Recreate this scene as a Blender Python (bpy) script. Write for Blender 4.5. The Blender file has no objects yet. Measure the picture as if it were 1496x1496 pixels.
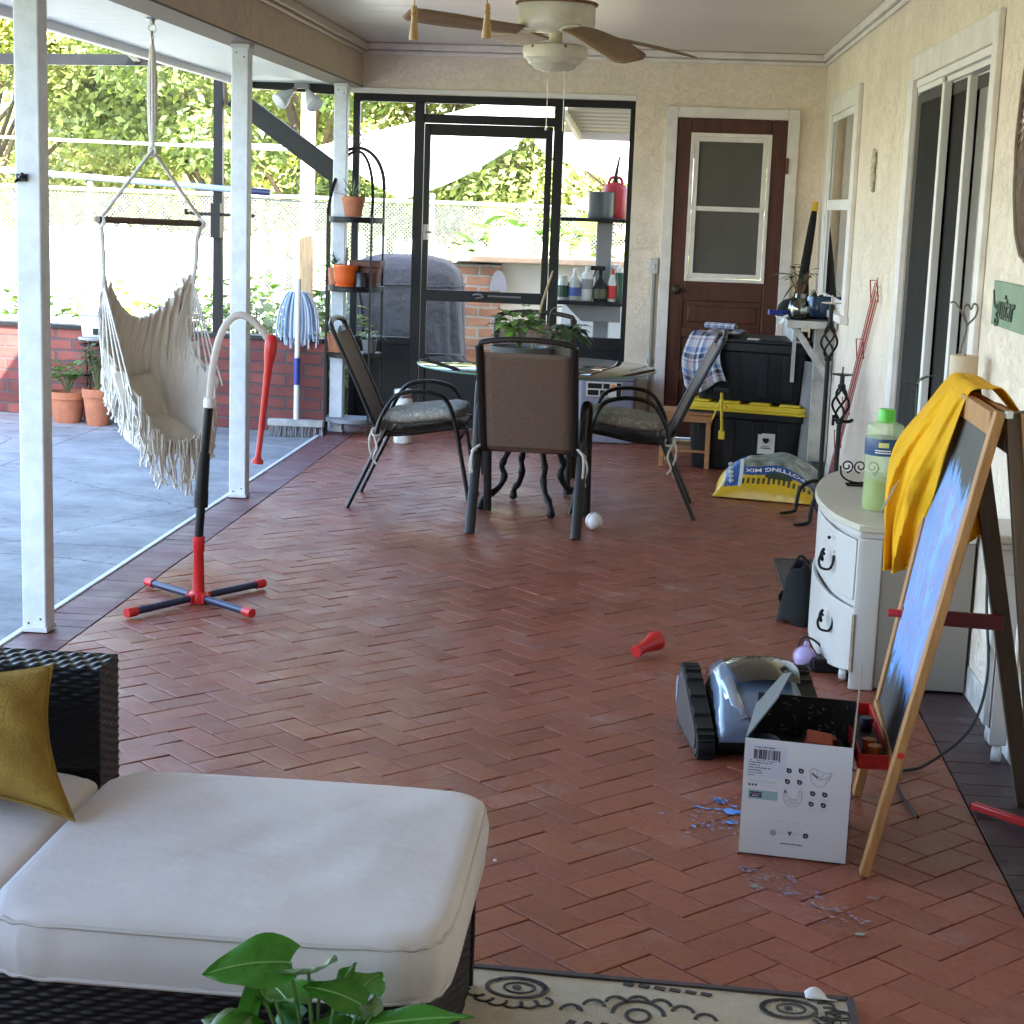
import bpy, bmesh, math, random
import numpy as np
from mathutils import Vector, Matrix, Euler
random.seed(7)
PI = math.pi
R = math.radians
C = bpy.context.scene.collection
sc = bpy.context.scene

# ------------------------------------------------------------------ camera, sky, sun, exposure
cam = bpy.data.cameras.new("camera")
cam.sensor_width = 36.0
cam.lens = 2495.3 / 1496 * 36.0
cam.shift_x = 0.006
cam.shift_y = 0.0
cam.clip_start = 0.05
cam.clip_end = 600
camo = bpy.data.objects.new("camera", cam)
C.objects.link(camo)
Rm = Matrix(((0.99535177, 0.04982737, -0.0824141), (0.08989611, -0.17372252, 0.98068302), (0.03454767, -0.98353328, -0.1773943)))
cx_, cy_, cz_ = Rm.col[0], -Rm.col[1], -Rm.col[2]
mw = Matrix((cx_, cy_, cz_)).transposed().to_4x4()
mw.translation = (0, 0, 1.5)
camo.matrix_world = mw
sc.camera = camo

SUN = Vector((0.75, -0.80, 1.0)).normalized()
w = bpy.data.worlds.new("World")
sc.world = w
w.use_nodes = True
nt = w.node_tree
bg = nt.nodes["Background"]
sky = nt.nodes.new("ShaderNodeTexSky")
sky.sky_type = 'NISHITA'
sky.sun_disc = False
sky.sun_elevation = math.asin(SUN.z)
sky.sun_rotation = math.atan2(SUN.x, SUN.y)
sky.air_density = 1.0
sky.dust_density = 1.5
nt.links.new(sky.outputs[0], bg.inputs[0])
bg.inputs[1].default_value = 0.15
sl = bpy.data.lights.new("sun", 'SUN')
sl.energy = 4.5
sl.angle = R(0.5)
sl.color = (1.0, 0.94, 0.86)
so = bpy.data.objects.new("sun", sl)
C.objects.link(so)
so.rotation_euler = (-SUN).to_track_quat('-Z', 'Y').to_euler()
so.location = (6, -6, 12)
sc.view_settings.view_transform = 'Standard'
sc.view_settings.look = 'None'
sc.view_settings.gamma = 1
sc.view_settings.exposure = 3.55
cy = sc.cycles
cy.use_denoising = True
cy.max_bounces = 10
cy.diffuse_bounces = 5
cy.glossy_bounces = 4
cy.transmission_bounces = 6
cy.transparent_max_bounces = 10
cy.caustics_reflective = False
cy.caustics_refractive = False
cy.sample_clamp_indirect = 6.0

# ------------------------------------------------------------------ materials
MATS = {}
def mat(name, col, rough=0.6, metal=0.0, bump=None, var=None, spec=0.5, scale_vec=None, col2=None, island=0.0, trans=0.0, coat=0.0, sheen=0.0):
    """Principled material; var=(scale, amount[, detail]) noise in value, bump=(scale, strength)."""
    if name in MATS: return MATS[name]
    m = bpy.data.materials.new(name); m.use_nodes = True
    n = m.node_tree.nodes; l = m.node_tree.links
    b = n["Principled BSDF"]
    b.inputs["Base Color"].default_value = (*col, 1)
    b.inputs["Roughness"].default_value = rough
    b.inputs["Metallic"].default_value = metal
    b.inputs["Specular IOR Level"].default_value = spec
    if coat: b.inputs["Coat Weight"].default_value = coat; b.inputs["Coat Roughness"].default_value = 0.1
    if sheen: b.inputs["Sheen Weight"].default_value = sheen
    tc = n.new("ShaderNodeTexCoord")
    src = tc.outputs["Object"]
    if scale_vec:
        mp = n.new("ShaderNodeMapping"); mp.inputs["Scale"].default_value = scale_vec
        l.new(src, mp.inputs[0]); src = mp.outputs[0]
    cur = None
    if var:
        nz = n.new("ShaderNodeTexNoise"); nz.inputs["Scale"].default_value = var[0]
        nz.inputs["Detail"].default_value = 6; nz.inputs["Roughness"].default_value = 0.65
        l.new(src, nz.inputs["Vector"])
        rp = n.new("ShaderNodeValToRGB")
        a = var[1]
        c0 = tuple(max(0, c * (1 - a)) for c in col)
        c1 = col2 if col2 else tuple(min(1, c * (1 + a)) for c in col)
        rp.color_ramp.elements[0].position = 0.3; rp.color_ramp.elements[0].color = (*c0, 1)
        rp.color_ramp.elements[1].position = 0.7; rp.color_ramp.elements[1].color = (*c1, 1)
        l.new(nz.outputs["Fac"], rp.inputs[0]); cur = rp.outputs[0]
        rr = n.new("ShaderNodeMapRange"); rr.inputs[3].default_value = max(0.02, rough - 0.1); rr.inputs[4].default_value = min(1, rough + 0.12)
        l.new(nz.outputs["Fac"], rr.inputs[0]); l.new(rr.outputs[0], b.inputs["Roughness"])
    if island:
        g = n.new("ShaderNodeNewGeometry")
        mr = n.new("ShaderNodeMapRange"); mr.inputs[3].default_value = 1 - island; mr.inputs[4].default_value = 1 + island
        l.new(g.outputs["Random Per Island"], mr.inputs[0])
        mx = n.new("ShaderNodeVectorMath"); mx.operation = 'SCALE'
        if cur is None:
            rgb = n.new("ShaderNodeRGB"); rgb.outputs[0].default_value = (*col, 1); cur = rgb.outputs[0]
        l.new(cur, mx.inputs[0]); l.new(mr.outputs[0], mx.inputs["Scale"]); cur = mx.outputs[0]
    if cur is not None: l.new(cur, b.inputs["Base Color"])
    if bump:
        bn = n.new("ShaderNodeTexNoise"); bn.inputs["Scale"].default_value = bump[0]; bn.inputs["Detail"].default_value = 5
        l.new(src, bn.inputs["Vector"])
        bp = n.new("ShaderNodeBump"); bp.inputs["Strength"].default_value = bump[1]; bp.inputs["Distance"].default_value = bump[2] if len(bump) > 2 else 0.004
        l.new(bn.outputs["Fac"], bp.inputs["Height"]); l.new(bp.outputs[0], b.inputs["Normal"])
    if trans:
        t = n.new("ShaderNodeBsdfTranslucent")
        mxs = n.new("ShaderNodeMixShader"); mxs.inputs[0].default_value = trans
        if cur is not None: l.new(cur, t.inputs[0])
        else: t.inputs[0].default_value = (*col, 1)
        l.new(b.outputs[0], mxs.inputs[1]); l.new(t.outputs[0], mxs.inputs[2])
        l.new(mxs.outputs[0], n["Material Output"].inputs[0])
    MATS[name] = m
    return m

def stucco(name, col):
    m = mat(name, col, 0.88, var=(2.4, 0.09))
    n = m.node_tree.nodes; l = m.node_tree.links; b = n["Principled BSDF"]
    tc = n.new("ShaderNodeTexCoord")
    a = n.new("ShaderNodeTexNoise"); a.inputs["Scale"].default_value = 14; a.inputs["Detail"].default_value = 8; a.inputs["Roughness"].default_value = 0.6; a.inputs["Distortion"].default_value = 1.6
    l.new(tc.outputs["Object"], a.inputs["Vector"])
    v = n.new("ShaderNodeTexVoronoi"); v.feature = 'DISTANCE_TO_EDGE'; v.inputs["Scale"].default_value = 11
    d = n.new("ShaderNodeVectorMath"); d.operation = 'ADD'
    sc_ = n.new("ShaderNodeVectorMath"); sc_.operation = 'SCALE'; sc_.inputs["Scale"].default_value = 0.25
    l.new(a.outputs["Color"], sc_.inputs[0]); l.new(tc.outputs["Object"], d.inputs[0]); l.new(sc_.outputs[0], d.inputs[1])
    l.new(d.outputs[0], v.inputs["Vector"])
    mr = n.new("ShaderNodeMapRange"); mr.inputs[2].default_value = 0.10
    l.new(v.outputs["Distance"], mr.inputs[0])
    ad = n.new("ShaderNodeMath"); ad.operation = 'MULTIPLY_ADD'; ad.inputs[1].default_value = 0.26
    l.new(mr.outputs[0], ad.inputs[0]); l.new(a.outputs["Fac"], ad.inputs[2])
    bp = n.new("ShaderNodeBump"); bp.inputs["Strength"].default_value = 0.74; bp.inputs["Distance"].default_value = 0.008
    l.new(ad.outputs[0], bp.inputs["Height"]); l.new(bp.outputs[0], b.inputs["Normal"])
    return m

def boards(name, col, axis, pitch, rough=0.5, depth=0.004):
    """painted boards: grooves repeating along one axis"""
    m = mat(name, col, rough, var=(1.2, 0.06))
    n = m.node_tree.nodes; l = m.node_tree.links; b = n["Principled BSDF"]
    tc = n.new("ShaderNodeTexCoord"); sp = n.new("ShaderNodeSeparateXYZ"); l.new(tc.outputs["Object"], sp.inputs[0])
    dv = n.new("ShaderNodeMath"); dv.operation = 'DIVIDE'; dv.inputs[1].default_value = pitch; l.new(sp.outputs[axis], dv.inputs[0])
    fr = n.new("ShaderNodeMath"); fr.operation = 'FRACT'; l.new(dv.outputs[0], fr.inputs[0])
    pg = n.new("ShaderNodeMath"); pg.operation = 'PINGPONG'; pg.inputs[1].default_value = 0.5; l.new(fr.outputs[0], pg.inputs[0])
    mr = n.new("ShaderNodeMapRange"); mr.inputs[2].default_value = 0.06; l.new(pg.outputs[0], mr.inputs[0])
    bp = n.new("ShaderNodeBump"); bp.inputs["Strength"].default_value = 0.8; bp.inputs["Distance"].default_value = depth
    l.new(mr.outputs[0], bp.inputs["Height"]); l.new(bp.outputs[0], b.inputs["Normal"])
    return m

def glass(name, tint=(1, 1, 1), rough=0.02, fac=0.12, ior=1.5):
    if name in MATS: return MATS[name]
    m = bpy.data.materials.new(name); m.use_nodes = True
    n = m.node_tree.nodes; l = m.node_tree.links; n.remove(n["Principled BSDF"])
    t = n.new("ShaderNodeBsdfTransparent"); t.inputs[0].default_value = (*tint, 1)
    g = n.new("ShaderNodeBsdfGlossy"); g.inputs["Roughness"].default_value = rough
    fr = n.new("ShaderNodeFresnel"); fr.inputs[0].default_value = ior
    ad = n.new("ShaderNodeMath"); ad.operation = 'ADD'; ad.use_clamp = True; ad.inputs[1].default_value = fac
    l.new(fr.outputs[0], ad.inputs[0])
    mx = n.new("ShaderNodeMixShader"); l.new(ad.outputs[0], mx.inputs[0]); l.new(t.outputs[0], mx.inputs[1]); l.new(g.outputs[0], mx.inputs[2])
    l.new(mx.outputs[0], n["Material Output"].inputs[0])
    MATS[name] = m
    return m

def screen_mesh(name, col, opacity, scale=None):
    """insect screen or chain link: partly open weave"""
    if name in MATS: return MATS[name]
    m = bpy.data.materials.new(name); m.use_nodes = True
    n = m.node_tree.nodes; l = m.node_tree.links; b = n["Principled BSDF"]
    b.inputs["Base Color"].default_value = (*col, 1); b.inputs["Roughness"].default_value = 0.6
    t = n.new("ShaderNodeBsdfTransparent"); mx = n.new("ShaderNodeMixShader")
    l.new(t.outputs[0], mx.inputs[1]); l.new(b.outputs[0], mx.inputs[2])
    if scale:
        tc = n.new("ShaderNodeTexCoord"); sp = n.new("ShaderNodeSeparateXYZ"); l.new(tc.outputs["Object"], sp.inputs[0])
        outs = []
        for op in ('ADD', 'SUBTRACT'):
            a = n.new("ShaderNodeMath"); a.operation = op; l.new(sp.outputs[0], a.inputs[0]); l.new(sp.outputs[2], a.inputs[1])
            s = n.new("ShaderNodeMath"); s.operation = 'MULTIPLY'; s.inputs[1].default_value = scale; l.new(a.outputs[0], s.inputs[0])
            f = n.new("ShaderNodeMath"); f.operation = 'FRACT'; l.new(s.outputs[0], f.inputs[0])
            c = n.new("ShaderNodeMath"); c.operation = 'LESS_THAN'; c.inputs[1].default_value = opacity; l.new(f.outputs[0], c.inputs[0])
            outs.append(c)
        mm = n.new("ShaderNodeMath"); mm.operation = 'MAXIMUM'; l.new(outs[0].outputs[0], mm.inputs[0]); l.new(outs[1].outputs[0], mm.inputs[1])
        l.new(mm.outputs[0], mx.inputs[0])
    else:
        mx.inputs[0].default_value = opacity
    l.new(mx.outputs[0], n["Material Output"].inputs[0])
    MATS[name] = m
    return m

def brickmat(name, c1, c2, mortar, sx, sy, axis='XZ', msize=0.012):
    if name in MATS: return MATS[name]
    m = mat(name, c1, 0.85)
    n = m.node_tree.nodes; l = m.node_tree.links; b = n["Principled BSDF"]
    tc = n.new("ShaderNodeTexCoord"); sp = n.new("ShaderNodeSeparateXYZ"); cb = n.new("ShaderNodeCombineXYZ")
    l.new(tc.outputs["Object"], sp.inputs[0])
    ad = n.new("ShaderNodeMath"); ad.operation = 'ADD'; l.new(sp.outputs[0], ad.inputs[0]); l.new(sp.outputs[1], ad.inputs[1])
    l.new(ad.outputs[0], cb.inputs[0]); l.new(sp.outputs[2], cb.inputs[1])
    br = n.new("ShaderNodeTexBrick"); br.inputs["Scale"].default_value = 1.0
    br.inputs["Brick Width"].default_value = sx; br.inputs["Row Height"].default_value = sy
    br.inputs["Mortar Size"].default_value = msize; br.inputs["Mortar Smooth"].default_value = 0.3
    br.inputs["Color1"].default_value = (*c1, 1); br.inputs["Color2"].default_value = (*c2, 1); br.inputs["Mortar"].default_value = (*mortar, 1)
    nz = n.new("ShaderNodeTexNoise"); nz.inputs["Scale"].default_value = 6; nz.inputs["Detail"].default_value = 6
    wp = n.new("ShaderNodeVectorMath"); wp.operation = 'MULTIPLY_ADD'; wp.inputs[1].default_value = (0.03, 0.03, 0)
    l.new(nz.outputs["Color"], wp.inputs[0]); l.new(cb.outputs[0], wp.inputs[2]); l.new(tc.outputs["Object"], nz.inputs["Vector"])
    l.new(wp.outputs[0], br.inputs["Vector"])
    mx = n.new("ShaderNodeMix"); mx.data_type = 'RGBA'; mx.blend_type = 'OVERLAY'; mx.inputs[0].default_value = 0.6
    l.new(br.outputs["Color"], mx.inputs[6]); l.new(nz.outputs["Fac"], mx.inputs[7])
    l.new(mx.outputs[2], b.inputs["Base Color"])
    bp = n.new("ShaderNodeBump"); bp.invert = True; bp.inputs["Strength"].default_value = 0.9; bp.inputs["Distance"].default_value = 0.012
    l.new(br.outputs["Fac"], bp.inputs["Height"]); l.new(bp.outputs[0], b.inputs["Normal"])
    return m

# ------------------------------------------------------------------ mesh builder
class MB:
    def __init__(s): s.v = []; s.f = []; s.m = []; s.mi = 0
    def add(s, vs, fs, M=None):
        o = len(s.v)
        if M is not None: vs = [M @ Vector(p) for p in vs]
        s.v += [tuple(p) for p in vs]; s.f += [tuple(i + o for i in f) for f in fs]; s.m += [s.mi] * len(fs)
        return s
    def box(s, x0, x1, y0, y1, z0, z1, M=None):
        return s.add([(x0,y0,z0),(x1,y0,z0),(x1,y1,z0),(x0,y1,z0),(x0,y0,z1),(x1,y0,z1),(x1,y1,z1),(x0,y1,z1)],
              [(3,2,1,0),(4,5,6,7),(0,1,5,4),(1,2,6,5),(2,3,7,6),(3,0,4,7)], M)
    def cbox(s, c, d, M=None, rot=None):
        T = Matrix.Translation(c)
        if rot: T = T @ Euler(rot).to_matrix().to_4x4()
        if M is not None: T = M @ T
        a, b_, c_ = d[0]/2, d[1]/2, d[2]/2
        return s.box(-a, a, -b_, b_, -c_, c_, T)
    def bar(s, p, q, wd, ht, up=(0,0,1)):
        p = Vector(p); q = Vector(q); d = q - p; L = d.length; d.normalize()
        u = Vector(up)
        if abs(d.dot(u)) > .98: u = Vector((1,0,0))
        x = d.cross(u).normalized(); z = x.cross(d)
        M = Matrix((x, d, z)).transposed().to_4x4(); M.translation = p
        return s.box(-wd/2, wd/2, 0, L, -ht/2, ht/2, M)
    def tube(s, pts, r, n=8, cap=True, closed=False, flat=1.0, side=None):
        P = [Vector(p) for p in pts]; k = len(P)
        rs = r if isinstance(r, (list, tuple)) else [r] * k
        T = []
        for i in range(k):
            a = P[(i-1) % k] if (closed or i > 0) else P[0]; b = P[(i+1) % k] if (closed or i < k-1) else P[-1]
            t = (b - a); T.append(t.normalized() if t.length > 1e-9 else Vector((0,0,1)))
        u = T[0].orthogonal().normalized()
        if abs(T[0].z) < .9: u = Vector((0,0,1)).cross(T[0]).normalized()
        if side is not None: u = Vector(side)
        vs = []
        for i in range(k):
            u = (u - T[i] * u.dot(T[i])).normalized(); wv = T[i].cross(u)
            for j in range(n):
                a = 2*PI*j/n
                vs.append(P[i] + (u*math.cos(a) + wv*math.sin(a)*flat) * rs[i])
        fs = []
        for i in range(k if closed else k-1):
            for j in range(n):
                a = i*n+j; b = i*n+(j+1) % n; c = ((i+1) % k)*n+(j+1) % n; d = ((i+1) % k)*n+j
                fs.append((a, b, c, d))
        if cap and not closed:
            fs.append(tuple(range(n-1, -1, -1))); fs.append(tuple((k-1)*n+j for j in range(n)))
        return s.add(vs, fs)
    def lathe(s, prof, c=(0,0,0), n=24, M=None, a0=0, a1=2*PI):
        vs = []; fs = []; full = abs(a1-a0-2*PI) < 1e-6
        nn = n if full else n+1
        for (r, z) in prof:
            for j in range(nn):
                a = a0 + (a1-a0)*j/n
                vs.append((c[0]+r*math.cos(a), c[1]+r*math.sin(a), c[2]+z))
        for i in range(len(prof)-1):
            for j in range(n):
                b = (j+1) % nn
                fs.append((i*nn+j, i*nn+b, (i+1)*nn+b, (i+1)*nn+j))
        if full:
            if prof[0][0] > 1e-5: fs.append(tuple(range(nn-1, -1, -1)))
            if prof[-1][0] > 1e-5: fs.append(tuple((len(prof)-1)*nn+j for j in range(nn)))
        return s.add(vs, fs, M)
    def prism(s, poly, z0, z1, M=None):
        n = len(poly)
        vs = [(x, y, z0) for x, y in poly] + [(x, y, z1) for x, y in poly]
        fs = [tuple(range(n-1, -1, -1)), tuple(range(n, 2*n))] + [(i, (i+1) % n, n+(i+1) % n, n+i) for i in range(n)]
        return s.add(vs, fs, M)
    def grid(s, fn, nu, nv, M=None, thick=0, wrap=False):
        vs = [fn(i/nu, j/nv) for j in range(nv+1) for i in range(nu+1)]
        k = nu+1
        fs = [(j*k+i, j*k+i+1, (j+1)*k+i+1, (j+1)*k+i) for j in range(nv) for i in range(nu)]
        return s.add(vs, fs, M)
    def sphere(s, c, r, n=16, m=10, sc=(1,1,1), M=None):
        prof = [(max(1e-6, r*math.sin(PI*i/m)), -r*math.cos(PI*i/m)) for i in range(m+1)]
        T = Matrix.Translation(c) @ Matrix.Diagonal((*sc, 1))
        if M is not None: T = M @ T
        return s.lathe(prof, (0,0,0), n, T)
    def build(s, name, mt, parent=None, world=False, smooth=True, bevel=0, solid=0, loc=None, sub=0, angle=40):
        me = bpy.data.meshes.new(name)
        V = s.v
        if world and parent is not None:
            L = wloc(parent); V = [(x-L.x, y-L.y, z-L.z) for x, y, z in V]
        me.from_pydata(V, [], s.f); me.validate(); me.update()
        ml = mt if isinstance(mt, (list, tuple)) else [mt]
        for q in ml: me.materials.append(q)
        if len(ml) > 1 and len(me.polygons) == len(s.m): me.polygons.foreach_set("material_index", s.m)
        if not any(len(set(f)) != len(f) for f in s.f):
            b = bmesh.new(); b.from_mesh(me); bmesh.ops.recalc_face_normals(b, faces=b.faces); b.to_mesh(me); b.free()
        if smooth:
            me.shade_smooth(); me.set_sharp_from_angle(angle=R(angle))
        o = bpy.data.objects.new(name, me); C.objects.link(o)
        if parent is not None: o.parent = parent
        if loc is not None: o.location = loc
        if solid:
            q = o.modifiers.new("s", 'SOLIDIFY'); q.thickness = solid; q.offset = 0
        if sub:
            q = o.modifiers.new("u", 'SUBSURF'); q.levels = sub; q.render_levels = sub
        if bevel:
            q = o.modifiers.new("b", 'BEVEL'); q.width = bevel; q.segments = 2; q.limit_method = 'ANGLE'; q.angle_limit = R(35)
        return o

def wloc(o):
    L = Vector(o.location)
    while o.parent is not None:
        o = o.parent; L = L + Vector(o.location)
    return L
def tag(o, label, cat=None, group=None, kind=None):
    if label: o['label'] = label
    if cat: o['category'] = cat
    if group: o['group'] = group
    if kind: o['kind'] = kind
    return o
def thing(name, label, cat, loc=(0,0,0), rotz=0, group=None, rot=None):
    o = bpy.data.objects.new(name, None); C.objects.link(o)
    o.empty_display_size = 0.1; o.location = loc; o.rotation_euler = rot if rot else (0, 0, rotz)
    tag(o, label, cat, group, 'thing')
    return o
def dup(root, loc, rotz=None, label=None, scale=None):
    r = root.copy(); C.objects.link(r); r.location = loc
    if rotz is not None: r.rotation_euler = (0, 0, rotz)
    if scale is not None: r.scale = scale
    if label: r['label'] = label
    for ch in list(root.children):
        c = ch.copy(); C.objects.link(c); c.parent = r
        for g in list(ch.children):
            d = g.copy(); C.objects.link(d); d.parent = c
    return r
def text_mb(st, size, depth=0.0006, shear=0, align='CENTER', bold=0):
    cu = bpy.data.curves.new("text", 'FONT'); cu.body = st; cu.size = size; cu.extrude = depth; cu.shear = shear
    cu.align_x = align; cu.align_y = 'CENTER'; cu.offset = bold
    o = bpy.data.objects.new("text", cu)
    me = bpy.data.meshes.new_from_object(o)
    vs = [tuple(v.co) for v in me.vertices]; fs = [tuple(p.vertices) for p in me.polygons]
    bpy.data.objects.remove(o); bpy.data.curves.remove(cu); bpy.data.meshes.remove(me)
    return vs, fs
def bez(p0, p1, p2, p3, n=12):
    out = []
    for i in range(n+1):
        t = i/n
        out.append(tuple((1-t)**3*a + 3*t*(1-t)**2*b + 3*t*t*(1-t)*c + t**3*d for a, b, c, d in zip(p0, p1, p2, p3)))
    return out
def smooth_path(pts, k=6):
    P = [Vector(p) for p in pts]; out = []
    for i in range(len(P)-1):
        a = P[max(0, i-1)]; b = P[i]; c = P[i+1]; d = P[min(len(P)-1, i+2)]
        for j in range(k):
            t = j/k
            out.append(0.5*((2*b) + (-a+c)*t + (2*a-5*b+4*c-d)*t*t + (-a+3*b-3*c+d)*t**3))
    out.append(P[-1]); return out
def frame2d(mb, y0, y1, x0, x1, z0, z1, wd):
    """rectangular frame in the XZ plane"""
    mb.box(x0, x0+wd, y0, y1, z0, z1); mb.box(x1-wd, x1, y0, y1, z0, z1)
    mb.box(x0+wd, x1-wd, y0+.0015, y1-.0015, z0, z0+wd); mb.box(x0+wd, x1-wd, y0+.0015, y1-.0015, z1-wd, z1)
    return mb
def rbox(mb, x0, x1, y0, y1, z0, z1, r, n=4, M=None):
    """box with corners rounded in plan"""
    pts = []
    for cx, cy_, a in ((x1-r, y1-r, 0), (x0+r, y1-r, 90), (x0+r, y0+r, 180), (x1-r, y0+r, 270)):
        for i in range(n+1):
            t = R(a + 90*i/n); pts.append((cx+r*math.cos(t), cy_+r*math.sin(t)))
    return mb.prism(pts, z0, z1, M)
def WX(y): return 1.0 + 0.008*(11.3-y)
def wbox(mb, y0, y1, n0, n1, z0, z1):
    """box on the side wall: n = distance out from its face towards the porch"""
    a0, a1, b0, b1 = WX(y0)-n0, WX(y0)-n1, WX(y1)-n0, WX(y1)-n1
    return mb.add([(a1,y0,z0),(a0,y0,z0),(b0,y1,z0),(b1,y1,z0),(a1,y0,z1),(a0,y0,z1),(b0,y1,z1),(b1,y1,z1)],
              [(3,2,1,0),(4,5,6,7),(0,1,5,4),(1,2,6,5),(2,3,7,6),(3,0,4,7)])

mat("stain", (.16, .12, .09), .7)
white_paint = mat("white paint", (0.80, 0.77, 0.75), 0.45, var=(3, 0.06), bump=(60, 0.1))
trim_paint = mat("trim paint", (0.78, 0.72, 0.69), 0.55, var=(9, 0.12), bump=(50, 0.3))
post_paint = mat("post paint", (0.62, 0.66, 0.70), 0.5, var=(11, 0.16), bump=(40, 0.35))
bronze = mat("dark bronze aluminium", (0.008, 0.008, 0.009), 0.45, var=(8, 0.3), spec=.3)
black_metal = mat("black iron", (0.005, 0.005, 0.0055), 0.45, var=(30, 0.4), spec=.3)
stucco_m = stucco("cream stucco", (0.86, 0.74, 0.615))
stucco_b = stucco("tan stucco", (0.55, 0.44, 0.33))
black_plastic = mat("black plastic", (0.006, 0.0063, 0.008), 0.45, bump=(120, 0.08), var=(6, .15), spec=.3)
terracotta = mat("terracotta", (0.42, 0.15, 0.075), 0.8, var=(14, 0.2), bump=(60, 0.2))
soil = mat("soil", (0.03, 0.02, 0.015), 0.95, bump=(60, 1.0))
leaf_a = mat("leaf green", (0.06, 0.16, 0.025), 0.4, island=0.5, trans=0.3)
leaf_b = mat("leaf dark green", (0.03, 0.085, 0.025), 0.38, island=0.5, trans=0.2)
leaf_y = mat("leaf yellow green", (0.15, 0.20, 0.035), 0.5, island=0.5, trans=0.4)
bark = mat("bark", (0.16, 0.11, 0.08), 0.9, var=(6, 0.4), bump=(20, 0.8, 0.02))
grey_white = mat("pale grey plastic", (0.55, 0.56, 0.58), 0.5)
red_paint = mat("red plastic", (0.55, 0.02, 0.02), 0.35)
wood_tan = mat("pale pine", (0.38, 0.185, 0.062), 0.5, scale_vec=(30, 30, 2.5), var=(2.0, 0.28), bump=(3, 0.1))
steel = mat("steel", (0.5, 0.5, 0.5), 0.3, metal=1.0)

# ------------------------------------------------------------------ ground, patio, floor
g = MB(); g.grid(lambda u, v: (-150+300*u, -60+300*v, -0.12), 12, 12)
tag(g.build("lawn", mat("lawn", (0.16, 0.19, 0.06), 0.9, var=(1.5, 0.35), bump=(80, 0.6)), smooth=False), None, kind="structure")
pm = mat("patio concrete", (0.33, 0.34, 0.35), 0.7, var=(1.1, 0.30, 0), bump=(90, 0.15))
def concrete():
    m = pm; n = m.node_tree.nodes; l = m.node_tree.links; b = n["Principled BSDF"]
    tc = n.new("ShaderNodeTexCoord"); mp = n.new("ShaderNodeMapping"); mp.inputs["Scale"].default_value = (1.0, 1.25, 1); l.new(tc.outputs["Object"], mp.inputs[0])
    nz = n.new("ShaderNodeTexNoise"); nz.inputs["Scale"].default_value = 1.9; nz.inputs["Detail"].default_value = 12; nz.inputs["Roughness"].default_value = 0.74; nz.inputs["Distortion"].default_value = 0.25
    l.new(mp.outputs[0], nz.inputs["Vector"])
    rp = n.new("ShaderNodeValToRGB"); e = rp.color_ramp.elements
    e[0].position = 0.30; e[0].color = (0.10, 0.105, 0.11, 1); e[1].position = 0.72; e[1].color = (0.36, 0.36, 0.36, 1)
    e2 = rp.color_ramp.elements.new(0.5); e2.color = (0.22, 0.225, 0.23, 1)
    l.new(nz.outputs["Fac"], rp.inputs[0])
    # saw-cut joints, hairline cracks and small dark stains
    sp = n.new("ShaderNodeSeparateXYZ"); l.new(tc.outputs["Object"], sp.inputs[0]); mask = None
    def acc(o):
        nonlocal mask
        if mask is None: mask = o; return
        q = n.new("ShaderNodeMath"); q.operation = 'MAXIMUM'; l.new(mask, q.inputs[0]); l.new(o, q.inputs[1]); mask = q.outputs[0]
    for ax, at, wd in ((1, 7.05, .004), (0, -3.55, .004), (1, 9.6, .004)):
        q = n.new("ShaderNodeMath"); q.operation = 'SUBTRACT'; q.inputs[1].default_value = at; l.new(sp.outputs[ax], q.inputs[0])
        r = n.new("ShaderNodeMath"); r.operation = 'ABSOLUTE'; l.new(q.outputs[0], r.inputs[0]); t = n.new("ShaderNodeMath"); t.operation = 'LESS_THAN'; t.inputs[1].default_value = wd; l.new(r.outputs[0], t.inputs[0]); acc(t.outputs[0])
    wv = n.new("ShaderNodeTexVoronoi"); wv.feature = 'DISTANCE_TO_EDGE'; wv.inputs["Scale"].default_value = .55
    dd = n.new("ShaderNodeVectorMath"); dd.operation = 'MULTIPLY_ADD'; dd.inputs[1].default_value = (.25, .25, 0); l.new(nz.outputs["Color"], dd.inputs[0]); l.new(tc.outputs["Object"], dd.inputs[2]); l.new(dd.outputs[0], wv.inputs["Vector"])
    t = n.new("ShaderNodeMath"); t.operation = 'LESS_THAN'; t.inputs[1].default_value = .0022; l.new(wv.outputs["Distance"], t.inputs[0]); acc(t.outputs[0])
    sn = n.new("ShaderNodeTexNoise"); sn.inputs["Scale"].default_value = 16; sn.inputs["Detail"].default_value = 8; l.new(tc.outputs["Object"], sn.inputs["Vector"])
    t = n.new("ShaderNodeMapRange"); t.inputs[1].default_value = .60; t.inputs[2].default_value = .74; t.inputs[4].default_value = .55; l.new(sn.outputs["Fac"], t.inputs[0]); acc(t.outputs[0])
    mx = n.new("ShaderNodeMix"); mx.data_type = 'RGBA'; mx.inputs[7].default_value = (.05, .052, .05, 1); l.new(mask, mx.inputs[0]); l.new(rp.outputs[0], mx.inputs[6]); l.new(mx.outputs[2], b.inputs["Base Color"])
concrete()
g = MB(); g.box(-9, -2.135, -4, 11.6, -0.2, -0.012)
tag(g.build("patio", pm, smooth=False), None, kind="structure")
g = MB(); g.box(-5, 6, 11.48, 13.4, -0.2, -0.05)
tag(g.build("path", mat("garden paving", (0.36, 0.33, 0.29), 0.85, var=(3, 0.2), bump=(40, 0.3)), smooth=False), None, kind="structure")

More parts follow.
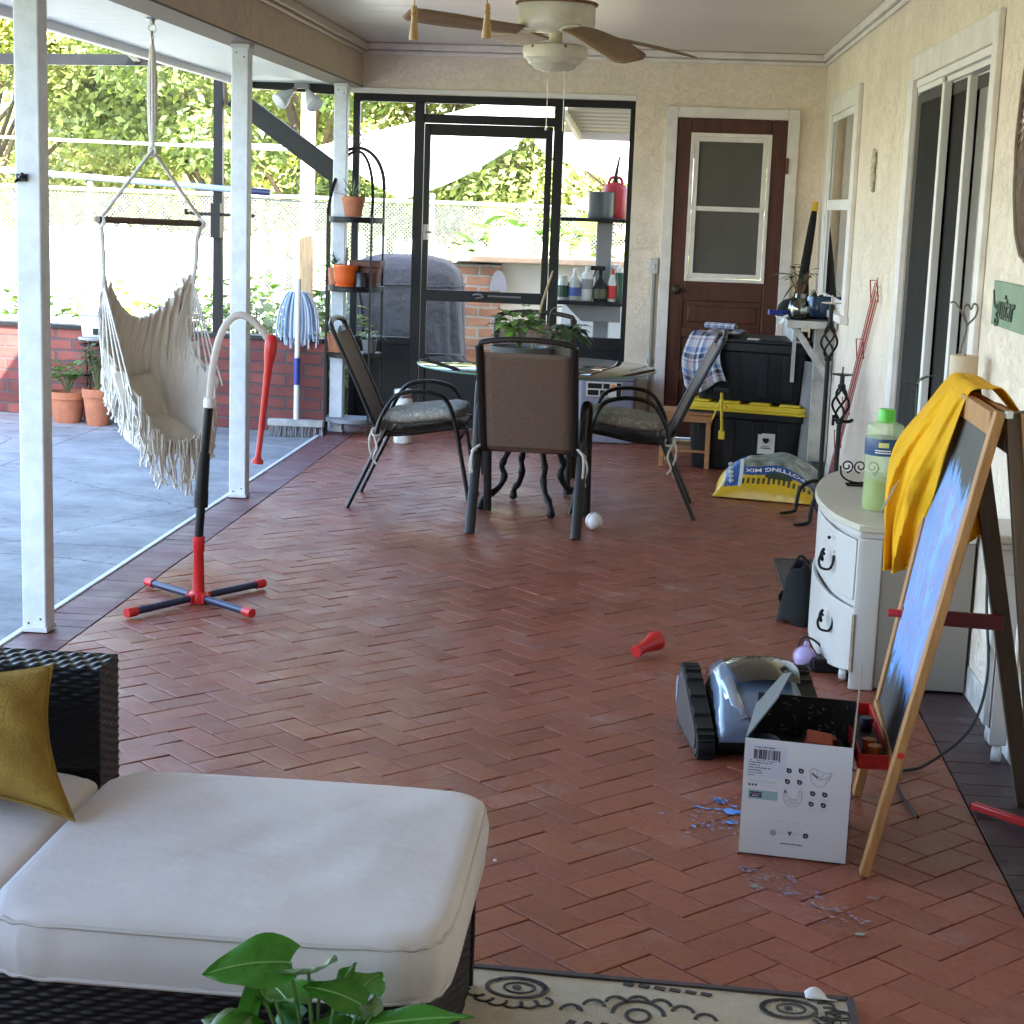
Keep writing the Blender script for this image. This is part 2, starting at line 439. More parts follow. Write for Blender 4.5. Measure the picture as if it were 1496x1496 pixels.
def clip(poly, fn):
    out = []
    for i in range(len(poly)):
        a, b = poly[i], poly[(i+1) % len(poly)]; fa, fb = fn(a), fn(b)
        if fa >= 0: out.append(a)
        if (fa >= 0) != (fb >= 0):
            t = fa/(fa-fb); out.append((a[0]+(b[0]-a[0])*t, a[1]+(b[1]-a[1])*t))
    return out
floor_m = mat("floor brick", (0.27, 0.088, 0.06), 0.45)
def floor_nodes(m, c, amount, rough):
    n = m.node_tree.nodes; l = m.node_tree.links; b = n["Principled BSDF"]
    tc = n.new("ShaderNodeTexCoord"); ge = n.new("ShaderNodeNewGeometry")
    mr = n.new("ShaderNodeMapRange"); mr.inputs[3].default_value = 1-amount; mr.inputs[4].default_value = 1+amount; l.new(ge.outputs["Random Per Island"], mr.inputs[0])
    n1 = n.new("ShaderNodeTexNoise"); n1.inputs["Scale"].default_value = 60; n1.inputs["Detail"].default_value = 10; n1.inputs["Roughness"].default_value = .75; l.new(tc.outputs["Object"], n1.inputs["Vector"])
    rp = n.new("ShaderNodeValToRGB"); rp.color_ramp.elements[0].position = .3; rp.color_ramp.elements[1].position = .75
    rp.color_ramp.elements[0].color = (c[0]*.62, c[1]*.60, c[2]*.62, 1); rp.color_ramp.elements[1].color = (c[0]*1.2, c[1]*1.25, c[2]*1.25, 1)
    l.new(n1.outputs["Fac"], rp.inputs[0])
    sc_ = n.new("ShaderNodeVectorMath"); sc_.operation = 'SCALE'; l.new(rp.outputs[0], sc_.inputs[0]); l.new(mr.outputs[0], sc_.inputs["Scale"])
    # pale scuffs and worn paint
    n2 = n.new("ShaderNodeTexNoise"); n2.inputs["Scale"].default_value = 3.2; n2.inputs["Detail"].default_value = 9; n2.inputs["Roughness"].default_value = .72; l.new(tc.outputs["Object"], n2.inputs["Vector"])
    r2 = n.new("ShaderNodeMapRange"); r2.inputs[1].default_value = .55; r2.inputs[2].default_value = .80; r2.inputs[4].default_value = .60; l.new(n2.outputs["Fac"], r2.inputs[0])
    mx = n.new("ShaderNodeMix"); mx.data_type = 'RGBA'; mx.inputs[7].default_value = (0.42, 0.30, 0.27, 1)
    l.new(r2.outputs[0], mx.inputs[0]); l.new(sc_.outputs[0], mx.inputs[6]); l.new(mx.outputs[2], b.inputs["Base Color"])
    n3 = n.new("ShaderNodeTexNoise"); n3.inputs["Scale"].default_value = 5; n3.inputs["Detail"].default_value = 6; l.new(tc.outputs["Object"], n3.inputs["Vector"])
    r3 = n.new("ShaderNodeMapRange"); r3.inputs[1].default_value = .3; r3.inputs[2].default_value = .7; r3.inputs[3].default_value = rough-.12; r3.inputs[4].default_value = rough+.15
    l.new(n3.outputs["Fac"], r3.inputs[0]); l.new(r3.outputs[0], b.inputs["Roughness"])
    bp = n.new("ShaderNodeBump"); bp.inputs["Strength"].default_value = .45; bp.inputs["Distance"].default_value = .003
    l.new(n1.outputs["Fac"], bp.inputs["Height"]); l.new(bp.outputs[0], b.inputs["Normal"])
floor_nodes(floor_m, (0.29, 0.086, 0.047), 0.13, 0.40)
joint_m = mat("floor joint sand", (0.03, 0.016, 0.012), 0.95)
def add_brick(mb, poly, gap, h=0.012, bev=0.0022):
    if len(poly) < 3: return
    cx = sum(p[0] for p in poly)/len(poly); cy0 = sum(p[1] for p in poly)/len(poly)
    A = 0
    for i in range(len(poly)):
        a, b = poly[i], poly[(i+1) % len(poly)]; A += a[0]*b[1]-a[1]*b[0]
    if abs(A) < 0.0016: return
    if A < 0: poly = poly[::-1]
    def inset(d):
        out = []
        k = len(poly)
        for i in range(k):
            p0, p1, p2 = (Vector(poly[(i-1) % k]), Vector(poly[i]), Vector(poly[(i+1) % k]))
            e1 = (p1-p0).normalized(); e2 = (p2-p1).normalized()
            n1 = Vector((-e1.y, e1.x)); n2 = Vector((-e2.y, e2.x)); bb = (n1+n2)
            bb = bb / max(0.35, bb.length_squared/2) if bb.length > 1e-6 else n1
            out.append(p1+bb*d)
        return out
    tz = random.uniform(-.0010, .0010); tx = random.uniform(-.013, .013); ty = random.uniform(-.013, .013)
    zf = lambda p: tz+(p[0]-cx)*tx+(p[1]-cy0)*ty
    a = inset(gap/2); b = inset(gap/2+bev); k = len(poly)
    vs = [(p.x, p.y, -h) for p in a]+[(p.x, p.y, zf(p)-bev*.6) for p in a]+[(p.x, p.y, zf(p)) for p in b]
    fs = [tuple(2*k+i for i in range(k))]
    for i in range(k):
        j = (i+1) % k
        fs += [(i, j, k+j, k+i), (k+i, k+j, 2*k+j, 2*k+i)]
    mb.add(vs, fs)
fl = MB()
Wb = 0.0925; XL, XR, Y0, Y1 = -1.915, 0.868, 0.2, 11.3
ca = math.cos(PI/4)
def rt(x, y): return ((x-y)*ca - 0.6, (x+y)*ca + 5.0)
NN = 110
for a in range(-NN, NN):
    for b in range(-NN, NN):
        d = (a-b) % 4
        if d == 0: q = [(a, b), (a+2, b), (a+2, b+1), (a, b+1)]
        elif d == 3: q = [(a, b), (a+1, b), (a+1, b+2), (a, b+2)]
        else: continue
        P = [rt(x*Wb, y*Wb) for x, y in q]
        if max(p[0] for p in P) < XL or min(p[0] for p in P) > XR or max(p[1] for p in P) < Y0 or min(p[1] for p in P) > Y1: continue
        for fn in (lambda p: p[0]-XL, lambda p: XR-p[0], lambda p: p[1]-Y0, lambda p: Y1-p[1]):
            P = clip(P, fn)
            if not P: break
        if P: add_brick(fl, P, 0.0030)
tag(fl.build("floor", floor_m, smooth=False), None, kind="structure")
g = MB(); g.box(-2.11, 1.2, -4, 11.46, -0.2, -0.009)
tag(g.build("floor_base", joint_m, smooth=False), None, kind="structure")
bm1 = mat("border brick", (0.2, 0.08, 0.085), 0.45); floor_nodes(bm1, (0.17, 0.066, 0.068), 0.16, 0.5)
bd = MB(); bd2 = MB()
y = -0.2
while y < 11.25:
    add_brick(bd, [(-2.105, y), (-1.918, y), (-1.918, y+.0925), (-2.105, y+.0925)], .0016)
    add_brick(bd2, [(0.871, y), (WX(y)+.01, y), (WX(y)+.01, y+.0925), (0.871, y+.0925)], .0016)
    y += .0925
tag(bd.build("floor_border", bm1, smooth=False), None, kind="structure")
bm2 = mat("dark border brick", (0.06, 0.04, 0.045), 0.5); floor_nodes(bm2, (0.075, 0.042, 0.045), 0.16, 0.55)
tag(bd2.build("floor_border", bm2, smooth=False), None, kind="structure")
g = MB(); g.box(-2.132, -2.108, -3, 10.9, -0.02, 0.006)
tag(g.build("patio_kerb", mat("painted edge", (0.62, 0.63, 0.66), 0.6, var=(9, 0.15)), bevel=.003), None, kind="structure")

# ------------------------------------------------------------------ house shell
def wall(mb, name, m, label, cat, **k):
    o = mb.build(name, m, **k); tag(o, label, cat, kind='thing'); return o
ew = MB()
ew.box(-2.15, 1.12, 11.3, 11.46, 2.18, 2.52); ew.box(-.203, .072, 11.3, 11.46, -.1, 2.18)
ew.box(.772, 1.12, 11.3, 11.46, -.1, 2.18); ew.box(.072, .772, 11.3, 11.46, 2.088, 2.18)
end_wall = thing("house_wall", "cream textured stucco end wall with brown door, facing the camera", "wall", (0, 11.3, 0))
ew.build("stucco_face", stucco_m, end_wall, world=True, smooth=False)
m = MB(); m.box(-1.98, 1.0, 11.265, 11.298, 2.455, 2.499); m.box(-1.98, 1.0, 11.28, 11.297, 2.425, 2.452)
m.build("crown_moulding", trim_paint, end_wall, world=True, bevel=.008)
m = MB(); m.box(-2.05, -.20, 11.285, 11.299, 2.182, 2.215)
m.build("header_trim", white_paint, end_wall, world=True, bevel=.003)
side_wall = thing("house_wall", "long cream stucco wall with window and sliding door, beside the dresser", "wall", (1.05, 5, 0))
sw = MB()
WY0, WY1, WZ0, WZ1 = 9.45, 10.62, 1.0, 2.085      # window opening
SY0, SY1, SZ1 = 5.755, 7.40, 2.06                  # sliding door opening
sw.box(-2.14, 1.1, -2.35, -2.22, -.1, 2.56); sw.box(-2.26, -2.145, -2.2, .2, -.1, 2.21); wbox(sw, -3, SY0, 0, -.14, -.1, 2.52); wbox(sw, SY0, SY1, 0, -.14, SZ1, 2.52); wbox(sw, SY1, WY0, 0, -.14, -.1, 2.52)  # starts with unseen walls added behind the camera to darken the near end
wbox(sw, WY0, WY1, 0, -.14, WZ1, 2.52); wbox(sw, WY0, WY1, 0, -.14, -.1, WZ0); wbox(sw, WY1, 11.299, 0, -.14, -.1, 2.52)
sw.build("stucco_face", stucco_m, side_wall, world=True, smooth=False)
m = MB(); wbox(m, -3, 11.26, .035, .002, 2.455, 2.499); wbox(m, -3, 11.27, .018, .002, 2.425, 2.452)
m.build("crown_moulding", trim_paint, side_wall, world=True, bevel=.008)
m = MB(); wbox(m, -3, 11.29, .004, .0015, 0.0, 0.10)
m.build("skirting", mat("peeling white paint", (0.6, 0.58, 0.55), .7, var=(14, .35)), side_wall, world=True, smooth=False)
# rooms behind the openings, so that the glass has an inside
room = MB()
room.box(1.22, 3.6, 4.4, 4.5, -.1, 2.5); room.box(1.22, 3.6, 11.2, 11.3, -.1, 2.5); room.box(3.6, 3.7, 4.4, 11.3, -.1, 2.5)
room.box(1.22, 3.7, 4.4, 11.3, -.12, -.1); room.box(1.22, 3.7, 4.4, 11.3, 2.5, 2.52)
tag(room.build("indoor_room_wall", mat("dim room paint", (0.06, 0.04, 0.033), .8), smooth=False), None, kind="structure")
ceil_m = boards("painted ceiling", (0.74, 0.67, 0.61), 1, 0.305, 0.35)
m = MB(); m.box(-1.975, 1.14, -2.2, 11.3, 2.50, 2.53)
tag(m.build("porch_ceiling", ceil_m, smooth=False), "pale painted board ceiling over the porch with the fan mounted on it", "ceiling", kind="thing")
bt = thing("porch_beam", "tan stucco beam along the open side of the porch, carried on white posts", "beam", (-2.06, 5, 2.2))
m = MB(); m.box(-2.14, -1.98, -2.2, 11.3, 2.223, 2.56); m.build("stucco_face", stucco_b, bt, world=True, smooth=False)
m = MB(); m.box(-1.978, -1.945, -2.2, 11.26, 2.445, 2.498); m.box(-1.978, -1.96, -2.2, 11.26, 2.42, 2.443)
m.build("crown_moulding", mat("tan moulding", (0.52, 0.44, 0.36), .5), bt, world=True, bevel=.008)
m = MB(); m.box(-2.145, -1.975, -2.2, 11.29, 2.212, 2.222); m.build("edge_strip", mat("dark edge", (0.12, 0.09, 0.07), .7), bt, world=True)
so_ = thing("roof_eave", "white boarded eave soffit with white fascia outside the tan beam", "roof eave", (-2.45, 5, 2.2))
m = MB(); m.box(-2.72, -2.141, -2.2, 11.35, 2.222, 2.238); m.build("soffit", boards("soffit boards", (0.70, 0.76, 0.78), 1, 0.2, .5, .006), so_, world=True, smooth=False)
m = MB(); m.box(-2.765, -2.722, -2.2, 11.38, 2.185, 2.33); m.box(-2.72, -2.16, 11.352, 11.39, 2.185, 2.3); m.build("fascia", white_paint, so_, world=True, bevel=.004)
# the roof over it all
rf = thing("shingle_roof", "shingle roof of the house above the porch", "roof", (1.5, 5, 2.7))
m = MB()
m.add([(-2.80,-2.3,2.335),(4.5,-2.3,4.6),(4.5,11.7,4.6),(-2.80,11.7,2.335),(-2.80,-2.3,2.375),(4.5,-2.3,4.64),(4.5,11.7,4.64),(-2.80,11.7,2.375)],
      [(3,2,1,0),(4,5,6,7),(0,1,5,4),(1,2,6,5),(2,3,7,6),(3,0,4,7)])
m.add([(4.5,-2.3,4.6),(11,-2.3,2.4),(11,11.7,2.4),(4.5,11.7,4.6),(4.5,-2.3,4.64),(11,-2.3,2.44),(11,11.7,2.44),(4.5,11.7,4.64)],
      [(3,2,1,0),(4,5,6,7),(0,1,5,4),(1,2,6,5),(2,3,7,6),(3,0,4,7)])
m.add([(-2.1,11.45,2.54),(4.5,11.45,4.58),(10.9,11.45,2.54),(-2.1,11.5,2.54),(4.5,11.5,4.58),(10.9,11.5,2.54)], [(0,1,2),(5,4,3),(0,2,5,3)])
m.build("shingles", mat("roof shingles", (0.12, 0.10, 0.09), .9, bump=(30, .6)), rf, world=True, smooth=False)
m = MB(); m.box(1.15, 10.5, -2.2, 11.3, 2.53, 2.56); m.build("attic_floor", mat("plywood", (.3, .2, .12), .8), rf, world=True, smooth=False)
# posts
def post(x, y, label):
    t = thing("porch_post", label, "post", (x, y, 0), group="white posts of the porch")
    m = MB(); m.box(-.0425, .0425, -.0425, .0425, .004, 2.21); sh_ = m.build("shaft", post_paint, t, bevel=.006)
    m = MB()
    for z_, x_ in ((.035, -.02), (.05, .022), (2.17, -.018), (2.15, .02)): m.sphere((x_, -.0425, z_), .0045, 8, 6, (1, .5, 1))
    m.build("screw_heads", MATS["stain"], sh_)
    m = MB(); m.box(-.046, .046, -.046, .046, .004, .02); m.build("foot_bracket", grey_white, t, bevel=.002)
    m = MB(); m.box(-.046, .046, -.046, .046, 2.19, 2.212); m.build("head_bracket", grey_white, t, bevel=.002)
    return t
p1 = post(-2.066, 5.555, "nearest white porch post, with small black hook, behind the wicker sofa")
m = MB(); m.tube(smooth_path([(-.02, -.043, 1.535), (-.02, -.06, 1.535), (-.012, -.075, 1.53), (-.004, -.075, 1.545)]), .006); m.cbox((-.018, -.046, 1.53), (.035, .01, .025))
m.tube([(-.02, -.046, 1.53), (-.035, -.065, 1.515)], .005)
m.build("hook", black_metal, p1)
post(-2.053, 8.34, "white porch post behind the toy batting stand, middle one along the edge")
post(-2.047, 10.93, "white porch post at the far corner, behind the arched plant stand")

# back door
dr = thing("back_door", "dark brown wooden door with frosted window, behind the black storage bins", "door", (.42, 11.3, 0))
m = MB(); m.box(.0, .07, 11.27, 11.299, 0, 2.155); m.box(.775, .847, 11.27, 11.299, 0, 2.155); m.box(.0701, .7749, 11.272, 11.299, 2.087, 2.153)
m.build("casing", trim_paint, dr, world=True, bevel=.004)
brown = mat("brown door paint", (0.075, 0.019, 0.010), 0.45, scale_vec=(14, 14, 1.5), var=(2, .35), bump=(4, .12))
m = MB()
m.box(.072, .165, 11.29, 11.33, .02, 2.086); m.box(.675, .772, 11.29, 11.33, .02, 2.086); m.box(.165, .675, 11.29, 11.33, 1.99, 2.086)
for z0, z1 in ((.02, .16), (.40, .47), (.68, .75), (.92, 1.05)): m.box(.165, .675, 11.29, 11.33, z0, z1)
m.box(.165, .675, 11.302, 11.325, .02, 1.05)
m.build("slab", brown, dr, world=True, bevel=.006)
m = MB()
for z0, z1 in ((.19, .37), (.50, .65), (.78, .89)): m.box(.195, .645, 11.294, 11.31, z0, z1)
m.build("raised_panel", brown, dr, world=True, bevel=.008)
wf = MB(); frame2d(wf, 11.272, 11.292, .162, .678, 1.047, 1.993, .022); frame2d(wf, 11.278, 11.295, .186, .654, 1.071, 1.969, .03)
wf.box(.217, .623, 11.280, 11.296, 1.50, 1.53)
wfo = wf.build("window_frame", trim_paint, dr, world=True, bevel=.003)
m = MB(); m.box(.21, .63, 11.2975, 11.3005, 1.095, 1.945); m.build("pane", mat("frosted grey pane", (0.085, 0.078, 0.07), .4, var=(5, .12), bump=(300, .1)), wfo, world=False, smooth=False, loc=(-.42, -11.3, 0))
m = MB(); m.lathe([(.03, 0), (.03, .006), (.012, .012), (.012, .04), (.026, .05), (.03, .065), (.02, .08), (0, .083)], n=16, M=Matrix.Translation((.115, 11.29, .99)) @ Matrix.Rotation(PI/2, 4, 'X'))
m.build("door_knob", mat("aged bronze", (.05, .04, .03), .4, metal=.8), dr, world=True)
m = MB()
m.box(.768, .79, 11.262, 11.271, .4, .5); m.build("hinge", MATS["aged bronze"], dr, world=True); m = MB(); m.box(.768, .79, 11.262, 11.271, 1.75, 1.85)
m.build("hinge", mat("rusty hinge", (.12, .06, .03), .6), dr, world=True)
# light switch box and conduit
sb = thing("switch_box", "grey outdoor switch box with conduit below, on the stucco beside the door", "switch box", (-.035, 11.29, 1.13))
m = MB(); m.box(-.065, -.008, 11.262, 11.298, 1.085, 1.185); m.build("cover", grey_white, sb, world=True, bevel=.005)
m = MB(); m.box(-.042, -.030, 11.252, 11.262, 1.12, 1.15); m.build("toggle", trim_paint, sb, world=True, bevel=.002)
m = MB(); m.tube([(-.032, 11.283, 1.085), (-.032, 11.283, .01)], .012); m.tube([(-.032, 11.283, .5), (-.032, 11.283, .53)], .02)
m.build("conduit", mat("grey conduit", (.28, .27, .25), .6), sb, world=True)

# screen wall with the screen door
scm = screen_mesh("insect screen", (0.03, 0.03, 0.03), 0.13)
sn = thing("screen_wall", "dark bronze framed insect screen panels either side of the screen door", "screen wall", (-1.1, 11.35, 0))
m = MB()
m.box(-2.045, -.203, 11.32, 11.37, 2.13, 2.178); m.box(-2.045, -2.0, 11.32, 11.37, 0, 2.13); m.box(-.235, -.2035, 11.32, 11.37, 0, 2.13)
m.box(-1.638, -1.574, 11.32, 11.37, 0, 2.13); m.box(-.725, -.662, 11.32, 11.37, 0, 2.13)
m.box(-2.0, -1.638, 11.322, 11.368, .55, .6); m.box(-.662, -.235, 11.322, 11.368, .57, .65); m.box(-1.574, -.725, 11.322, 11.368, 2.003, 2.06)
m.build("frame", bronze, sn, world=True, bevel=.003)
m = MB(); m.box(-2.0, -1.638, 11.335, 11.345, 0, .55); m.build("kick_panel", bronze, sn, world=True)
m = MB(); m.box(-.662, -.235, 11.335, 11.345, 0, .57); m.build("kick_panel", mat("dark kick panel", (.010, .011, .013), .4, spec=.3), sn, world=True)
m = MB()
for a, b, c, d in ((-2.0, -1.638, .6, 2.13), (-.662, -.235, .65, 2.13), (-1.574, -.725, 2.06, 2.13)):
    m.add([(a, 11.345, c), (b, 11.345, c), (b, 11.345, d), (a, 11.345, d)], [(0, 1, 2, 3)])
m.build("screen", scm, sn, world=True, smooth=False)
sd = thing("doorway_screen", "dark framed screen door with kick panel, in the middle of the screen wall", "door", (-1.15, 11.34, 0))
m = MB(); m.box(-1.568, -1.53, 11.315, 11.35, .01, 2.0); m.box(-.775, -.732, 11.315, 11.35, .01, 2.0); m.box(-1.53, -.775, 11.316, 11.349, 1.925, 2.0)
m.box(-1.53, -.775, 11.316, 11.349, .852, .925); m.box(-1.53, -.775, 11.316, 11.349, .44, .5); m.box(-1.53, -.775, 11.316, 11.349, .01, .07)
m.build("frame", bronze, sd, world=True, bevel=.003)
m = MB(); m.box(-1.53, -.775, 11.33, 11.34, .07, .44); m.build("kick_panel", MATS["dark kick panel"], sd, world=True)
m = MB()
for c, d in ((.5, .852), (.925, 1.925)): m.add([(-1.53, 11.337, c), (-.775, 11.337, c), (-.775, 11.337, d), (-1.53, 11.337, d)], [(0, 1, 2, 3)])
m.build("screen", scm, sd, world=True, smooth=False)
m = MB(); m.tube([(-1.12, 11.305, .895), (-.90, 11.305, .895)], .007); m.tube(smooth_path([(-1.22, 11.31, .90), (-1.18, 11.3, .905), (-1.15, 11.3, .89), (-1.2, 11.3, .88)]), .006); m.cbox((-1.545, 11.305, 1.3), (.03, .02, .10))
m.tube([(-1.545, 11.30, 1.3), (-1.50, 11.285, 1.3)], .008)
m.build("door_handle", mat("dull handle", (.25, .23, .22), .4, metal=.6), sd, world=True)

# side window
wn = thing("house_window", "narrow white framed sash window in the side wall above the shelf", "window", (1.0, 10, 1.5))
m = MB(); wbox(m, WY0-.15, WY0, .025, .001, WZ0-.03, WZ1+.1); wbox(m, WY1, WY1+.15, .025, .001, WZ0-.03, WZ1+.1); wbox(m, WY0, WY1, .024, .001, WZ1, WZ1+.1); wbox(m, WY0-.18, WY1+.17, .05, .001, WZ0-.07, WZ0-.03)
m.build("casing", trim_paint, wn, world=True, bevel=.004)
m = MB()
wbox(m, WY0, WY0+.03, .016, -.06, WZ0, WZ1); wbox(m, WY1-.03, WY1, .016, -.06, WZ0, WZ1); wbox(m, WY0+.03, WY1-.03, .015, -.06, 1.53, 1.59); wbox(m, WY0+.03, WY1-.03, .015, -.06, WZ0, WZ0+.04); wbox(m, WY0+.03, WY1-.03, .015, -.06, WZ1-.04, WZ1)
m.build("sash", white_paint, wn, world=True, bevel=.003)
gl_dark = glass("window glass", (.75, .77, .77), .02, .02)
m = MB(); m.add([(WX(WY0)-.008, WY0, WZ0), (WX(WY1)-.008, WY1, WZ0), (WX(WY1)-.008, WY1, WZ1), (WX(WY0)-.008, WY0, WZ1)], [(0, 1, 2, 3)])
m.build("pane", gl_dark, wn, world=True, smooth=False)
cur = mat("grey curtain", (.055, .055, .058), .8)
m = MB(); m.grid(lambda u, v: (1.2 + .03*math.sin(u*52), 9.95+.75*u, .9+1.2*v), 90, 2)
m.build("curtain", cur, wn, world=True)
# sliding door
sd2 = thing("sliding_door", "white framed sliding glass door, partly open, in the side wall behind the dresser", "sliding door", (1.04, 6.6, 0))
m = MB(); wbox(m, SY0-.085, SY0, .022, .001, 0, SZ1+.10); wbox(m, SY1, SY1+.13, .025, .001, 0, SZ1+.10); wbox(m, SY0, SY1, .024, .001, SZ1, SZ1+.10)
m.build("casing", trim_paint, sd2, world=True, bevel=.004)
m = MB(); wbox(m, SY0, SY0+.012, -.001, -.12, 0, SZ1); wbox(m, SY1-.03, SY1, -.001, -.12, 0, SZ1); wbox(m, SY0+.012, SY1-.03, .012, -.01, SZ1-.03, SZ1); wbox(m, SY0+.03, SY1-.03, -.011, -.12, SZ1-.05, SZ1); wbox(m, SY0+.03, SY1-.03, -.002, -.12, 0, .03)
m.build("track_frame", white_paint, sd2, world=True, bevel=.003)
alu = mat("shaded aluminium", (.075, .07, .067), .7, spec=.1)  # colour darkened to stand in for the shade of the recess
def panel(y0, y1, n, mtl):
    m = MB(); wbox(m, y1-.10, y1, n-.002, n-.03, .03, SZ1-.06); wbox(m, y0+.05, y1-.10, n-.001, n-.03, .03, .12); wbox(m, y0+.05, y1-.10, n-.001, n-.03, SZ1-.10, SZ1-.055)
    p = m.build("glass_panel", alu, sd2, world=True, bevel=.003)
    q = MB(); wbox(q, y0, y0+.05, n, n-.03, .03, SZ1-.05); wbox(q, y0+.05, y1, n+.001, n-.01, SZ1-.054, SZ1-.03); q.build("stile", white_paint, p, loc=(-1.04, -6.6, 0), bevel=.003)
    q = MB(); q.add([(WX(y0)-n+.006, y0, .1), (WX(y1)-n+.006, y1, .1), (WX(y1)-n+.006, y1, SZ1-.08), (WX(y0)-n+.006, y0, SZ1-.08)], [(0, 1, 2, 3)])
    q.build("pane", mtl, p, smooth=False, loc=(-1.04, -6.6, 0))
grey_screen = mat("grey pane screen", (.034, .032, .031), .9, scale_vec=(1, 30, 1), var=(2, .35), spec=.06)
panel(6.72, 7.37, .005, grey_screen); panel(6.38, 6.95, -.028, grey_screen); panel(5.77, 6.60, -.055, glass("dark door glass", (.45, .42, .40), .02, 0.0, 1.12))
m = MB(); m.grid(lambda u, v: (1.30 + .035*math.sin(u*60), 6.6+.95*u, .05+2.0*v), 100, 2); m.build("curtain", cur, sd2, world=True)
m = MB(); wbox(m, 7.0, 7.04, -.03, -.05, .9, 1.15); m.build("door_handle", mat("dark handle", (.05, .05, .05), .4), sd2, world=True)

# ------------------------------------------------------------------ ceiling fan and pulls
fx, fy = -.515, 7.9
fan = thing("ceiling_fan", "old cream ceiling fan with four drooping brown blades, above the table", "ceiling fan", (fx, fy, 2.5))
rusty = mat("yellowed white enamel", (0.68, 0.63, 0.52), .4, var=(7, .2), bump=(40, .1))
m = MB(); m.lathe([(.0, 0), (.178, -.005), (.185, -.015), (.174, -.02), (.176, -.105), (.168, -.118), (.15, -.126), (.09, -.135), (.06, -.14), (.0, -.14)], (0, 0, -.10), 40)
m.lathe([(.06, 0), (.06, -.11)], n=20); m.build("motor_housing", rusty, fan)
m = MB(); m.lathe([(.183, .0), (.187, -.006), (.183, -.012)], (0, 0, -.108), 40); m.build("rust_rim", mat("rust", (.20, .09, .04), .8, var=(20, .4)), fan)
m = MB(); m.lathe([(.03, -.22), (.03, -.285), (.12, -.29), (.143, -.30), (.147, -.325), (.139, -.35), (.125, -.358), (.115, -.375), (.10, -.38), (.09, -.395), (.06, -.405), (.02, -.409), (0, -.409)], n=40)
m.build("switch_housing", rusty, fan)
m = MB()
for a in (4.0, 5.1): m.sphere((.14*math.cos(a), .14*math.sin(a), -.307), .008, 8, 6)
m.build("rust_screw", MATS["rust"], fan)
blade_m = mat("weathered brown blade", (.25, .155, .08), .5, var=(12, .25), bump=(30, .1))
for k, (ad, dr_) in enumerate(((-62, .17), (28, .06), (118, -.02), (208, -.03))):
    a = R(ad); M = Matrix.Rotation(a, 4, 'Z') @ Matrix.Translation((0, 0, -.235)) @ Matrix.Rotation(R(13), 4, 'X')
    def bl(u, v):
        x = .17 + .54*u; wd = .052 + .028*min(1, u*1.6); 
        if u > .9: wd *= math.sqrt(max(.3, 1-((u-.9)/.1)**2*.7))
        return (x, (v-.5)*2*wd, -dr_*u**1.3)
    m = MB(); m.grid(bl, 20, 4, M); b = m.build("blade", blade_m, fan, solid=.007)
    m = MB(); M2 = Matrix.Rotation(a, 4, 'Z') @ Matrix.Translation((0, 0, -.228)) @ Matrix.Rotation(R(9), 4, 'X')
    for sx in (-1, 1):
        pts = [M2 @ Vector(p) for p in smooth_path([(.05, .01*sx, .0), (.12, .028*sx, -.004), (.18, .034*sx, .006), (.225, .0, .004)])]; m.tube(pts, .007, 6, flat=.6)
    m.build("blade_iron", rusty, b)
m = MB(); m.tube([(-.02, -.11, -.39), (-.02, -.11, -.655)], .0018, 5); m.lathe([(.0, 0), (.005, -.004), (.006, -.014), (0, -.02)], (-.02, -.11, -.655), 8)
m.tube([(.05, -.05, -.39), (.05, -.05, -.67)], .0018, 5); m.build("pull_chain", steel, fan)
def pull(x, y, zt, zb, label):
    t = thing("pull_chain", label, "pull chain", (x, y, 2.5), group="wooden fan pulls hanging at the top")
    m = MB(); m.tube([(0, 0, 0), (0, 0, zt-2.5)], .0012, 5); m.build("chain", mat("brass chain", (.45, .33, .15), .35, metal=.9), t)
    h = zt-zb
    m = MB(); m.lathe([(.0, 0), (.004, 0), (.0055, -.15*h), (.0045, -.2*h), (.006, -.26*h), (.0045, -.33*h), (.006, -.6*h), (.0078, -.92*h), (.0075, -h), (0, -h)], (0, 0, zt-2.5), 16); m.build("pull_knob", mat("turned pale wood", (.45, .27, .10), .4), t)
pull(-.41, 2.8, 1.806, 1.7525, "turned wooden fan pull hanging lower, farther from the cream fan")
pull(-.293, 2.8, 1.812, 1.7585, "turned wooden fan pull hanging slightly higher, closer to the cream fan")
#@@PART2
# ------------------------------------------------------------------ patio enclosure and half walls
hb = brickmat("patio brick", (0.125, 0.03, 0.027), (0.20, 0.055, 0.042), (0.075, 0.055, 0.055), .21, .075, msize=.008)
hw = thing("half_wall", "low red brick half wall with black cap, along the far side of the patio", "brick wall", (-3.3, 11.1, 0))
m = MB(); pts = [(-9, 11.75), (-4.41, 11.22), (-2.12, 10.86)]
for a, b in zip(pts, pts[1:]):
    m.add([(a[0],a[1],-.1),(b[0],b[1],-.1),(b[0],b[1]+.12,-.1),(a[0],a[1]+.12,-.1),(a[0],a[1],.575),(b[0],b[1],.575),(b[0],b[1]+.12,.575),(a[0],a[1]+.12,.575)],
          [(3,2,1,0),(4,5,6,7),(0,1,5,4),(1,2,6,5),(2,3,7,6),(3,0,4,7)])
m.build("brickwork", hb, hw, world=True, smooth=False)
m = MB()
for a, b in zip(pts, pts[1:]): m.bar((a[0], a[1]+.06, .59), (b[0], b[1]+.06, .59), .15, .028)
m.build("cap_rail", bronze, hw, world=True, bevel=.004)
en = thing("patio_enclosure", "dark bronze screen enclosure frame with diagonal brace above the brick half wall", "screen enclosure", (-3, 11.1, .6))
m = MB()
m.bar((-2.872, 11.06, .6), (-2.872, 11.06, 2.33), .055, .06); m.build("post", bronze, en, world=True, bevel=.003)
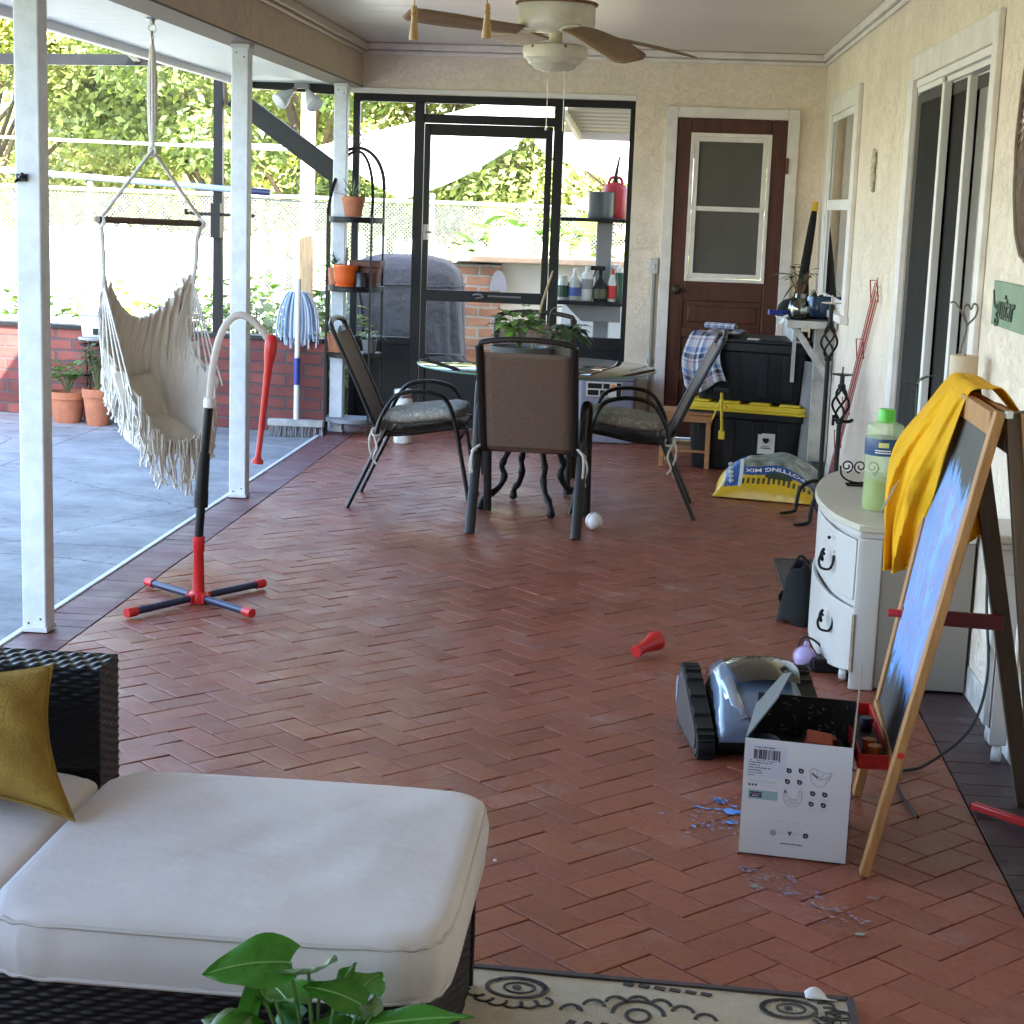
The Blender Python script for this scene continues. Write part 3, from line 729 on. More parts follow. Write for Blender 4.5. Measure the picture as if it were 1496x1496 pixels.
m = MB(); m.bar((-8, 11.62, 2.29), (-2.4, 11.06, 2.345), .06, .07); m.bar((-2.75, 11.2, 2.215), (-2.12, 11.2, 2.185), .05, .06); m.build("top_beam", bronze, en, world=True, bevel=.003)
m = MB(); m.bar((-2.80, 11.15, 2.12), (-2.12, 11.15, 1.655), .05, .125); m.build("brace", bronze, en, world=True, bevel=.003)
m = MB(); m.bar((-3.44, 11.2, 2.36), (-3.0, 9.0, 2.43), .05, .09); m.bar((-2.98, 9.0, 2.43), (-2.75, 7.9, 2.40), .05, .06); m.build("rafter", bronze, en, world=True, bevel=.003)
m = MB(); m.bar((-3.07, 11.0, 1.37), (-2.62, 11.0, 1.367), .02, .02); m.box(-2.90, -2.84, 10.97, 11.03, 1.22, 1.44); m.bar((-3.07, 11.0, 1.36), (-3.07, 11.0, 1.40), .02, .02)
m.build("bracket", black_metal, en, world=True)
m = MB(); m.add([(-9, 11.82, .6), (-2.12, 10.93, .6), (-2.12, 10.93, 2.3), (-9, 11.82, 2.3)], [(0, 1, 2, 3)])
m.build("screen", screen_mesh("patio insect screen", (.03, .03, .03), .07), en, world=True, smooth=False)
t = thing("pool_pole", "long pale blue telescopic pole with dark tip, slung along the enclosure", "pole", (-3.4, 10.9, 1.55))
m = MB(); m.tube([(-5.4, 10.92, 1.66), (-2.62, 10.92, 1.525)], .019, 12); m.build("tube", mat("pale blue aluminium", (.45, .55, .72), .35), t, world=True)
m = MB(); m.tube([(-2.62, 10.92, 1.525), (-2.50, 10.92, 1.519)], .021, 12); m.build("tip", mat("navy plastic", (.03, .04, .12), .4), t, world=True)
m = MB(); m.tube(smooth_path([(-2.80, 10.9, 1.50), (-2.5, 10.9, 1.475), (-2.13, 10.88, 1.467)]), .005, 6); tag(m.build("cord", mat("grey cord", (.3, .3, .3), .7)), "thin grey cord strung from the pale pole to the far post", "cord")
# floodlight
t = thing("floodlight", "twin white floodlight under the eave beside the wooden pole", "floodlight", (-2.33, 11.05, 2.12))
m = MB(); m.cbox((0, 0, .075), (.09, .05, .03)); m.tube([(-.03, 0, .07), (-.07, -.03, .03)], .012); m.tube([(.03, 0, .07), (.05, -.03, .02)], .012); m.build("base", mat("grey metal", (.25, .25, .25), .5), t)
for x, d in ((-.07, (-.6, -.5, -.6)), (.05, (.5, -.4, -.75))):
    q = Vector(d).to_track_quat('Z', 'Y').to_matrix().to_4x4(); q.translation = (x, -.03, .03)
    m = MB(); m.lathe([(.015, -.02), (.03, .02), (.05, .06), (.058, .10), (.045, .112), (0, .118)], n=16, M=q); m.build("lamp", grey_white, t)

# things on and by the half wall
def pot(name, root, r, h, mt, taper=.72, rim=True):
    m = MB(); rb = r*taper
    pr = [(0, 0), (rb*.95, 0), (rb, .01)]
    if rim: pr += [(r*.93, h*.76), (r, h*.77), (r*1.02, h), (r*.92, h), (r*.86, h*.86), (0, h*.86)]
    else: pr += [(r, h*.98), (r*.98, h), (r*.9, h), (r*.86, h*.88), (0, h*.88)]
    m.lathe(pr, n=28); o = m.build(name, mt, root, angle=30)
    s = MB(); s.lathe([(r*.88, h*.865), (r*.5, h*.9), (0, h*.905)], n=20); s.build("soil", soil, o)
    return o
def leaf(mb, base, dirv, L, W, bend=.3, fold=.25, n=5, up=(0, 0, 1), shape=0):
    """one pointed leaf, bent along its length"""
    d = Vector(dirv).normalized(); s = d.cross(Vector(up))
    if s.length < 1e-3: s = Vector((1, 0, 0))
    s.normalize(); nrm = s.cross(d)
    p = Vector(base); vs = []; fs = []
    for i in range(n+1):
        t = i/n
        wdt = W*.5*(math.sin(PI*min(1, t**.75))**.8 if shape == 0 else (math.sin(PI*(t*.92+.08)**.55) if shape == 1 else (1-t)**.6))
        wdt = max(wdt, W*.02)
        q = p + d*(L*(t - .12*bend*t*t)) - Vector((0, 0, 1))*(bend*L*t*t*.6)
        vs += [q - s*wdt + nrm*wdt*fold, q, q + s*wdt + nrm*wdt*fold]
        if i:
            k = 3*(i-1); fs += [(k, k+1, k+4, k+3), (k+1, k+2, k+5, k+4)]
    mb.add(vs, fs)
def bushy(root, name, mt, c, rx, rz, n, L, W, seed=0, bend=.3, stems=True, smt=None):
    rnd = random.Random(seed); m = MB(); st = MB()
    for i in range(n):
        th = rnd.uniform(0, 2*PI); ph = rnd.uniform(-.3, 1.3); rr = rnd.random()**.5
        p = Vector((c[0]+rx*rr*math.cos(th)*math.cos(ph)*.9, c[1]+rx*rr*math.sin(th)*math.cos(ph)*.9, c[2]+rz*(.5+.5*math.sin(ph)*rr)+rnd.uniform(-.1, .1)*rz))
        d = Vector((math.cos(th), math.sin(th), rnd.uniform(-.3, .8)))
        k = rnd.uniform(.6, 1.15)
        leaf(m, p, d, L*k, W*k, bend)
        if stems and i % 4 == 0: st.tube([Vector(c), (Vector(c)+p)/2+Vector((0, 0, .05*rz)), p], [.004, .003, .0015], 5)
    if stems and st.v: st.build("stem", smt or mat("plant stem", (.12, .13, .05), .6), root)
    return m.build(name, mt, root)
t = thing("potted_plant", "terracotta pot with a bright leafy herb, on the patio against the brick", "potted plant", (-3.83, 10.88, -.012))
pot("pot", t, .125, .205, terracotta)
bushy(t, "foliage", mat("fresh herb", (.16, .26, .06), .5, island=.35, trans=.3), (0, 0, .19), .13, .20, 60, .085, .06, 3)
t = thing("potted_plant", "terracotta pot with a dark climbing plant, half hidden by the hammock swing", "potted plant", (-3.60, 10.80, -.012))
pot("pot", t, .10, .24, terracotta)
bushy(t, "foliage", mat("variegated leaf", (.08, .13, .05), .5, island=.5, trans=.2), (0, 0, .22), .12, .34, 90, .06, .04, 5)
t = thing("plant_stand", "black iron plant stand with round top, against the brick half wall", "plant stand", (-3.665, 10.92, 0))
m = MB()
for a in range(3):
    c_, s_ = math.cos(a*2.1+.5), math.sin(a*2.1+.5); m.tube([(c_*.09, s_*.09, 0), (c_*.06, s_*.06, .3), (c_*.085, s_*.085, .53)], .006, 6)
for z, r in ((.53, .09), (.50, .088), (.3, .062)): m.tube([(r*math.cos(i*PI/12), r*math.sin(i*PI/12), z) for i in range(24)], .005, 6, closed=True)
m.build("frame", black_metal, t)
m = MB(); m.lathe([(0, .531), (.095, .531), (.10, .545), (.092, .55), (.085, .54), (0, .54)], n=24); m.build("top", mat("grey slab", (.35, .34, .32), .7), t)
t = thing("filter_box", "pale grey plastic box with a dark slot, standing on the iron plant stand", "plastic box", (-3.645, 10.92, .551))
m = MB(); m.add([(-.075,-.06,0),(.075,-.06,0),(.075,.06,0),(-.075,.06,0),(-.09,-.07,.14),(.09,-.07,.14),(.09,.07,.14),(-.09,.07,.14)],[(3,2,1,0),(4,5,6,7),(0,1,5,4),(1,2,6,5),(2,3,7,6),(3,0,4,7)]); m.box(-.095,.095,-.075,.075,.14,.165)
m.build("body", grey_white, t, bevel=.008)
m = MB(); m.box(.0, .06, -.071, -.062, .02, .06); m.build("slot", black_plastic, t)

# ------------------------------------------------------------------ garden beyond
def leaf_cloud(clumps, n, size, seed, flat=.6):
    """many small leaf faces spread through ellipsoid clumps, as arrays"""
    rng = np.random.default_rng(seed)
    w_ = np.array([c[3]*c[4]*c[5] for c in clumps]); w_ = w_**.75; w_ /= w_.sum()
    idx = rng.choice(len(clumps), n, p=w_); cl = np.array(clumps)[idx]
    d = rng.normal(size=(n, 3)); d /= np.linalg.norm(d, axis=1)[:, None]
    rr = (rng.random(n)**.45)[:, None]
    p = cl[:, :3] + d*rr*cl[:, 3:6]*(1+rng.normal(size=(n, 1))*.08)
    nrm = rng.normal(size=(n, 3))*flat + d*.5 + np.array([0, 0, .5]); nrm /= np.linalg.norm(nrm, axis=1)[:, None]
    u = np.cross(nrm, rng.normal(size=(n, 3))); u /= np.linalg.norm(u, axis=1)[:, None]; v = np.cross(nrm, u)
    s = size*(.55+.9*rng.random(n))[:, None]
    q = np.stack([p-u*s, p-v*s*.5+nrm*s*.12, p+u*s, p+v*s*.5+nrm*s*.12], 1).reshape(-1, 3)
    f = np.arange(4*n).reshape(-1, 4)
    return q, f
def cloud_obj(name, clumps, n, size, seed, mt, parent):
    q, f = leaf_cloud(clumps, n, size, seed)
    me = bpy.data.meshes.new(name); me.vertices.add(len(q)); me.vertices.foreach_set("co", q.ravel()); me.loops.add(f.size); me.loops.foreach_set("vertex_index", f.ravel())
    me.polygons.add(len(f)); me.polygons.foreach_set("loop_start", np.arange(0, f.size, 4)); me.polygons.foreach_set("loop_total", np.full(len(f), 4)); me.update(); me.materials.append(mt)
    o = bpy.data.objects.new(name, me); C.objects.link(o); o.parent = parent; return o
def tree(label, loc, h, sp, seed, mt, n=5000, size=.17, low=.25, trunk_r=.16):
    rnd = random.Random(seed)
    t = thing("tree", label, "tree", loc, group="trees beyond the garden fence")
    m = MB(); top = h*.72
    path = [(rnd.uniform(-.12, .12)*i, rnd.uniform(-.12, .12)*i, top*i/5) for i in range(6)]
    m.tube(smooth_path(path, 3), [trunk_r*(1-.7*i/15) for i in range(16)], 9)
    cl = []
    for i in range(13):
        a = rnd.uniform(0, 2*PI); k = rnd.uniform(low, .95); r = sp*rnd.uniform(.25, 1)*(1.15-abs(k-.55))
        e = Vector((r*math.cos(a), r*math.sin(a), h*k)); s0 = Vector((0, 0, h*max(.12, k-.28)))
        m.tube([s0, (s0+e)/2+Vector((0, 0, .25)), e], [trunk_r*.4, trunk_r*.25, .02], 6)
        q = rnd.uniform(.28, .5)*sp; cl.append((e.x, e.y, e.z, q*1.2, q*1.2, q*rnd.uniform(.6, .9)))
    m.build("trunk", bark, t)
    cloud_obj("crown", cl, int(n*3.2), size*.5, seed, mt, t)
    return t
leaf_sun = mat("sunny leaf", (.46, .48, .15), .5, island=.5, trans=.35)
leaf_mid = mat("mid leaf", (.32, .37, .11), .45, island=.55, trans=.3)
leaf_deep = mat("deep leaf", (.20, .26, .08), .4, island=.5, trans=.25)
tree("tall yellow green tree at the far edge, behind the nearest white post", (-13.5, 34, -.1), 9, 3.8, 1, leaf_sun, 6500, .2, .12)
tree("broad mid green tree above the hammock bar", (-8.6, 33, -.1), 8.5, 3.4, 2, leaf_mid, 7500, .18, .12)
tree("dense dark green tree behind the hammock rope", (-6.2, 30, -.1), 7, 2.6, 3, leaf_deep, 7000, .16, .1)
tree("light green tree filling the gap beside the middle white post", (-4.2, 33, -.1), 8, 3.0, 4, leaf_sun, 6500, .17, .1)
tree("bushy green tree behind the dark diagonal brace", (-2.6, 29, -.1), 6.5, 2.2, 5, leaf_mid, 6500, .15, .08)
tree("tree with reddish dead fronds, beyond the white shade sail", (-.9, 31, -.1), 7.5, 2.6, 6, mat("dry leaf", (.20, .15, .05), .6, island=.5, trans=.3), 5200, .17, .2)
tree("dark tree seen through the screen door above the sail", (1.0, 33, -.1), 8, 3.2, 7, leaf_deep, 7000, .18, .08)
tree("pale yellow tree far behind the chain link fence", (-10.5, 44, -.1), 11, 4.6, 8, leaf_sun, 6000, .24, .1)
tree("tall pale tree far behind the outdoor oven", (2.2, 45, -.1), 11, 4.5, 9, leaf_sun, 5500, .24, .1)
tree("tall dark tree rising far behind the picket fence", (-4.8, 47, -.1), 12, 5, 10, leaf_mid, 7000, .24, .08)
tree("sparse tree at the far edge of the lawn behind the pool pole", (-16.5, 40, -.1), 10, 4.4, 11, leaf_mid, 6000, .22, .1)
t = thing("far_foliage", "mass of yellow green scrub closing off the far lawn", "scrub", (0, 50, 0)); t['kind'] = 'stuff'
rnd = random.Random(5)
cloud_obj("foliage", [(-24+i*1.7+rnd.uniform(-.5, .5), rnd.uniform(-2, 3), rnd.uniform(.6, 2.6), 1.8, 1.5, rnd.uniform(1.2, 2.6)) for i in range(22)], 26000, .17, 3, leaf_sun, t)
cloud_obj("foliage", [(-22+i*2.1+rnd.uniform(-.5, .5), rnd.uniform(-8, -3), rnd.uniform(.3, 1.0), 1.4, 1.2, rnd.uniform(.7, 1.3)) for i in range(18)], 20000, .13, 4, leaf_mid, t)
# picket fence
pw = mat("white picket paint", (0.82, 0.82, 0.80), .5)
pf = thing("picket_fence", "white scalloped picket fence across the garden behind the hammock", "fence", (-5, 18, -.1))
m = MB(); x = -9.0; i = 0
rails = MB(); posts = MB()
while x < -.4:
    ph = (i % 14)/14; h = 1.12+.10*math.sin(PI*ph)-.02*(x+9)/8; wd = .125
    y = 18-.00*(x)
    gap = .022 if x < -4.3 else .09
    pts = [(x, 0), (x+wd, 0), (x+wd, h-.05), (x+wd*.75, h-.012), (x+wd*.5, h), (x+wd*.25, h-.012), (x, h-.05)]
    m.prism([(a, b) for a, b in pts], -.011, .011, Matrix.Translation((0, y, -.05)) @ Matrix.Rotation(PI/2, 4, 'X'))
    x += wd+gap; i += 1
m.build("pickets", pw, pf, world=True, smooth=False)
rails.box(-9, -.4, 18.012, 18.05, .15, .24); rails.box(-9, -.4, 18.012, 18.05, .75, .84); rails.build("rail", pw, pf, world=True)
for k in range(5):
    posts = MB(); xx = -8.6+k*2; posts.box(xx-.05, xx+.05, 18.051, 18.15, -.1, 1.1); posts.build("post", pw, pf, world=True)
# chain link fence
cf = thing("chain_link_fence", "galvanised chain link fence behind the white picket fence", "fence", (-4, 24, -.1))
galv = mat("galvanised steel", (.45, .46, .47), .4, metal=.7)
m = MB(); m.tube([(-14, 24, 1.52), (5, 24, 1.46)], .03, 8); m.build("top_rail", galv, cf, world=True)
for k in range(8):
    m = MB(); xx = -13+k*2.45; m.tube([(xx, 24.03, -.1), (xx, 24.03, 1.56)], .035, 8); m.sphere((xx, 24.03, 1.57), .045, 8, 6); m.build("post", galv, cf, world=True)
m = MB(); m.add([(-14, 24, -.1), (5, 24, -.1), (5, 24, 1.46), (-14, 24, 1.52)], [(0, 1, 2, 3)]); m.build("wire_mesh", screen_mesh("chain link", (.3, .31, .32), .11, 19), cf, world=True, smooth=False)
# wooden pole and cable
t = thing("wooden_pole", "bare tan wooden pole standing in the garden under the floodlight", "pole", (-2.69, 13, 0))
m = MB(); m.box(-.048, .048, -.048, .048, -.15, 2.55); m.build("shaft", mat("sunny timber", (.52, .36, .20), .7, scale_vec=(20, 20, 2), var=(2, .3)), t, bevel=.006)
m = MB(); m.box(-.055, .055, -.055, .055, 2.55, 2.58); m.build("cap", grey_white, t)
t = MB(); t.tube(smooth_path([(-9, 14, 1.96), (-5.5, 14, 1.90), (-3.0, 13.5, 1.86), (-2.72, 13.06, 1.87)]), .014, 6); tag(t.build("clothes_line", mat("white cord", (.8, .8, .8), .6)), "white line strung across the garden to the wooden pole", "line")
# shrubs behind the half wall
def shrub(label, loc, rx, h, n, L, mt, seed):
    t = thing("shrub", label, "shrub", loc, group="leafy plants behind the half wall")
    rnd = random.Random(seed); m = MB(); st = MB()
    for i in range(n):
        a = rnd.uniform(0, 2*PI); r = rx*rnd.random()**.5; z = h*rnd.random()**.7*(1-.4*(r/rx)**2)
        p = Vector((r*math.cos(a), r*math.sin(a)*.7, z)); d = Vector((math.cos(a), math.sin(a), rnd.uniform(-.2, .9))); k = rnd.uniform(.5, 1.2)
        leaf(m, p, d, L*k, L*k*.62, .4, n=3)
        if i % 5 == 0: st.tube([(r*.3*math.cos(a), r*.3*math.sin(a)*.7, 0), p], [.008, .003], 4)
    m.build("foliage", mt, t); st.build("stem", MATS.get("plant stem") or mat("plant stem", (.12, .13, .05), .6), t)
    return t
bright = mat("bright garden leaf", (.09, .17, .025), .45, island=.5, trans=.35)
for i, (x, y, rx, h, lab, mt) in enumerate((
    (-5.05, 13.6, .45, .60, "low bright bush behind the half wall, at the far edge of the view", bright),
    (-4.45, 13.9, .45, .60, "low bright bush behind the grey plastic box", leaf_sun),
    (-3.80, 13.9, .5, .66, "yellow green bush seen under the hammock bar", bright),
    (-3.35, 13.9, .42, .74, "tall leafy bush behind the dark enclosure post", bright),
    (-2.95, 12.7, .38, .66, "dense green bush behind the mop head", leaf_mid),
    (-2.55, 13.4, .36, .80, "leafy bush at the foot of the wooden pole", bright),
    (-2.3, 12.3, .25, .62, "bush behind the lower shelf of the arched plant stand", leaf_mid))):
    shrub(lab, (x, y, -.1), rx, h*1.25+.12, 420, .13, mt, 20+i)
shrub("big leafy shrub by the chain link fence, through the screen door", (-1.5, 20, -.1), .9, 1.55, 240, .32, bright, 41)
shrub("banana like shrub behind the tan box on the oven", (-.7, 18.5, -.1), .8, 1.6, 120, .5, leaf_sun, 42)
shrub("spreading green shrub behind the bottle shelf", (.05, 17.5, -.1), .7, 1.45, 220, .28, bright, 43)
shrub("pale flowering shrub beside the covered grill", (-2.4, 17, -.1), .6, 1.2, 200, .2, mat("pale leaf", (.38, .40, .22), .6, island=.4, trans=.3), 44)
t = thing("garden_table", "white garden table with a round top, glimpsed over the half wall", "garden table", (-3.87, 13, -.1))
m = MB(); m.lathe([(0, .66), (.17, .66), (.18, .675), (.17, .69), (0, .69)], n=24); m.build("top", pw, t)
m = MB(); m.tube([(0, 0, 0), (0, 0, .66)], .02); m.lathe([(.16, 0), (.14, .02), (.03, .04), (0, .04)], n=20); m.build("pedestal", galv, t)
t = thing("cool_box", "pale blue lidded box standing behind the half wall", "box", (-4.6, 12.6, -.1))
m = MB(); rbox(m, -.35, .35, -.2, .2, 0, .55, .04); m.build("body", mat("pale aqua plastic", (.5, .66, .68), .4), t)
m = MB(); rbox(m, -.37, .37, -.22, .22, .551, .63, .05); m.build("lid", pw, t, bevel=.01)
# covered grill
gr = thing("covered_grill", "barbecue grill under a wrinkled grey fabric cover, beyond the screen door", "covered grill", (-1.92, 13.0, -.05))
def cov(u, v):
    a = 2*PI*u; rx, ry = .43, .30
    if v < .8:
        z = .03 + (v/.8)*.92; k = 1 + .10*(1-v/.8); fold = 1+(.055*math.sin(a*9+math.sin(a*3)*2)+.03*math.sin(a*17+v*6))*(1-v*.8)
    else:
        t_ = (v-.8)/.2; z = .95+.20*math.sin(t_*PI/2); k = math.cos(t_*PI/2)**.6; fold = 1
    s = lambda q: math.copysign(abs(q)**.55, q)
    return (rx*k*fold*s(math.cos(a)), ry*k*fold*s(math.sin(a)), z)
m = MB(); m.grid(cov, 96, 30); m.build("cover", mat("grey fabric cover", (.085, .078, .085), .75, var=(4, .25), bump=(7, 1.0, .06)), gr, solid=.004)
m = MB(); m.tube([(.445*math.copysign(abs(math.cos(i*PI/30))**.55, math.cos(i*PI/30)), .315*math.copysign(abs(math.sin(i*PI/30))**.55, math.sin(i*PI/30)), .93+.004*math.sin(i)) for i in range(60)], .008, 6, closed=True); m.build("seam", MATS["grey fabric cover"], gr)
m = MB(); m.tube(smooth_path([(-.3, -.325, .9), (-.26, -.345, .6), (-.31, -.35, .3), (-.27, -.345, .12)]), .012, 6, flat=.3); m.build("strap", black_plastic, gr)
m = MB(); m.box(-.35, .35, -.2, .2, .0, .9); m.build("grill_body", black_metal, gr)
# outdoor oven / brick counter
ob = brickmat("garden brick", (.34, .15, .09), (.42, .22, .14), (.38, .34, .30), .22, .085)
ov = thing("outdoor_oven", "brick outdoor oven with pale rendered arched front and ledge, beyond the screen door", "outdoor oven", (-1.1, 14.6, -.1))
m = MB(); m.box(-1.73, -1.31, 14.2, 15.0, -.1, 1.0); m.box(-.45, -.05, 14.25, 15.0, -.1, 1.0); m.build("brickwork", ob, ov, world=True, smooth=False)
m = MB(); m.box(-1.31, -.45, 14.3, 15.0, -.1, 1.02)
m.build("rendered_front", mat("pale render", (.72, .68, .62), .8, bump=(30, .4)), ov, world=True, smooth=False)
m = MB(); m.box(-1.76, -.02, 14.12, 15.02, 1.021, 1.075); m.build("ledge", mat("sandstone ledge", (.55, .40, .30), .8, var=(6, .2)), ov, world=True, bevel=.01)
m = MB(); M0 = Matrix.Translation((-1.32, 14.19, .79)) @ Matrix.Rotation(PI/2, 4, 'X')
m.prism([(.072*math.cos(R(a)), .17*math.sin(R(a))) for a in range(0, 181, 15)], 0, .02, M0); m.build("grey_arch", mat("slate grey arch", (.30, .30, .35), .6), ov, world=True)  # flat grey arch shape on the oven front
t = thing("wooden_box", "pale box with an orange side, standing on the oven ledge", "box", (-1.26, 14.6, 1.076))
m = MB(); m.box(-.13, .17, -.15, .15, 0, .23); m.build("body", mat("cream box", (.80, .76, .66), .7), t, bevel=.004)
m = MB(); m.box(-.18, -.132, -.15, .15, 0, .23); m.build("side_board", mat("orange wood", (.62, .30, .08), .6), t, bevel=.003)
# shade sail, umbrella, neighbouring awning
A_, C_, B_, D_ = Vector((-3.05, 15, 1.93)), Vector((-1.75, 17.5, 2.50)), Vector((-.66, 12.3, 2.24)), Vector((-2.0, 13.2, 1.50))
def sail(u, v):
    p = (A_*(1-u)+C_*u)*(1-v) + (D_*(1-u)+B_*u)*v
    c = .5*math.sin(PI*u)*math.sin(PI*v)
    return tuple(p + Vector((0, 0, -.10))*math.sin(PI*u)*(v) + Vector((0, 0, .12*c)))
t = thing("shade_sail", "big white shade sail stretched over the garden, above the covered grill", "shade sail", (-1.9, 14.5, 2))
m = MB(); m.grid(sail, 24, 24); m.build("cloth", mat("white sail cloth", (.80, .78, .74), .8, trans=.35), t, world=True)
m = MB(); m.tube([A_, A_+Vector((-1.2, .5, .02))], .012, 6); m.tube([B_, B_+Vector((.25, -.6, .22))], .01, 6); m.tube([C_, C_+Vector((.2, 1.5, .5))], .01, 6); m.build("tie_rope", MATS["white cord"], t, world=True)
t = thing("garden_umbrella", "grey garden umbrella with arm, beyond the red can and grey pot", "umbrella", (-.3, 15, 1.6))
m = MB(); M0 = Matrix.Translation((-.22, 15, 1.93)) @ Matrix.Rotation(R(14), 4, 'Y') @ Matrix.Rotation(R(8), 4, 'X')
prof = [(.0, .16), (.3, .14), (.6, .075), (.9, -.03), (.91, -.13), (.88, -.12), (.6, .05), (0, .14)]
m.lathe(prof, n=10, M=M0); m.build("canopy", mat("grey canvas", (.26, .27, .31), .8), t, world=True, smooth=False)
m = MB(); m.tube([(-.22, 15, 2.0), (-.35, 15, .0)], .022, 8); m.tube([(-.75, 15, 1.86), (-.28, 15, 1.5)], .014, 6); m.build("pole", mat("umbrella pole", (.3, .27, .24), .5), t, world=True)
t = thing("neighbour_awning", "beige corrugated awning roof outside, above the umbrella", "awning", (-.3, 12.8, 2.2))
m = MB()
m.grid(lambda u, v: (-.78+1.6*u+.10*(1-v), 12.2+1.2*v, 2.30-.24*v+.010*math.sin(v*70)), 4, 90); m.build("sheet", mat("beige sheet metal", (.52, .46, .38), .6), t, world=True, solid=.01)
m = MB(); m.bar((-.80, 12.22, 2.29), (-.66, 13.42, 2.03), .03, .07); m.bar((-.68, 13.42, 2.035), (.85, 13.42, 2.035), .03, .06); m.build("edge_trim", trim_paint, t, world=True)

# potting shelf outside the screen with bottles and cans
gp = mat("grey resin", (.25, .25, .26), .55)
t = thing("utility_shelf", "grey resin utility stand with wide bracket and two shelves, behind the screen panel", "utility stand", (-.45, 11.9, -.05))
m = MB(); m.box(-.445, -.335, 11.98, 12.06, -.05, 1.40); m.build("post", gp, t, world=True, bevel=.01)
m = MB(); m.box(-.70, -.24, 11.78, 12.10, 1.40, 1.425); m.build("shelf", black_plastic, t, world=True, bevel=.005)
m = MB(); m.box(-.71, -.24, 11.78, 12.10, .835, .86); m.build("shelf", black_plastic, t, world=True, bevel=.005)
m = MB(); m.prism([(-.64, .834), (-.52, .72), (-.25, .72), (-.25, .834)], 0, .2, Matrix.Translation((0, 12.06, 0)) @ Matrix.Rotation(PI/2, 4, 'X')); m.build("bracket", gp, t, world=True, bevel=.006)
m = MB(); m.box(-.62, -.2, 11.8, 12.2, -.049, .0); m.build("foot", gp, t, world=True, bevel=.01)
t = thing("white_board", "plain white board standing behind the grey utility stand", "board", (-.45, 12.5, -.05))
m = MB(); m.box(-.25, .4, -.03, .03, 0, .88); m.build("board", pw, t, bevel=.006); m = MB(); m.box(-.24, .39, .031, .05, .1, .14); m.box(-.24, .39, .031, .05, .7, .74); m.build("batten", pw, t)
def bottle(name, label, x, prof, mt, cap=None, capprof=None, band=None, cat="bottle", y=11.88, z=.862, grp="bottles on the lower outdoor shelf", n=18):
    t = thing(name, label, cat, (x, y, z), group=grp)
    m = MB(); m.lathe(prof, n=n); m.build("body", mt, t)
    if capprof: m = MB(); m.lathe(capprof, n=14); m.build("cap", cap, t)
    if band: m = MB(); m.lathe([(band[2], band[0]), (band[2]+.001, band[0]), (band[2]+.001, band[1]), (band[2], band[1])], n=n); m.build("label_band", band[3], t)
    return t
wp = mat("white bottle plastic", (.7, .7, .68), .4); gbt = mat("dark green bottle", (.015, .07, .035), .3); clearp = mat("cloudy plastic", (.55, .57, .52), .25)
spr = [(.0, 0), (.04, 0), (.043, .02), (.043, .12), (.03, .15), (.015, .175), (.014, .19)]
bottle("glass_jar", "small glass jar with dark contents, first on the lower outdoor shelf", -.655, [(0, 0), (.035, 0), (.037, .02), (.037, .12), (.03, .14), (.03, .15), (0, .15)], clearp, mat("jar lid", (.5, .48, .4), .4), [(.032, .15), (.032, .165), (0, .165)], (.02, .10, .0375, gbt))
bottle("spray_bottle", "clear bottle with a blue label, among the bottles on the outdoor shelf", -.575, spr, clearp, wp, [(.016, .19), (.016, .215), (0, .22)], (.03, .09, .0435, mat("blue label", (.08, .12, .4), .5)))
bottle("lotion_bottle", "white squeeze bottle with printed grey label on the outdoor shelf", -.49, [(0, 0), (.036, 0), (.04, .02), (.04, .17), (.03, .19), (.014, .2)], wp, wp, [(.016, .2), (.016, .235), (0, .238)], (.08, .15, .0405, mat("grey print", (.3, .3, .32), .5)))
t = bottle("trigger_bottle", "black trigger spray bottle with dark green label on the outdoor shelf", -.40, [(0, 0), (.045, 0), (.05, .02), (.05, .09), (.035, .13), (.014, .16), (.014, .19)], black_plastic, None, None, (.02, .085, .0505, mat("olive label", (.08, .09, .04), .5)))
m = MB(); m.cbox((0, 0, .21), (.025, .05, .04)); m.cbox((-.02, 0, .225), (.10, .022, .03)); m.bar((-.035, 0, .21), (-.05, 0, .16), .015, .01); m.build("trigger", black_plastic, t, bevel=.003)
bottle("sauce_bottle", "white bottle with a red stripe on the outdoor shelf", -.315, [(0, 0), (.03, 0), (.034, .02), (.034, .13), (.02, .17), (.012, .185)], wp, red_paint, [(.013, .185), (.010, .22), (0, .225)], (.02, .11, .0345, red_paint))
bottle("tall_can", "dark green tall can at the end of the outdoor shelf, next to the wall", -.268, [(0, 0), (.03, 0), (.031, .005), (.031, .19), (.026, .2), (0, .2)], gbt, wp, [(.024, .2), (.024, .235), (0, .238)])
bottle("cloth_bag", "crumpled white plastic bag behind the tall green can on the outdoor shelf", -.30, [(0, 0), (.04, 0), (.055, .06), (.05, .13), (.03, .19), (.02, .22), (.035, .25)], mat("white bag", (.75, .75, .73), .5, bump=(30, .8)), None, None, None, "bag", 11.98)
bottle("cooking_pot", "grey metal pot on the upper outdoor shelf", -.42, [(0, 0), (.085, 0), (.09, .01), (.09, .17), (.094, .175), (.088, .178), (.085, .17), (.085, .02), (0, .02)], mat("dull pot metal", (.16, .17, .18), .35, metal=.5), None, None, None, "pot", 11.9, 1.426, "things on the upper outdoor shelf", 28)
t = bottle("fuel_can", "red plastic can with a long black spout on the upper outdoor shelf", -.33, [(0, 0), (.085, 0), (.09, .015), (.09, .19), (.075, .225), (.03, .245), (0, .245)], mat("red can", (.38, .015, .03), .4), None, None, None, "can", 12.0, 1.426, "things on the upper outdoor shelf", 24)
m = MB(); m.tube([(0, 0, .24), (0, 0, .29), (.02, 0, .42)], [.02, .012, .006], 10); m.build("spout", black_plastic, t)
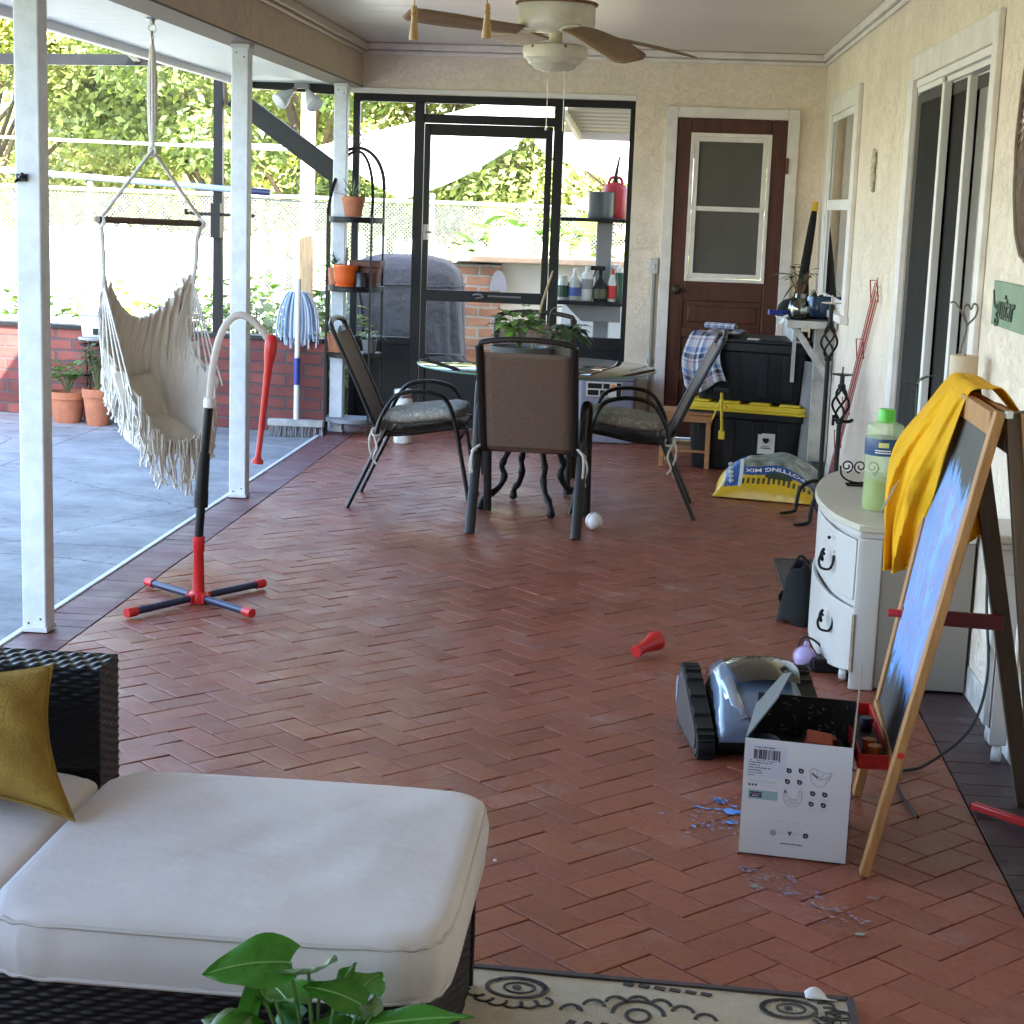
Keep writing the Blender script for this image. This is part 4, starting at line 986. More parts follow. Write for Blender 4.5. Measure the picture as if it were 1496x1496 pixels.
m = MB(); m.tube(smooth_path([(-.05, 0, .23), (-.03, 0, .275), (.03, 0, .275), (.05, 0, .235)]), .01); m.build("handle", MATS["red can"], t)
#@@PART3
# ------------------------------------------------------------------ patio dining set
chair_m = mat("dark brown chair frame", (.014, .011, .010), .42, spec=.4)
sling_m = mat("brown sling mesh", (.165, .105, .080), .75, scale_vec=(260, 260, 18), var=(1.0, .35), bump=(1.0, .5))
def see_through(m, k):
    n = m.node_tree.nodes; l = m.node_tree.links; t = n.new("ShaderNodeBsdfTransparent"); x = n.new("ShaderNodeMixShader"); x.inputs[0].default_value = k
    l.new(n["Principled BSDF"].outputs[0], x.inputs[1]); l.new(t.outputs[0], x.inputs[2]); l.new(x.outputs[0], n["Material Output"].inputs[0])
see_through(sling_m, .10)
cush_m = mat("grey patterned cushion", (.26, .25, .22), .9, bump=(90, .3))
def cushion_pattern(m):
    n = m.node_tree.nodes; l = m.node_tree.links; b = n["Principled BSDF"]
    tc = n.new("ShaderNodeTexCoord"); nz = n.new("ShaderNodeTexNoise"); nz.inputs["Scale"].default_value = 13; nz.inputs["Detail"].default_value = 1.5; nz.inputs["Distortion"].default_value = 2.6
    l.new(tc.outputs["Object"], nz.inputs["Vector"])
    a = n.new("ShaderNodeMath"); a.operation = 'MULTIPLY'; a.inputs[1].default_value = 5; l.new(nz.outputs["Fac"], a.inputs[0])
    f = n.new("ShaderNodeMath"); f.operation = 'FRACT'; l.new(a.outputs[0], f.inputs[0])
    rp = n.new("ShaderNodeValToRGB"); e = rp.color_ramp.elements; e[0].position = .33; e[0].color = (.33, .31, .265, 1); e[1].position = .45; e[1].color = (.66, .63, .58, 1)
    e2 = e.new(.68); e2.color = (.33, .31, .265, 1); e3 = e.new(.62); e3.color = (.44, .42, .38, 1)
    l.new(f.outputs[0], rp.inputs[0]); l.new(rp.outputs[0], b.inputs["Base Color"])
cushion_pattern(cush_m)
HW = .245
def make_chair(label):
    t = thing("patio_chair", label, "chair", group="sling chairs round the glass table")
    for s in (-1, 1):
        y = s*HW
        m = MB(); m.tube(smooth_path([(-.175, y, .375), (-.15, y, .46), (-.09, y, .555), (-.01, y, .585), (.09, y, .583), (.165, y, .55), (.205, y, .46), (.235, y, .33), (.30, y, .004)], 5), .020, 12, flat=.55, side=(0, 1, 0))
        a = m.build("arm_leg", chair_m, t)
        m = MB(); m.tube([(-.125, y, .40), (-.31, y, .002)], .024, 12, flat=.45, side=(0, 1, 0)); m.build("leg", chair_m, t)
        m = MB(); ys = s*(HW-.032)
        m.tube(smooth_path([(-.405, ys, .875), (-.30, ys, .66), (-.19, ys, .42), (-.165, ys, .385), (-.12, ys, .368), (0, ys, .378), (.15, ys, .405), (.265, ys, .42)], 5), .019, 10, flat=.6, side=(0, 1, 0)); m.build("side_rail", chair_m, t)
    m = MB(); k = HW-.032
    m.tube(smooth_path([(-.405, -k, .872), (-.413, -k*.93, .892), (-.422, -k*.5, .907), (-.424, 0, .911), (-.422, k*.5, .907), (-.413, k*.93, .892), (-.405, k, .872)], 5), .0135, 8); m.build("top_rail", chair_m, t)
    m = MB(); m.tube([(-.125, -HW, .372), (-.125, HW, .372)], .009, 8); m.tube([(.235, -HW, .36), (.235, HW, .36)], .009, 8); m.build("crossbar", chair_m, t)
    P = smooth_path([(-.385, 0, .845), (-.30, 0, .665), (-.19, 0, .425), (-.165, 0, .39), (-.12, 0, .374), (0, 0, .384), (.15, 0, .408), (.26, 0, .422)], 5)
    def sl_(u, v):
        q = P[round(v*(len(P)-1))]; sag = .012*math.sin(PI*u)
        return (q.x-sag*.8, (u-.5)*2*(HW-.036), q.z-sag*(.6 if v > .5 else 0))
    m = MB(); m.grid(sl_, 8, len(P)-1); m.build("sling", sling_m, t, solid=.004)
    return t
ch1 = make_chair("brown sling chair with cushion, seen side on beside the arched plant stand")
ch1.location = (-1.175, 8.46, 0); ch1.rotation_euler = (0, 0, R(2))
ch2 = dup(ch1, (-.555, 7.985, 0), R(88), "brown sling chair with its back to the camera, nearest to us")
ch3 = dup(ch1, (-.085, 8.57, 0), R(181), "brown sling chair seen side on beside the black storage bins")
ch4 = dup(ch1, (-.675, 9.15, 0), R(-90), "brown sling chair on the far side of the table, behind the potted plants")
def make_cushion(label, ch, seed):
    t = thing("seat_cushion", label, "cushion", tuple(ch.location), ch.rotation_euler.z, group="patterned cushions tied on the chairs")
    rnd = random.Random(seed)
    s = lambda q, e: math.copysign(abs(q)**e, q)
    def cu(u, v):
        a = 2*PI*u; b = -PI/2+PI*v; r = math.cos(b)**.55
        x = .21*s(math.cos(a), .55)*r; y = .215*s(math.sin(a), .55)*r
        tuft = 1-.30*math.exp(-((x-.09)**2+(y-.09)**2)/.003)-.30*math.exp(-((x+.09)**2+(y-.09)**2)/.003)-.30*math.exp(-((x-.09)**2+(y+.09)**2)/.003)-.30*math.exp(-((x+.09)**2+(y+.09)**2)/.003)
        z = .042*s(math.sin(b), .8)*(tuft if b > 0 else 1)
        return (.055+x, y, .455+z+(x+.06)*.12+.004*math.sin(x*60)*math.sin(y*50+seed))
    m = MB(); m.grid(cu, 64, 24); m.build("pad", cush_m, t)
    m = MB()
    m.tube([(.055+.205*s(math.cos(2*PI*i/60), .55), .21*s(math.sin(2*PI*i/60), .55), .455+(.205*s(math.cos(2*PI*i/60), .55)+.06)*.12) for i in range(60)], .005, 6, closed=True); m.build("piping", cush_m, t)
    tie = mat("cream tie", (.55, .52, .45), .85)
    for sy in (-1, 1):
        y = sy*(HW+.0); m = MB()
        m.tube(smooth_path([(-.14, sy*.2, .45), (-.175, y-sy*.03, .41), (-.195, y, .385), (-.18, y+sy*.02, .365), (-.15, y, .37), (-.165, y-sy*.02, .395), (-.2, y+sy*.01, .37), (-.205, y+sy*.015, .31), (-.19, y+sy*.01, .25), (-.21, y, .20)], 5), .006, 6)
        m.tube(smooth_path([(-.185, y+sy*.015, .37), (-.165, y+sy*.03, .31), (-.185, y+sy*.02, .255), (-.165, y+sy*.025, .225)], 5), .0055, 6); m.build("tie", tie, t)
    return t
make_cushion("tufted grey patterned cushion on the chair beside the plant stand", ch1, 1)
make_cushion("grey cushion with dangling ties on the chair with its back to us", ch2, 2)
make_cushion("tufted grey patterned cushion on the chair beside the black bins", ch3, 3)
tb = thing("patio_table", "round glass patio table on curved black iron legs, among four brown chairs", "table", (-.58, 8.42, 0))
tg = glass("table glass", (.80, .90, .86), .015, .10)
m = MB(); m.lathe([(0, .712), (.582, .712), (.59, .716), (.582, .720), (0, .720)], n=72); m.build("glass_top", tg, tb)
m = MB(); m.tube([(.588*math.cos(i*PI/36), .588*math.sin(i*PI/36), .716) for i in range(72)], .0045, 6, closed=True); m.build("glass_edge", mat("green glass edge", (.10, .22, .18), .1), tb)
for k in range(4):
    a = R(25+90*k); c_, s_ = math.cos(a), math.sin(a)
    m = MB(); pts = [(.30, .70), (.22, .66), (.15, .56), (.115, .45), (.115, .34), (.15, .26), (.165, .22), (.15, .17), (.18, .11), (.24, .07), (.265, .04), (.262, .008)]
    P = smooth_path([(r*c_, r*s_, z) for r, z in pts], 4)
    m.tube(P, [.014+.005*math.sin(i*.5)**4 for i in range(len(P))], 9)
    m.sphere((.268*c_, .268*s_, .02), .022, 10, 8, (1, 1, .85)); m.build("leg", black_metal, tb)
m = MB()
for r, z in ((.28, .703), (.12, .42)): m.tube([(r*math.cos(i*PI/18), r*math.sin(i*PI/18), z) for i in range(36)], .009, 8, closed=True)
m.build("ring", black_metal, tb)
grey_pot = mat("grey planter", (.12, .12, .12), .6)
t = thing("potted_plant", "leafy plant with tall stick in a dark grey pot, on the glass table", "potted plant", (-.66, 8.30, .722))
m = MB(); m.lathe([(0, 0), (.115, 0), (.13, .01), (.145, .085), (.15, .10), (.135, .10), (.13, .085), (0, .085)], n=30); m.build("pot", grey_pot, t)
m = MB(); m.lathe([(.132, .086), (.05, .09), (0, .09)], n=20); m.build("soil", soil, t)
bushy(t, "foliage", mat("ivy leaf", (.17, .29, .06), .4, island=.5, trans=.3), (-.0, 0, .09), .14, .19, 70, .075, .055, 11, .5)
m = MB(); m.tube(smooth_path([(.06, 0, .08), (.085, 0, .2), (.10, 0, .30), (.15, 0, .47)]), [.006]*18+[.004], 6); m.build("stick", mat("dry cane", (.42, .30, .16), .7), t)
m = MB(); m.tube(smooth_path([(.08, .01, .1), (.13, .01, .2), (.15, 0, .28), (.2, 0, .30)]), .003, 5); m.build("vine", mat("plant stem", (.12, .13, .05), .6), t)
t = thing("potted_plant", "broad leaved plant in a pale speckled pot, next to the stick plant on the table", "potted plant", (-.46, 8.45, .722))
pot("pot", t, .085, .09, mat("speckled pot", (.30, .31, .26), .6, var=(60, .35)), .85, False)
bushy(t, "foliage", mat("dark broad leaf", (.08, .17, .06), .35, island=.45, trans=.2), (0.02, 0, .08), .11, .13, 34, .10, .06, 12, .7)

# ------------------------------------------------------------------ arched plant stand and pots
ps = thing("arched_plant_stand", "tall black metal plant stand with arched top and half round shelves", "plant stand", (-1.955, 10.90, 0))
m = MB()
for x in (-.175, .175):
    m.bar((x, .12, .0), (x, .12, 1.56), .022, .012); m.build("leg", black_metal, ps); m = MB()
    m.bar((x*.8, -.13, .0), (x*.8, -.13, 1.40), .018, .012); m.build("leg", black_metal, ps); m = MB()
P = [(-.175*math.cos(PI*i/20), .12, 1.56+.26*math.sin(PI*i/20)**.9) for i in range(21)]
for a, b in zip(P, P[1:]): m.bar(a, b, .022, .012, (0, 1, 0))
m.build("arch", black_metal, ps); m = MB()
P = [(-.14*math.cos(PI*i/20), -.13+.24*math.sin(PI*i/20*.5)*(1 if i < 10 else 1), 1.40+.40*math.sin(PI*i/20)) for i in range(21)]
P = [(x, -.13+.22*math.sin(PI*i/20), z) for i, (x, y, z) in enumerate(P)]
for a, b in zip(P, P[1:]): m.bar(a, b, .018, .010, (0, 1, 0))
m.build("arch", black_metal, ps)
m = MB(); q = [(0, .10), (.035, .05), (0, 0), (-.035, .05)]; m.tube([(x, .12, 1.825+z) for x, z in q], .006, 6, closed=True); m.tube([(0, .12, 1.815), (0, .12, 1.83)], .006, 6); m.tube([(0, .12, 1.92), (0, .12, 1.945)], .005, 6); m.build("finial", black_metal, ps)
def halfround(z, th, mt, nm="shelf", r=.185, r2=.26):
    m = MB(); m.prism([(r, .12)]+[(r*math.cos(PI*i/18), .10-r2*math.sin(PI*i/18)) for i in range(19)]+[(-r, .12)], z-th, z); m.build(nm, mt, ps, bevel=.003)
halfround(1.385, .035, black_metal); halfround(.95, .035, black_metal); halfround(.525, .03, black_metal)
halfround(.10, .025, mat("grey slate shelf", (.22, .23, .25), .6))
t = thing("potted_plant", "spiky aloe in a terracotta pot, on the top shelf of the arched stand", "potted plant", (-1.95, 10.86, 1.387))
pot("pot", t, .075, .125, terracotta)
m = MB(); rnd = random.Random(4)
for a, el, L in ((.3, 1.25, .27), (2.8, 1.1, .20), (1.6, 1.4, .16), (4.2, .7, .15), (5.6, .75, .17), (3.5, .45, .17), (0.1, .5, .15), (2.2, .9, .14), (5.0, 1.2, .15)):
    d = Vector((math.cos(a)*math.cos(el), math.sin(a)*math.cos(el), math.sin(el))); leaf(m, (0, 0, .105), d, L, .022, .25, .5, 6, shape=2)
m.build("foliage", mat("aloe green", (.14, .20, .10), .45, island=.2), t)
t = thing("potted_plant", "glossy orange glazed pot with saucer, on the middle shelf of the arched stand", "potted plant", (-1.975, 10.78, .952))
m = MB(); m.lathe([(0, 0), (.066, 0), (.07, .012), (.055, .014), (.062, .02), (.077, .05), (.079, .115), (.082, .12), (.082, .135), (.074, .135), (.072, .11), (0, .11)], n=30); m.build("pot", mat("orange glaze", (.62, .11, .015), .15, coat=.5), t)
m = MB(); m.lathe([(.072, .112), (0, .115)], n=16); m.build("soil", soil, t)
m = MB(); m.tube([(0, 0, .11), (.004, 0, .24)], [.01, .008], 8); m.build("stem", bark, t)
t = thing("potted_plant", "small terracotta pot with a thin succulent, beside the orange glazed pot", "potted plant", (-2.06, 10.89, .952))
pot("pot", t, .055, .11, terracotta, .8)
m = MB(); rnd = random.Random(9)
for i in range(16):
    a = rnd.uniform(0, 6.28); leaf(m, (0, 0, .10+rnd.uniform(0, .08)), (math.cos(a), math.sin(a), rnd.uniform(.3, 1.6)), rnd.uniform(.05, .10), .022, .2)
m.tube([(0, 0, .1), (-.02, 0, .21)], .004, 5); m.build("foliage", leaf_b, t)
t = thing("planter", "square brown clay planter behind the orange glazed pot", "planter", (-1.86, 10.90, .952))
m = MB()
m.add([(-.07,-.07,0),(.07,-.07,0),(.07,.07,0),(-.07,.07,0),(-.088,-.088,.12),(.088,-.088,.12),(.088,.088,.12),(-.088,.088,.12)],[(3,2,1,0),(0,1,5,4),(1,2,6,5),(2,3,7,6),(3,0,4,7),(4,5,6,7)])
m.box(-.10, .10, -.10, .10, .1215, .16); m.build("pot", mat("brown clay", (.16, .065, .045), .7, var=(9, .2)), t, bevel=.006)
m = MB(); m.box(-.085, .085, -.085, .085, .1605, .163); m.build("soil", soil, t)
t = thing("tin_can", "small dark tin can on the middle shelf, in front of the brown planter", "tin can", (-1.875, 10.755, .952))
m = MB(); m.lathe([(0, 0), (.034, 0), (.035, .005), (.033, .01), (.033, .085), (.036, .09), (.031, .09), (.031, .02), (0, .02)], n=20); m.build("can", mat("dark tin", (.05, .055, .07), .4, metal=.5), t)
m = MB(); m.lathe([(.031, .07), (0, .072)], n=14); m.build("soil", soil, t)
t = thing("potted_plant", "terracotta pot half hidden by the chair back, on the lower shelf of the arched stand", "potted plant", (-2.03, 10.85, .527))
pot("pot", t, .075, .12, terracotta, .8)
m = MB(); leaf(m, (0, 0, .1), (.4, 0, 1), .14, .02, .3); leaf(m, (0, 0, .1), (-.5, .1, .8), .12, .02, .3); leaf(m, (0, 0, .1), (.1, .3, 1), .1, .02, .3); m.build("foliage", leaf_b, t)
t = thing("spider_plant", "small trailing spider plant in a dark pot, low on the arched stand", "potted plant", (-1.83, 10.87, .527))
pot("pot", t, .05, .085, grey_pot, .8)
m = MB()
for i in range(14):
    a = i*.45+.2; leaf(m, (0, 0, .08), (math.cos(a), math.sin(a)*.8, .9), .16+.03*(i % 3), .012, 1.0, .3, 7, shape=2)
m.build("foliage", mat("striped leaf", (.25, .33, .18), .5, island=.3), t)
t = thing("canister", "white patterned canister with grey lid, on the floor behind the near patio chair", "canister", (-1.555, 10.55, .003))
m = MB(); m.lathe([(0, 0), (.055, 0), (.058, .01), (.058, .27), (.052, .285), (0, .285)], n=24); m.build("body", mat("patterned enamel", (.62, .62, .60), .4, var=(18, .5)), t)
m = MB(); m.lathe([(.06, .286), (.062, .295), (.062, .325), (.055, .335), (0, .337)], n=24); m.build("lid", steel, t)

# ------------------------------------------------------------------ mop and broom by the half wall
t = thing("mop", "string mop with blue and white strands, head up against the half wall", "mop", (-2.30, 10.80, 0))
m = MB(); m.tube([(0, .02, .0), (0, .06, .86)], .011, 8); m.build("handle", mat("grey broom handle", (.35, .36, .40), .4), t)
st_b = mat("blue mop yarn", (.36, .46, .64), .9); st_w = mat("white mop yarn", (.70, .72, .76), .9)
rnd = random.Random(3)
for mt, n0 in ((st_b, 34), (st_w, 34)):
    m = MB()
    for i in range(n0):
        a = rnd.uniform(0, 2*PI); r = .03+.115*rnd.random(); e = .54+rnd.uniform(0, .10)
        m.tube(smooth_path([(0, .06, .86), (r*.45*math.cos(a), .05+r*.25*math.sin(a), .90), (r*.9*math.cos(a), .05+r*.4*math.sin(a), .80), (r*1.05*math.cos(a), .04+r*.4*math.sin(a), .68), (r*(1.0+rnd.uniform(-.1, .15))*math.cos(a), .04+r*.4*math.sin(a), e)], 3), .006, 5)
    m.build("strands", mt, t)
t = thing("push_broom", "push broom with white and blue handle, standing on its wide grey head", "broom", (-2.27, 10.72, -.012))
m = MB(); m.tube([(.0, 0, .06), (0, .005, .33)], .017, 10); m.build("handle", wp, t)
m = MB(); m.tube([(0, .005, .33), (0, .007, .50)], .021, 10); m.build("grip", mat("royal blue sleeve", (.02, .04, .25), .4), t)
m = MB(); m.tube([(0, .007, .50), (0, .02, 1.0)], .016, 10); m.build("handle", wp, t)
m = MB(); m.cbox((.0, 0, .085), (.36, .06, .045)); m.build("head", mat("worn broom block", (.34, .33, .32), .8, var=(12, .3)), t, bevel=.006)
m = MB(); rnd = random.Random(8)
for i in range(170):
    x = rnd.uniform(-.175, .175); y_ = rnd.uniform(-.026, .026); m.tube([(x, y_, .064), (x*1.03+rnd.uniform(-.01, .01), y_*1.7-.02, .002)], .0025, 4)
m.build("bristles", mat("grey bristles", (.22, .22, .22), .9), t)

# ------------------------------------------------------------------ hammock chair
hx, hy = -2.185, 7.30
hm = thing("hammock_chair", "off white hanging hammock chair with fringe and wooden bar, at the patio edge", "hammock chair", (hx, hy, 2.222))
canv = mat("natural canvas", (.72, .68, .61), .9, var=(6, .06), bump=(160, .25))
rope_m = mat("cotton rope", (.66, .63, .57), .9, scale_vec=(60, 60, 60), var=(2, .2), bump=(3, .4))
m = MB(); m.lathe([(0, 0), (.028, 0), (.03, -.006), (.012, -.012), (.012, -.03), (0, -.03)], n=16)
m.tube([(.016*math.cos(i*PI/8), 0, -.045+.018*math.sin(i*PI/8)) for i in range(16)], .004, 6, closed=True)
m.tube([(.0, .011*math.cos(i*PI/8), -.085+.028*math.sin(i*PI/8)) for i in range(16)], .005, 6, closed=True); m.build("hook", steel, hm)
m = MB(); rnd = random.Random(2)
for i in range(10):
    a = i*.63; m.tube(smooth_path([(.004*math.cos(a), .004*math.sin(a), -.11), (.016*math.cos(a), .016*math.sin(a), -.22), (.018*math.cos(a), .018*math.sin(a), -.36), (.012*math.cos(a), .012*math.sin(a), -.48), (.004*math.cos(a), .004*math.sin(a), -.535)], 4), .006, 6)
m.tube([(.014*math.cos(i*PI/8), 0, -.55+.02*math.sin(i*PI/8)) for i in range(16)], .007, 6, closed=True); m.build("rope", rope_m, hm)
az = R(64)
def hl(x, y, z):
    """hammock frame: x along the bar, -y the way the seat faces"""
    return (x*math.cos(az)-y*math.sin(az), x*math.sin(az)+y*math.cos(az), z-2.222)
BX = .31; BZ = 1.372
m = MB(); m.tube([hl(-BX-.02, 0, BZ+.006), hl(BX+.02, 0, BZ-.006)], .0145, 10); m.build("spreader_bar", mat("dark wooden bar", (.10, .065, .04), .5, scale_vec=(3, 30, 30), var=(2, .3)), hm)
for s in (-1, 1):
    m = MB(); m.tube(smooth_path([hl(0, 0, 1.675), hl(s*BX*.5, 0, 1.53), hl(s*BX*.97, 0, 1.395)], 4), .008, 8)
    m.tube(smooth_path([hl(s*BX*.97, 0, 1.395), hl(s*(BX+.0), .018, 1.37), hl(s*(BX-.0), 0, 1.35), hl(s*BX, -.018, 1.37), hl(s*BX*.98, 0, 1.39)], 4), .009, 8)
    m.tube(smooth_path([hl(s*BX, 0, 1.36), hl(s*BX*.95, .01, 1.29), hl(s*BX*.93, .01, 1.20), hl(s*BX*.90, .02, 1.10)], 5), [.012, .012, .011, .012, .014]*3+[.018], 8)
    for i in range(7):
        f = i/6; ii = 3+f*4; jj = min(6, int(ii)); gg = ii-jj
        m.tube([hl(s*BX*.90, .02, 1.12), hl(s*(BX*.93), (.04, .03, -.02, -.085, -.15)[jj-3]*(1-gg)+(.04, .03, -.02, -.085, -.15)[jj-2]*gg, ((.98, .87, .77, .70, .655)[jj-3]*(1-gg)+(.98, .87, .77, .70, .655)[jj-2]*gg))], .0045, 5)
    m.build("rope", rope_m, hm)
def fabric(u, v):
    uu = 2*u-1; au = abs(uu)
    # profile down the middle: back edge, down the back, the seat, up to the front edge
    K = [(.07, .955), (.11, .82), (.13, .66), (.11, .50), (.05, .39), (-.04, .36), (-.12, .385), (-.18, .44)]
    E = [(.02, 1.13), (.03, 1.115), (.035, 1.07), (.04, .98), (.03, .87), (-.02, .77), (-.085, .70), (-.15, .645)]
    W_ = [.265, .27, .28, .29, .295, .295, .285, .27]
    t_ = v*7; i = min(6, int(t_)); f = t_-i
    L_ = lambda A: (A[i][0]*(1-f)+A[i+1][0]*f, A[i][1]*(1-f)+A[i+1][1]*f)
    kc, ke = L_(K), L_(E); wd = W_[i]*(1-f)+W_[i+1]*f
    b = au**(1.7+min(.9, v*2.2))
    fold = .007*math.sin(uu*34+math.sin(v*5)*1.5)*(.3+au)+.005*math.sin(uu*61+v*9)
    x = uu*wd*(1-.10*b); y = kc[0]*(1-b)+ke[0]*b+fold*(1.0 if v < .55 else .3); z = kc[1]*(1-b)+ke[1]*b+fold*.8
    return hl(x, y, z)
m = MB(); m.grid(fabric, 96, 42); m.build("seat_fabric", canv, hm, solid=.005)
def wing(s):
    # the loose back flap gathered from the bar end down to the side of the seat
    def f(u, v):
        top = (s*BX*.90, .02, 1.12); y = .14-.46*u; zz = .98-.36*u+.04*math.sin(u*PI)
        fl = .010*math.sin(u*46)+.006*math.sin(u*83+1)
        k = v**1.2
        return hl(top[0]*(1-k)+(s*(.335+.035*math.sin(PI*min(1, u*1.1)))+s*fl)*k, top[1]*(1-k)+y*k, top[2]*(1-k)+zz*k-.12*k*k*math.sin(PI*v)*.3)
    return f
def skirt(u, v):
    a = fabric(0.0, .12+.78*u); p = Vector(a)
    return tuple(p)
# outer side panel hanging below the gathered edge, with tassel points
for s, u0 in ((-1, 0.0), (1, 1.0)):
    def sk(u, v):
        p = Vector(fabric(u0, .10+.86*u)); q = Vector(fabric(u0+(.18 if s < 0 else -.18), .10+.86*u))
        d = .36*(1-.25*u)*math.sin(PI*min(1, .25+.75*u)); o = Vector(hl(s, 0, 2.222)) * (.02+.016*math.sin(u*40)+.01*math.sin(u*71))*(1-.4*v)
        top = .045*abs(math.sin(u*PI*5))*(1-v)
        bl = (q-p); 
        return tuple(p + o + bl*(v*.55) + Vector((0, 0, top-.0-d*v*.42)))
    m = MB(); m.grid(sk, 80, 14); m.build("side_skirt", canv, hm, solid=.004)
m = MB(); rnd = random.Random(6)
def strand(p, L, mb):
    mb.tube(smooth_path([p, p+Vector((rnd.uniform(-.006, .006), rnd.uniform(-.006, .006), -L*.35)), p+Vector((rnd.uniform(-.012, .012), rnd.uniform(-.012, .012), -L*.7)), p+Vector((rnd.uniform(-.016, .016), rnd.uniform(-.016, .016), -L))], 3), [.004]*8+[.005, .007], 5)
for i in range(22):
    u = i/21; p = Vector(fabric(u, 1.0))
    for k in range(4): strand(p+Vector((rnd.uniform(-.01, .01), rnd.uniform(-.01, .01), 0)), .17+.04*math.sin(i*1.7)+rnd.uniform(0, .04), m)
for u0 in (.0, 1.0):
    for i in range(16):
        p = Vector(fabric(u0, .45+.5*i/15))
        for k in range(3): strand(p+Vector((rnd.uniform(-.01, .01), rnd.uniform(-.01, .01), -.02)), .16+rnd.uniform(0, .06), m)
m.build("fringe", rope_m, hm)
def pillow_mb(w_, h_, th, fn, seed=0, n=22):
    s = MB(); rnd = random.Random(seed)
    for side in (1, -1):
        def pf_(u, v):
            x, y = 2*u-1, 2*v-1
            e = max(0, (1-abs(x)**3.2))**.5*max(0, (1-abs(y)**3.2))**.5
            pin = 1-.10*(1-abs(x))**1*abs(y)**4-.0; pin2 = 1-.10*(1-abs(y))*abs(x)**4
            wr = .006*math.sin(x*7+y*5+seed)*e
            return fn(x*w_/2*pin2, y*h_/2*pin, side*(th/2*e+wr*.5))
        s.grid(pf_, n, n)
    return s
lin = mat("linen pillow", (.56, .51, .42), .95, bump=(120, .3), var=(9, .12))
for lab, c, tilt, sz in (("cream pillow lying on the seat of the hammock chair", (.0, -.05, .455), R(24), (.28, .26, .12)), ("cream pillow upright against the back of the hammock chair", (-.01, .055, .60), R(70), (.24, .24, .08))):
    t = thing("pillow", lab, "pillow", (hx, hy, 0), az, group="pillows in the hammock chair")
    fn = lambda x, y, z: (c[0]+x, c[1]+y*math.cos(tilt)-z*math.sin(tilt), c[2]+y*math.sin(tilt)+z*math.cos(tilt))
    pillow_mb(*sz, fn, seed=int(tilt*10)).build("cover", lin, t)
    m = MB(); m.tube([fn(x*sz[0]/2*.97, y*sz[1]/2*.97, 0) for x, y in ((-1, -1), (0, -.93), (1, -1), (.93, 0), (1, 1), (0, .93), (-1, 1), (-.93, 0))], .004, 5, closed=True); m.build("piping", lin, t)

# ------------------------------------------------------------------ toy batting stand
tx, ty = -1.645, 6.07
bs = thing("batting_stand", "toy batting stand on a cross foot, with bent clear hose and red bat", "batting toy", (tx, ty, .004))
navy = mat("navy tube", (.018, .025, .07), .35)
for i, (x, y) in enumerate(((-1.825, 5.772), (-1.395, 5.873), (-1.904, 6.281), (-1.467, 6.364))):
    d = Vector((x-tx, y-ty, 0)); L = d.length; d.normalize()
    m = MB(); m.tube([d*.03+Vector((0, 0, .02)), d*(L-.03)+Vector((0, 0, .018))], .0135, 10); lg = m.build("leg", navy, bs)
    m = MB(); m.tube([d*(L-.045)+Vector((0, 0, .018)), d*(L+.0)+Vector((0, 0, .018))], .0175, 10); m.build("end_cap", red_paint, lg)
m = MB(); m.lathe([(0, .0), (.035, 0), (.04, .012), (.035, .035), (.022, .042), (.019, .19), (.022, .195), (.022, .25), (0, .25)], n=20); m.cbox((0, 0, .02), (.1, .03, .03), rot=(0, 0, 1.05)); m.cbox((0, 0, .02), (.1, .03, .03), rot=(0, 0, -.65)); m.build("hub", red_paint, bs)
m = MB(); m.tube([(0, 0, .245), (.008, 0, .36)], .0165, 12); m.tube([(.008, 0, .36), (.010, 0, .42)], .026, 12); m.tube([(.010, 0, .42), (.02, 0, .56)], [.0245, .022], 12); m.tube([(.02, 0, .56), (.036, 0, .73)], .0165, 12); m.build("tube", black_plastic, bs)
m = MB(); m.tube([(.036, 0, .73), (.039, 0, .765)], .02, 12); m.build("collar", wp, bs)
hose = mat("clear hose", (.72, .66, .62), .2, trans=.5)
P = [Vector(p) for p in bez((.039, 0, .765), (.055, 0, 1.03), (.13, 0, 1.17), (.255, 0, .985), 20)]
m = MB(); m.tube(P, .0135, 10); m.build("hose", hose, bs)
m = MB(); e = P[-1]; d = Vector((.214-.262, 0, .55-1.0)).normalized(); q = d.to_track_quat('Z', 'Y').to_matrix().to_4x4(); q.translation = e+Vector((.012, 0, .01))
m.lathe([(0, -.01), (.012, -.008), (.021, .005), (.023, .03), (.022, .06), (.015, .11), (.0125, .2), (.011, .32), (.0105, .44), (.022, .455), (.022, .465), (0, .467)], n=18, M=q); m.build("bat", red_paint, bs)

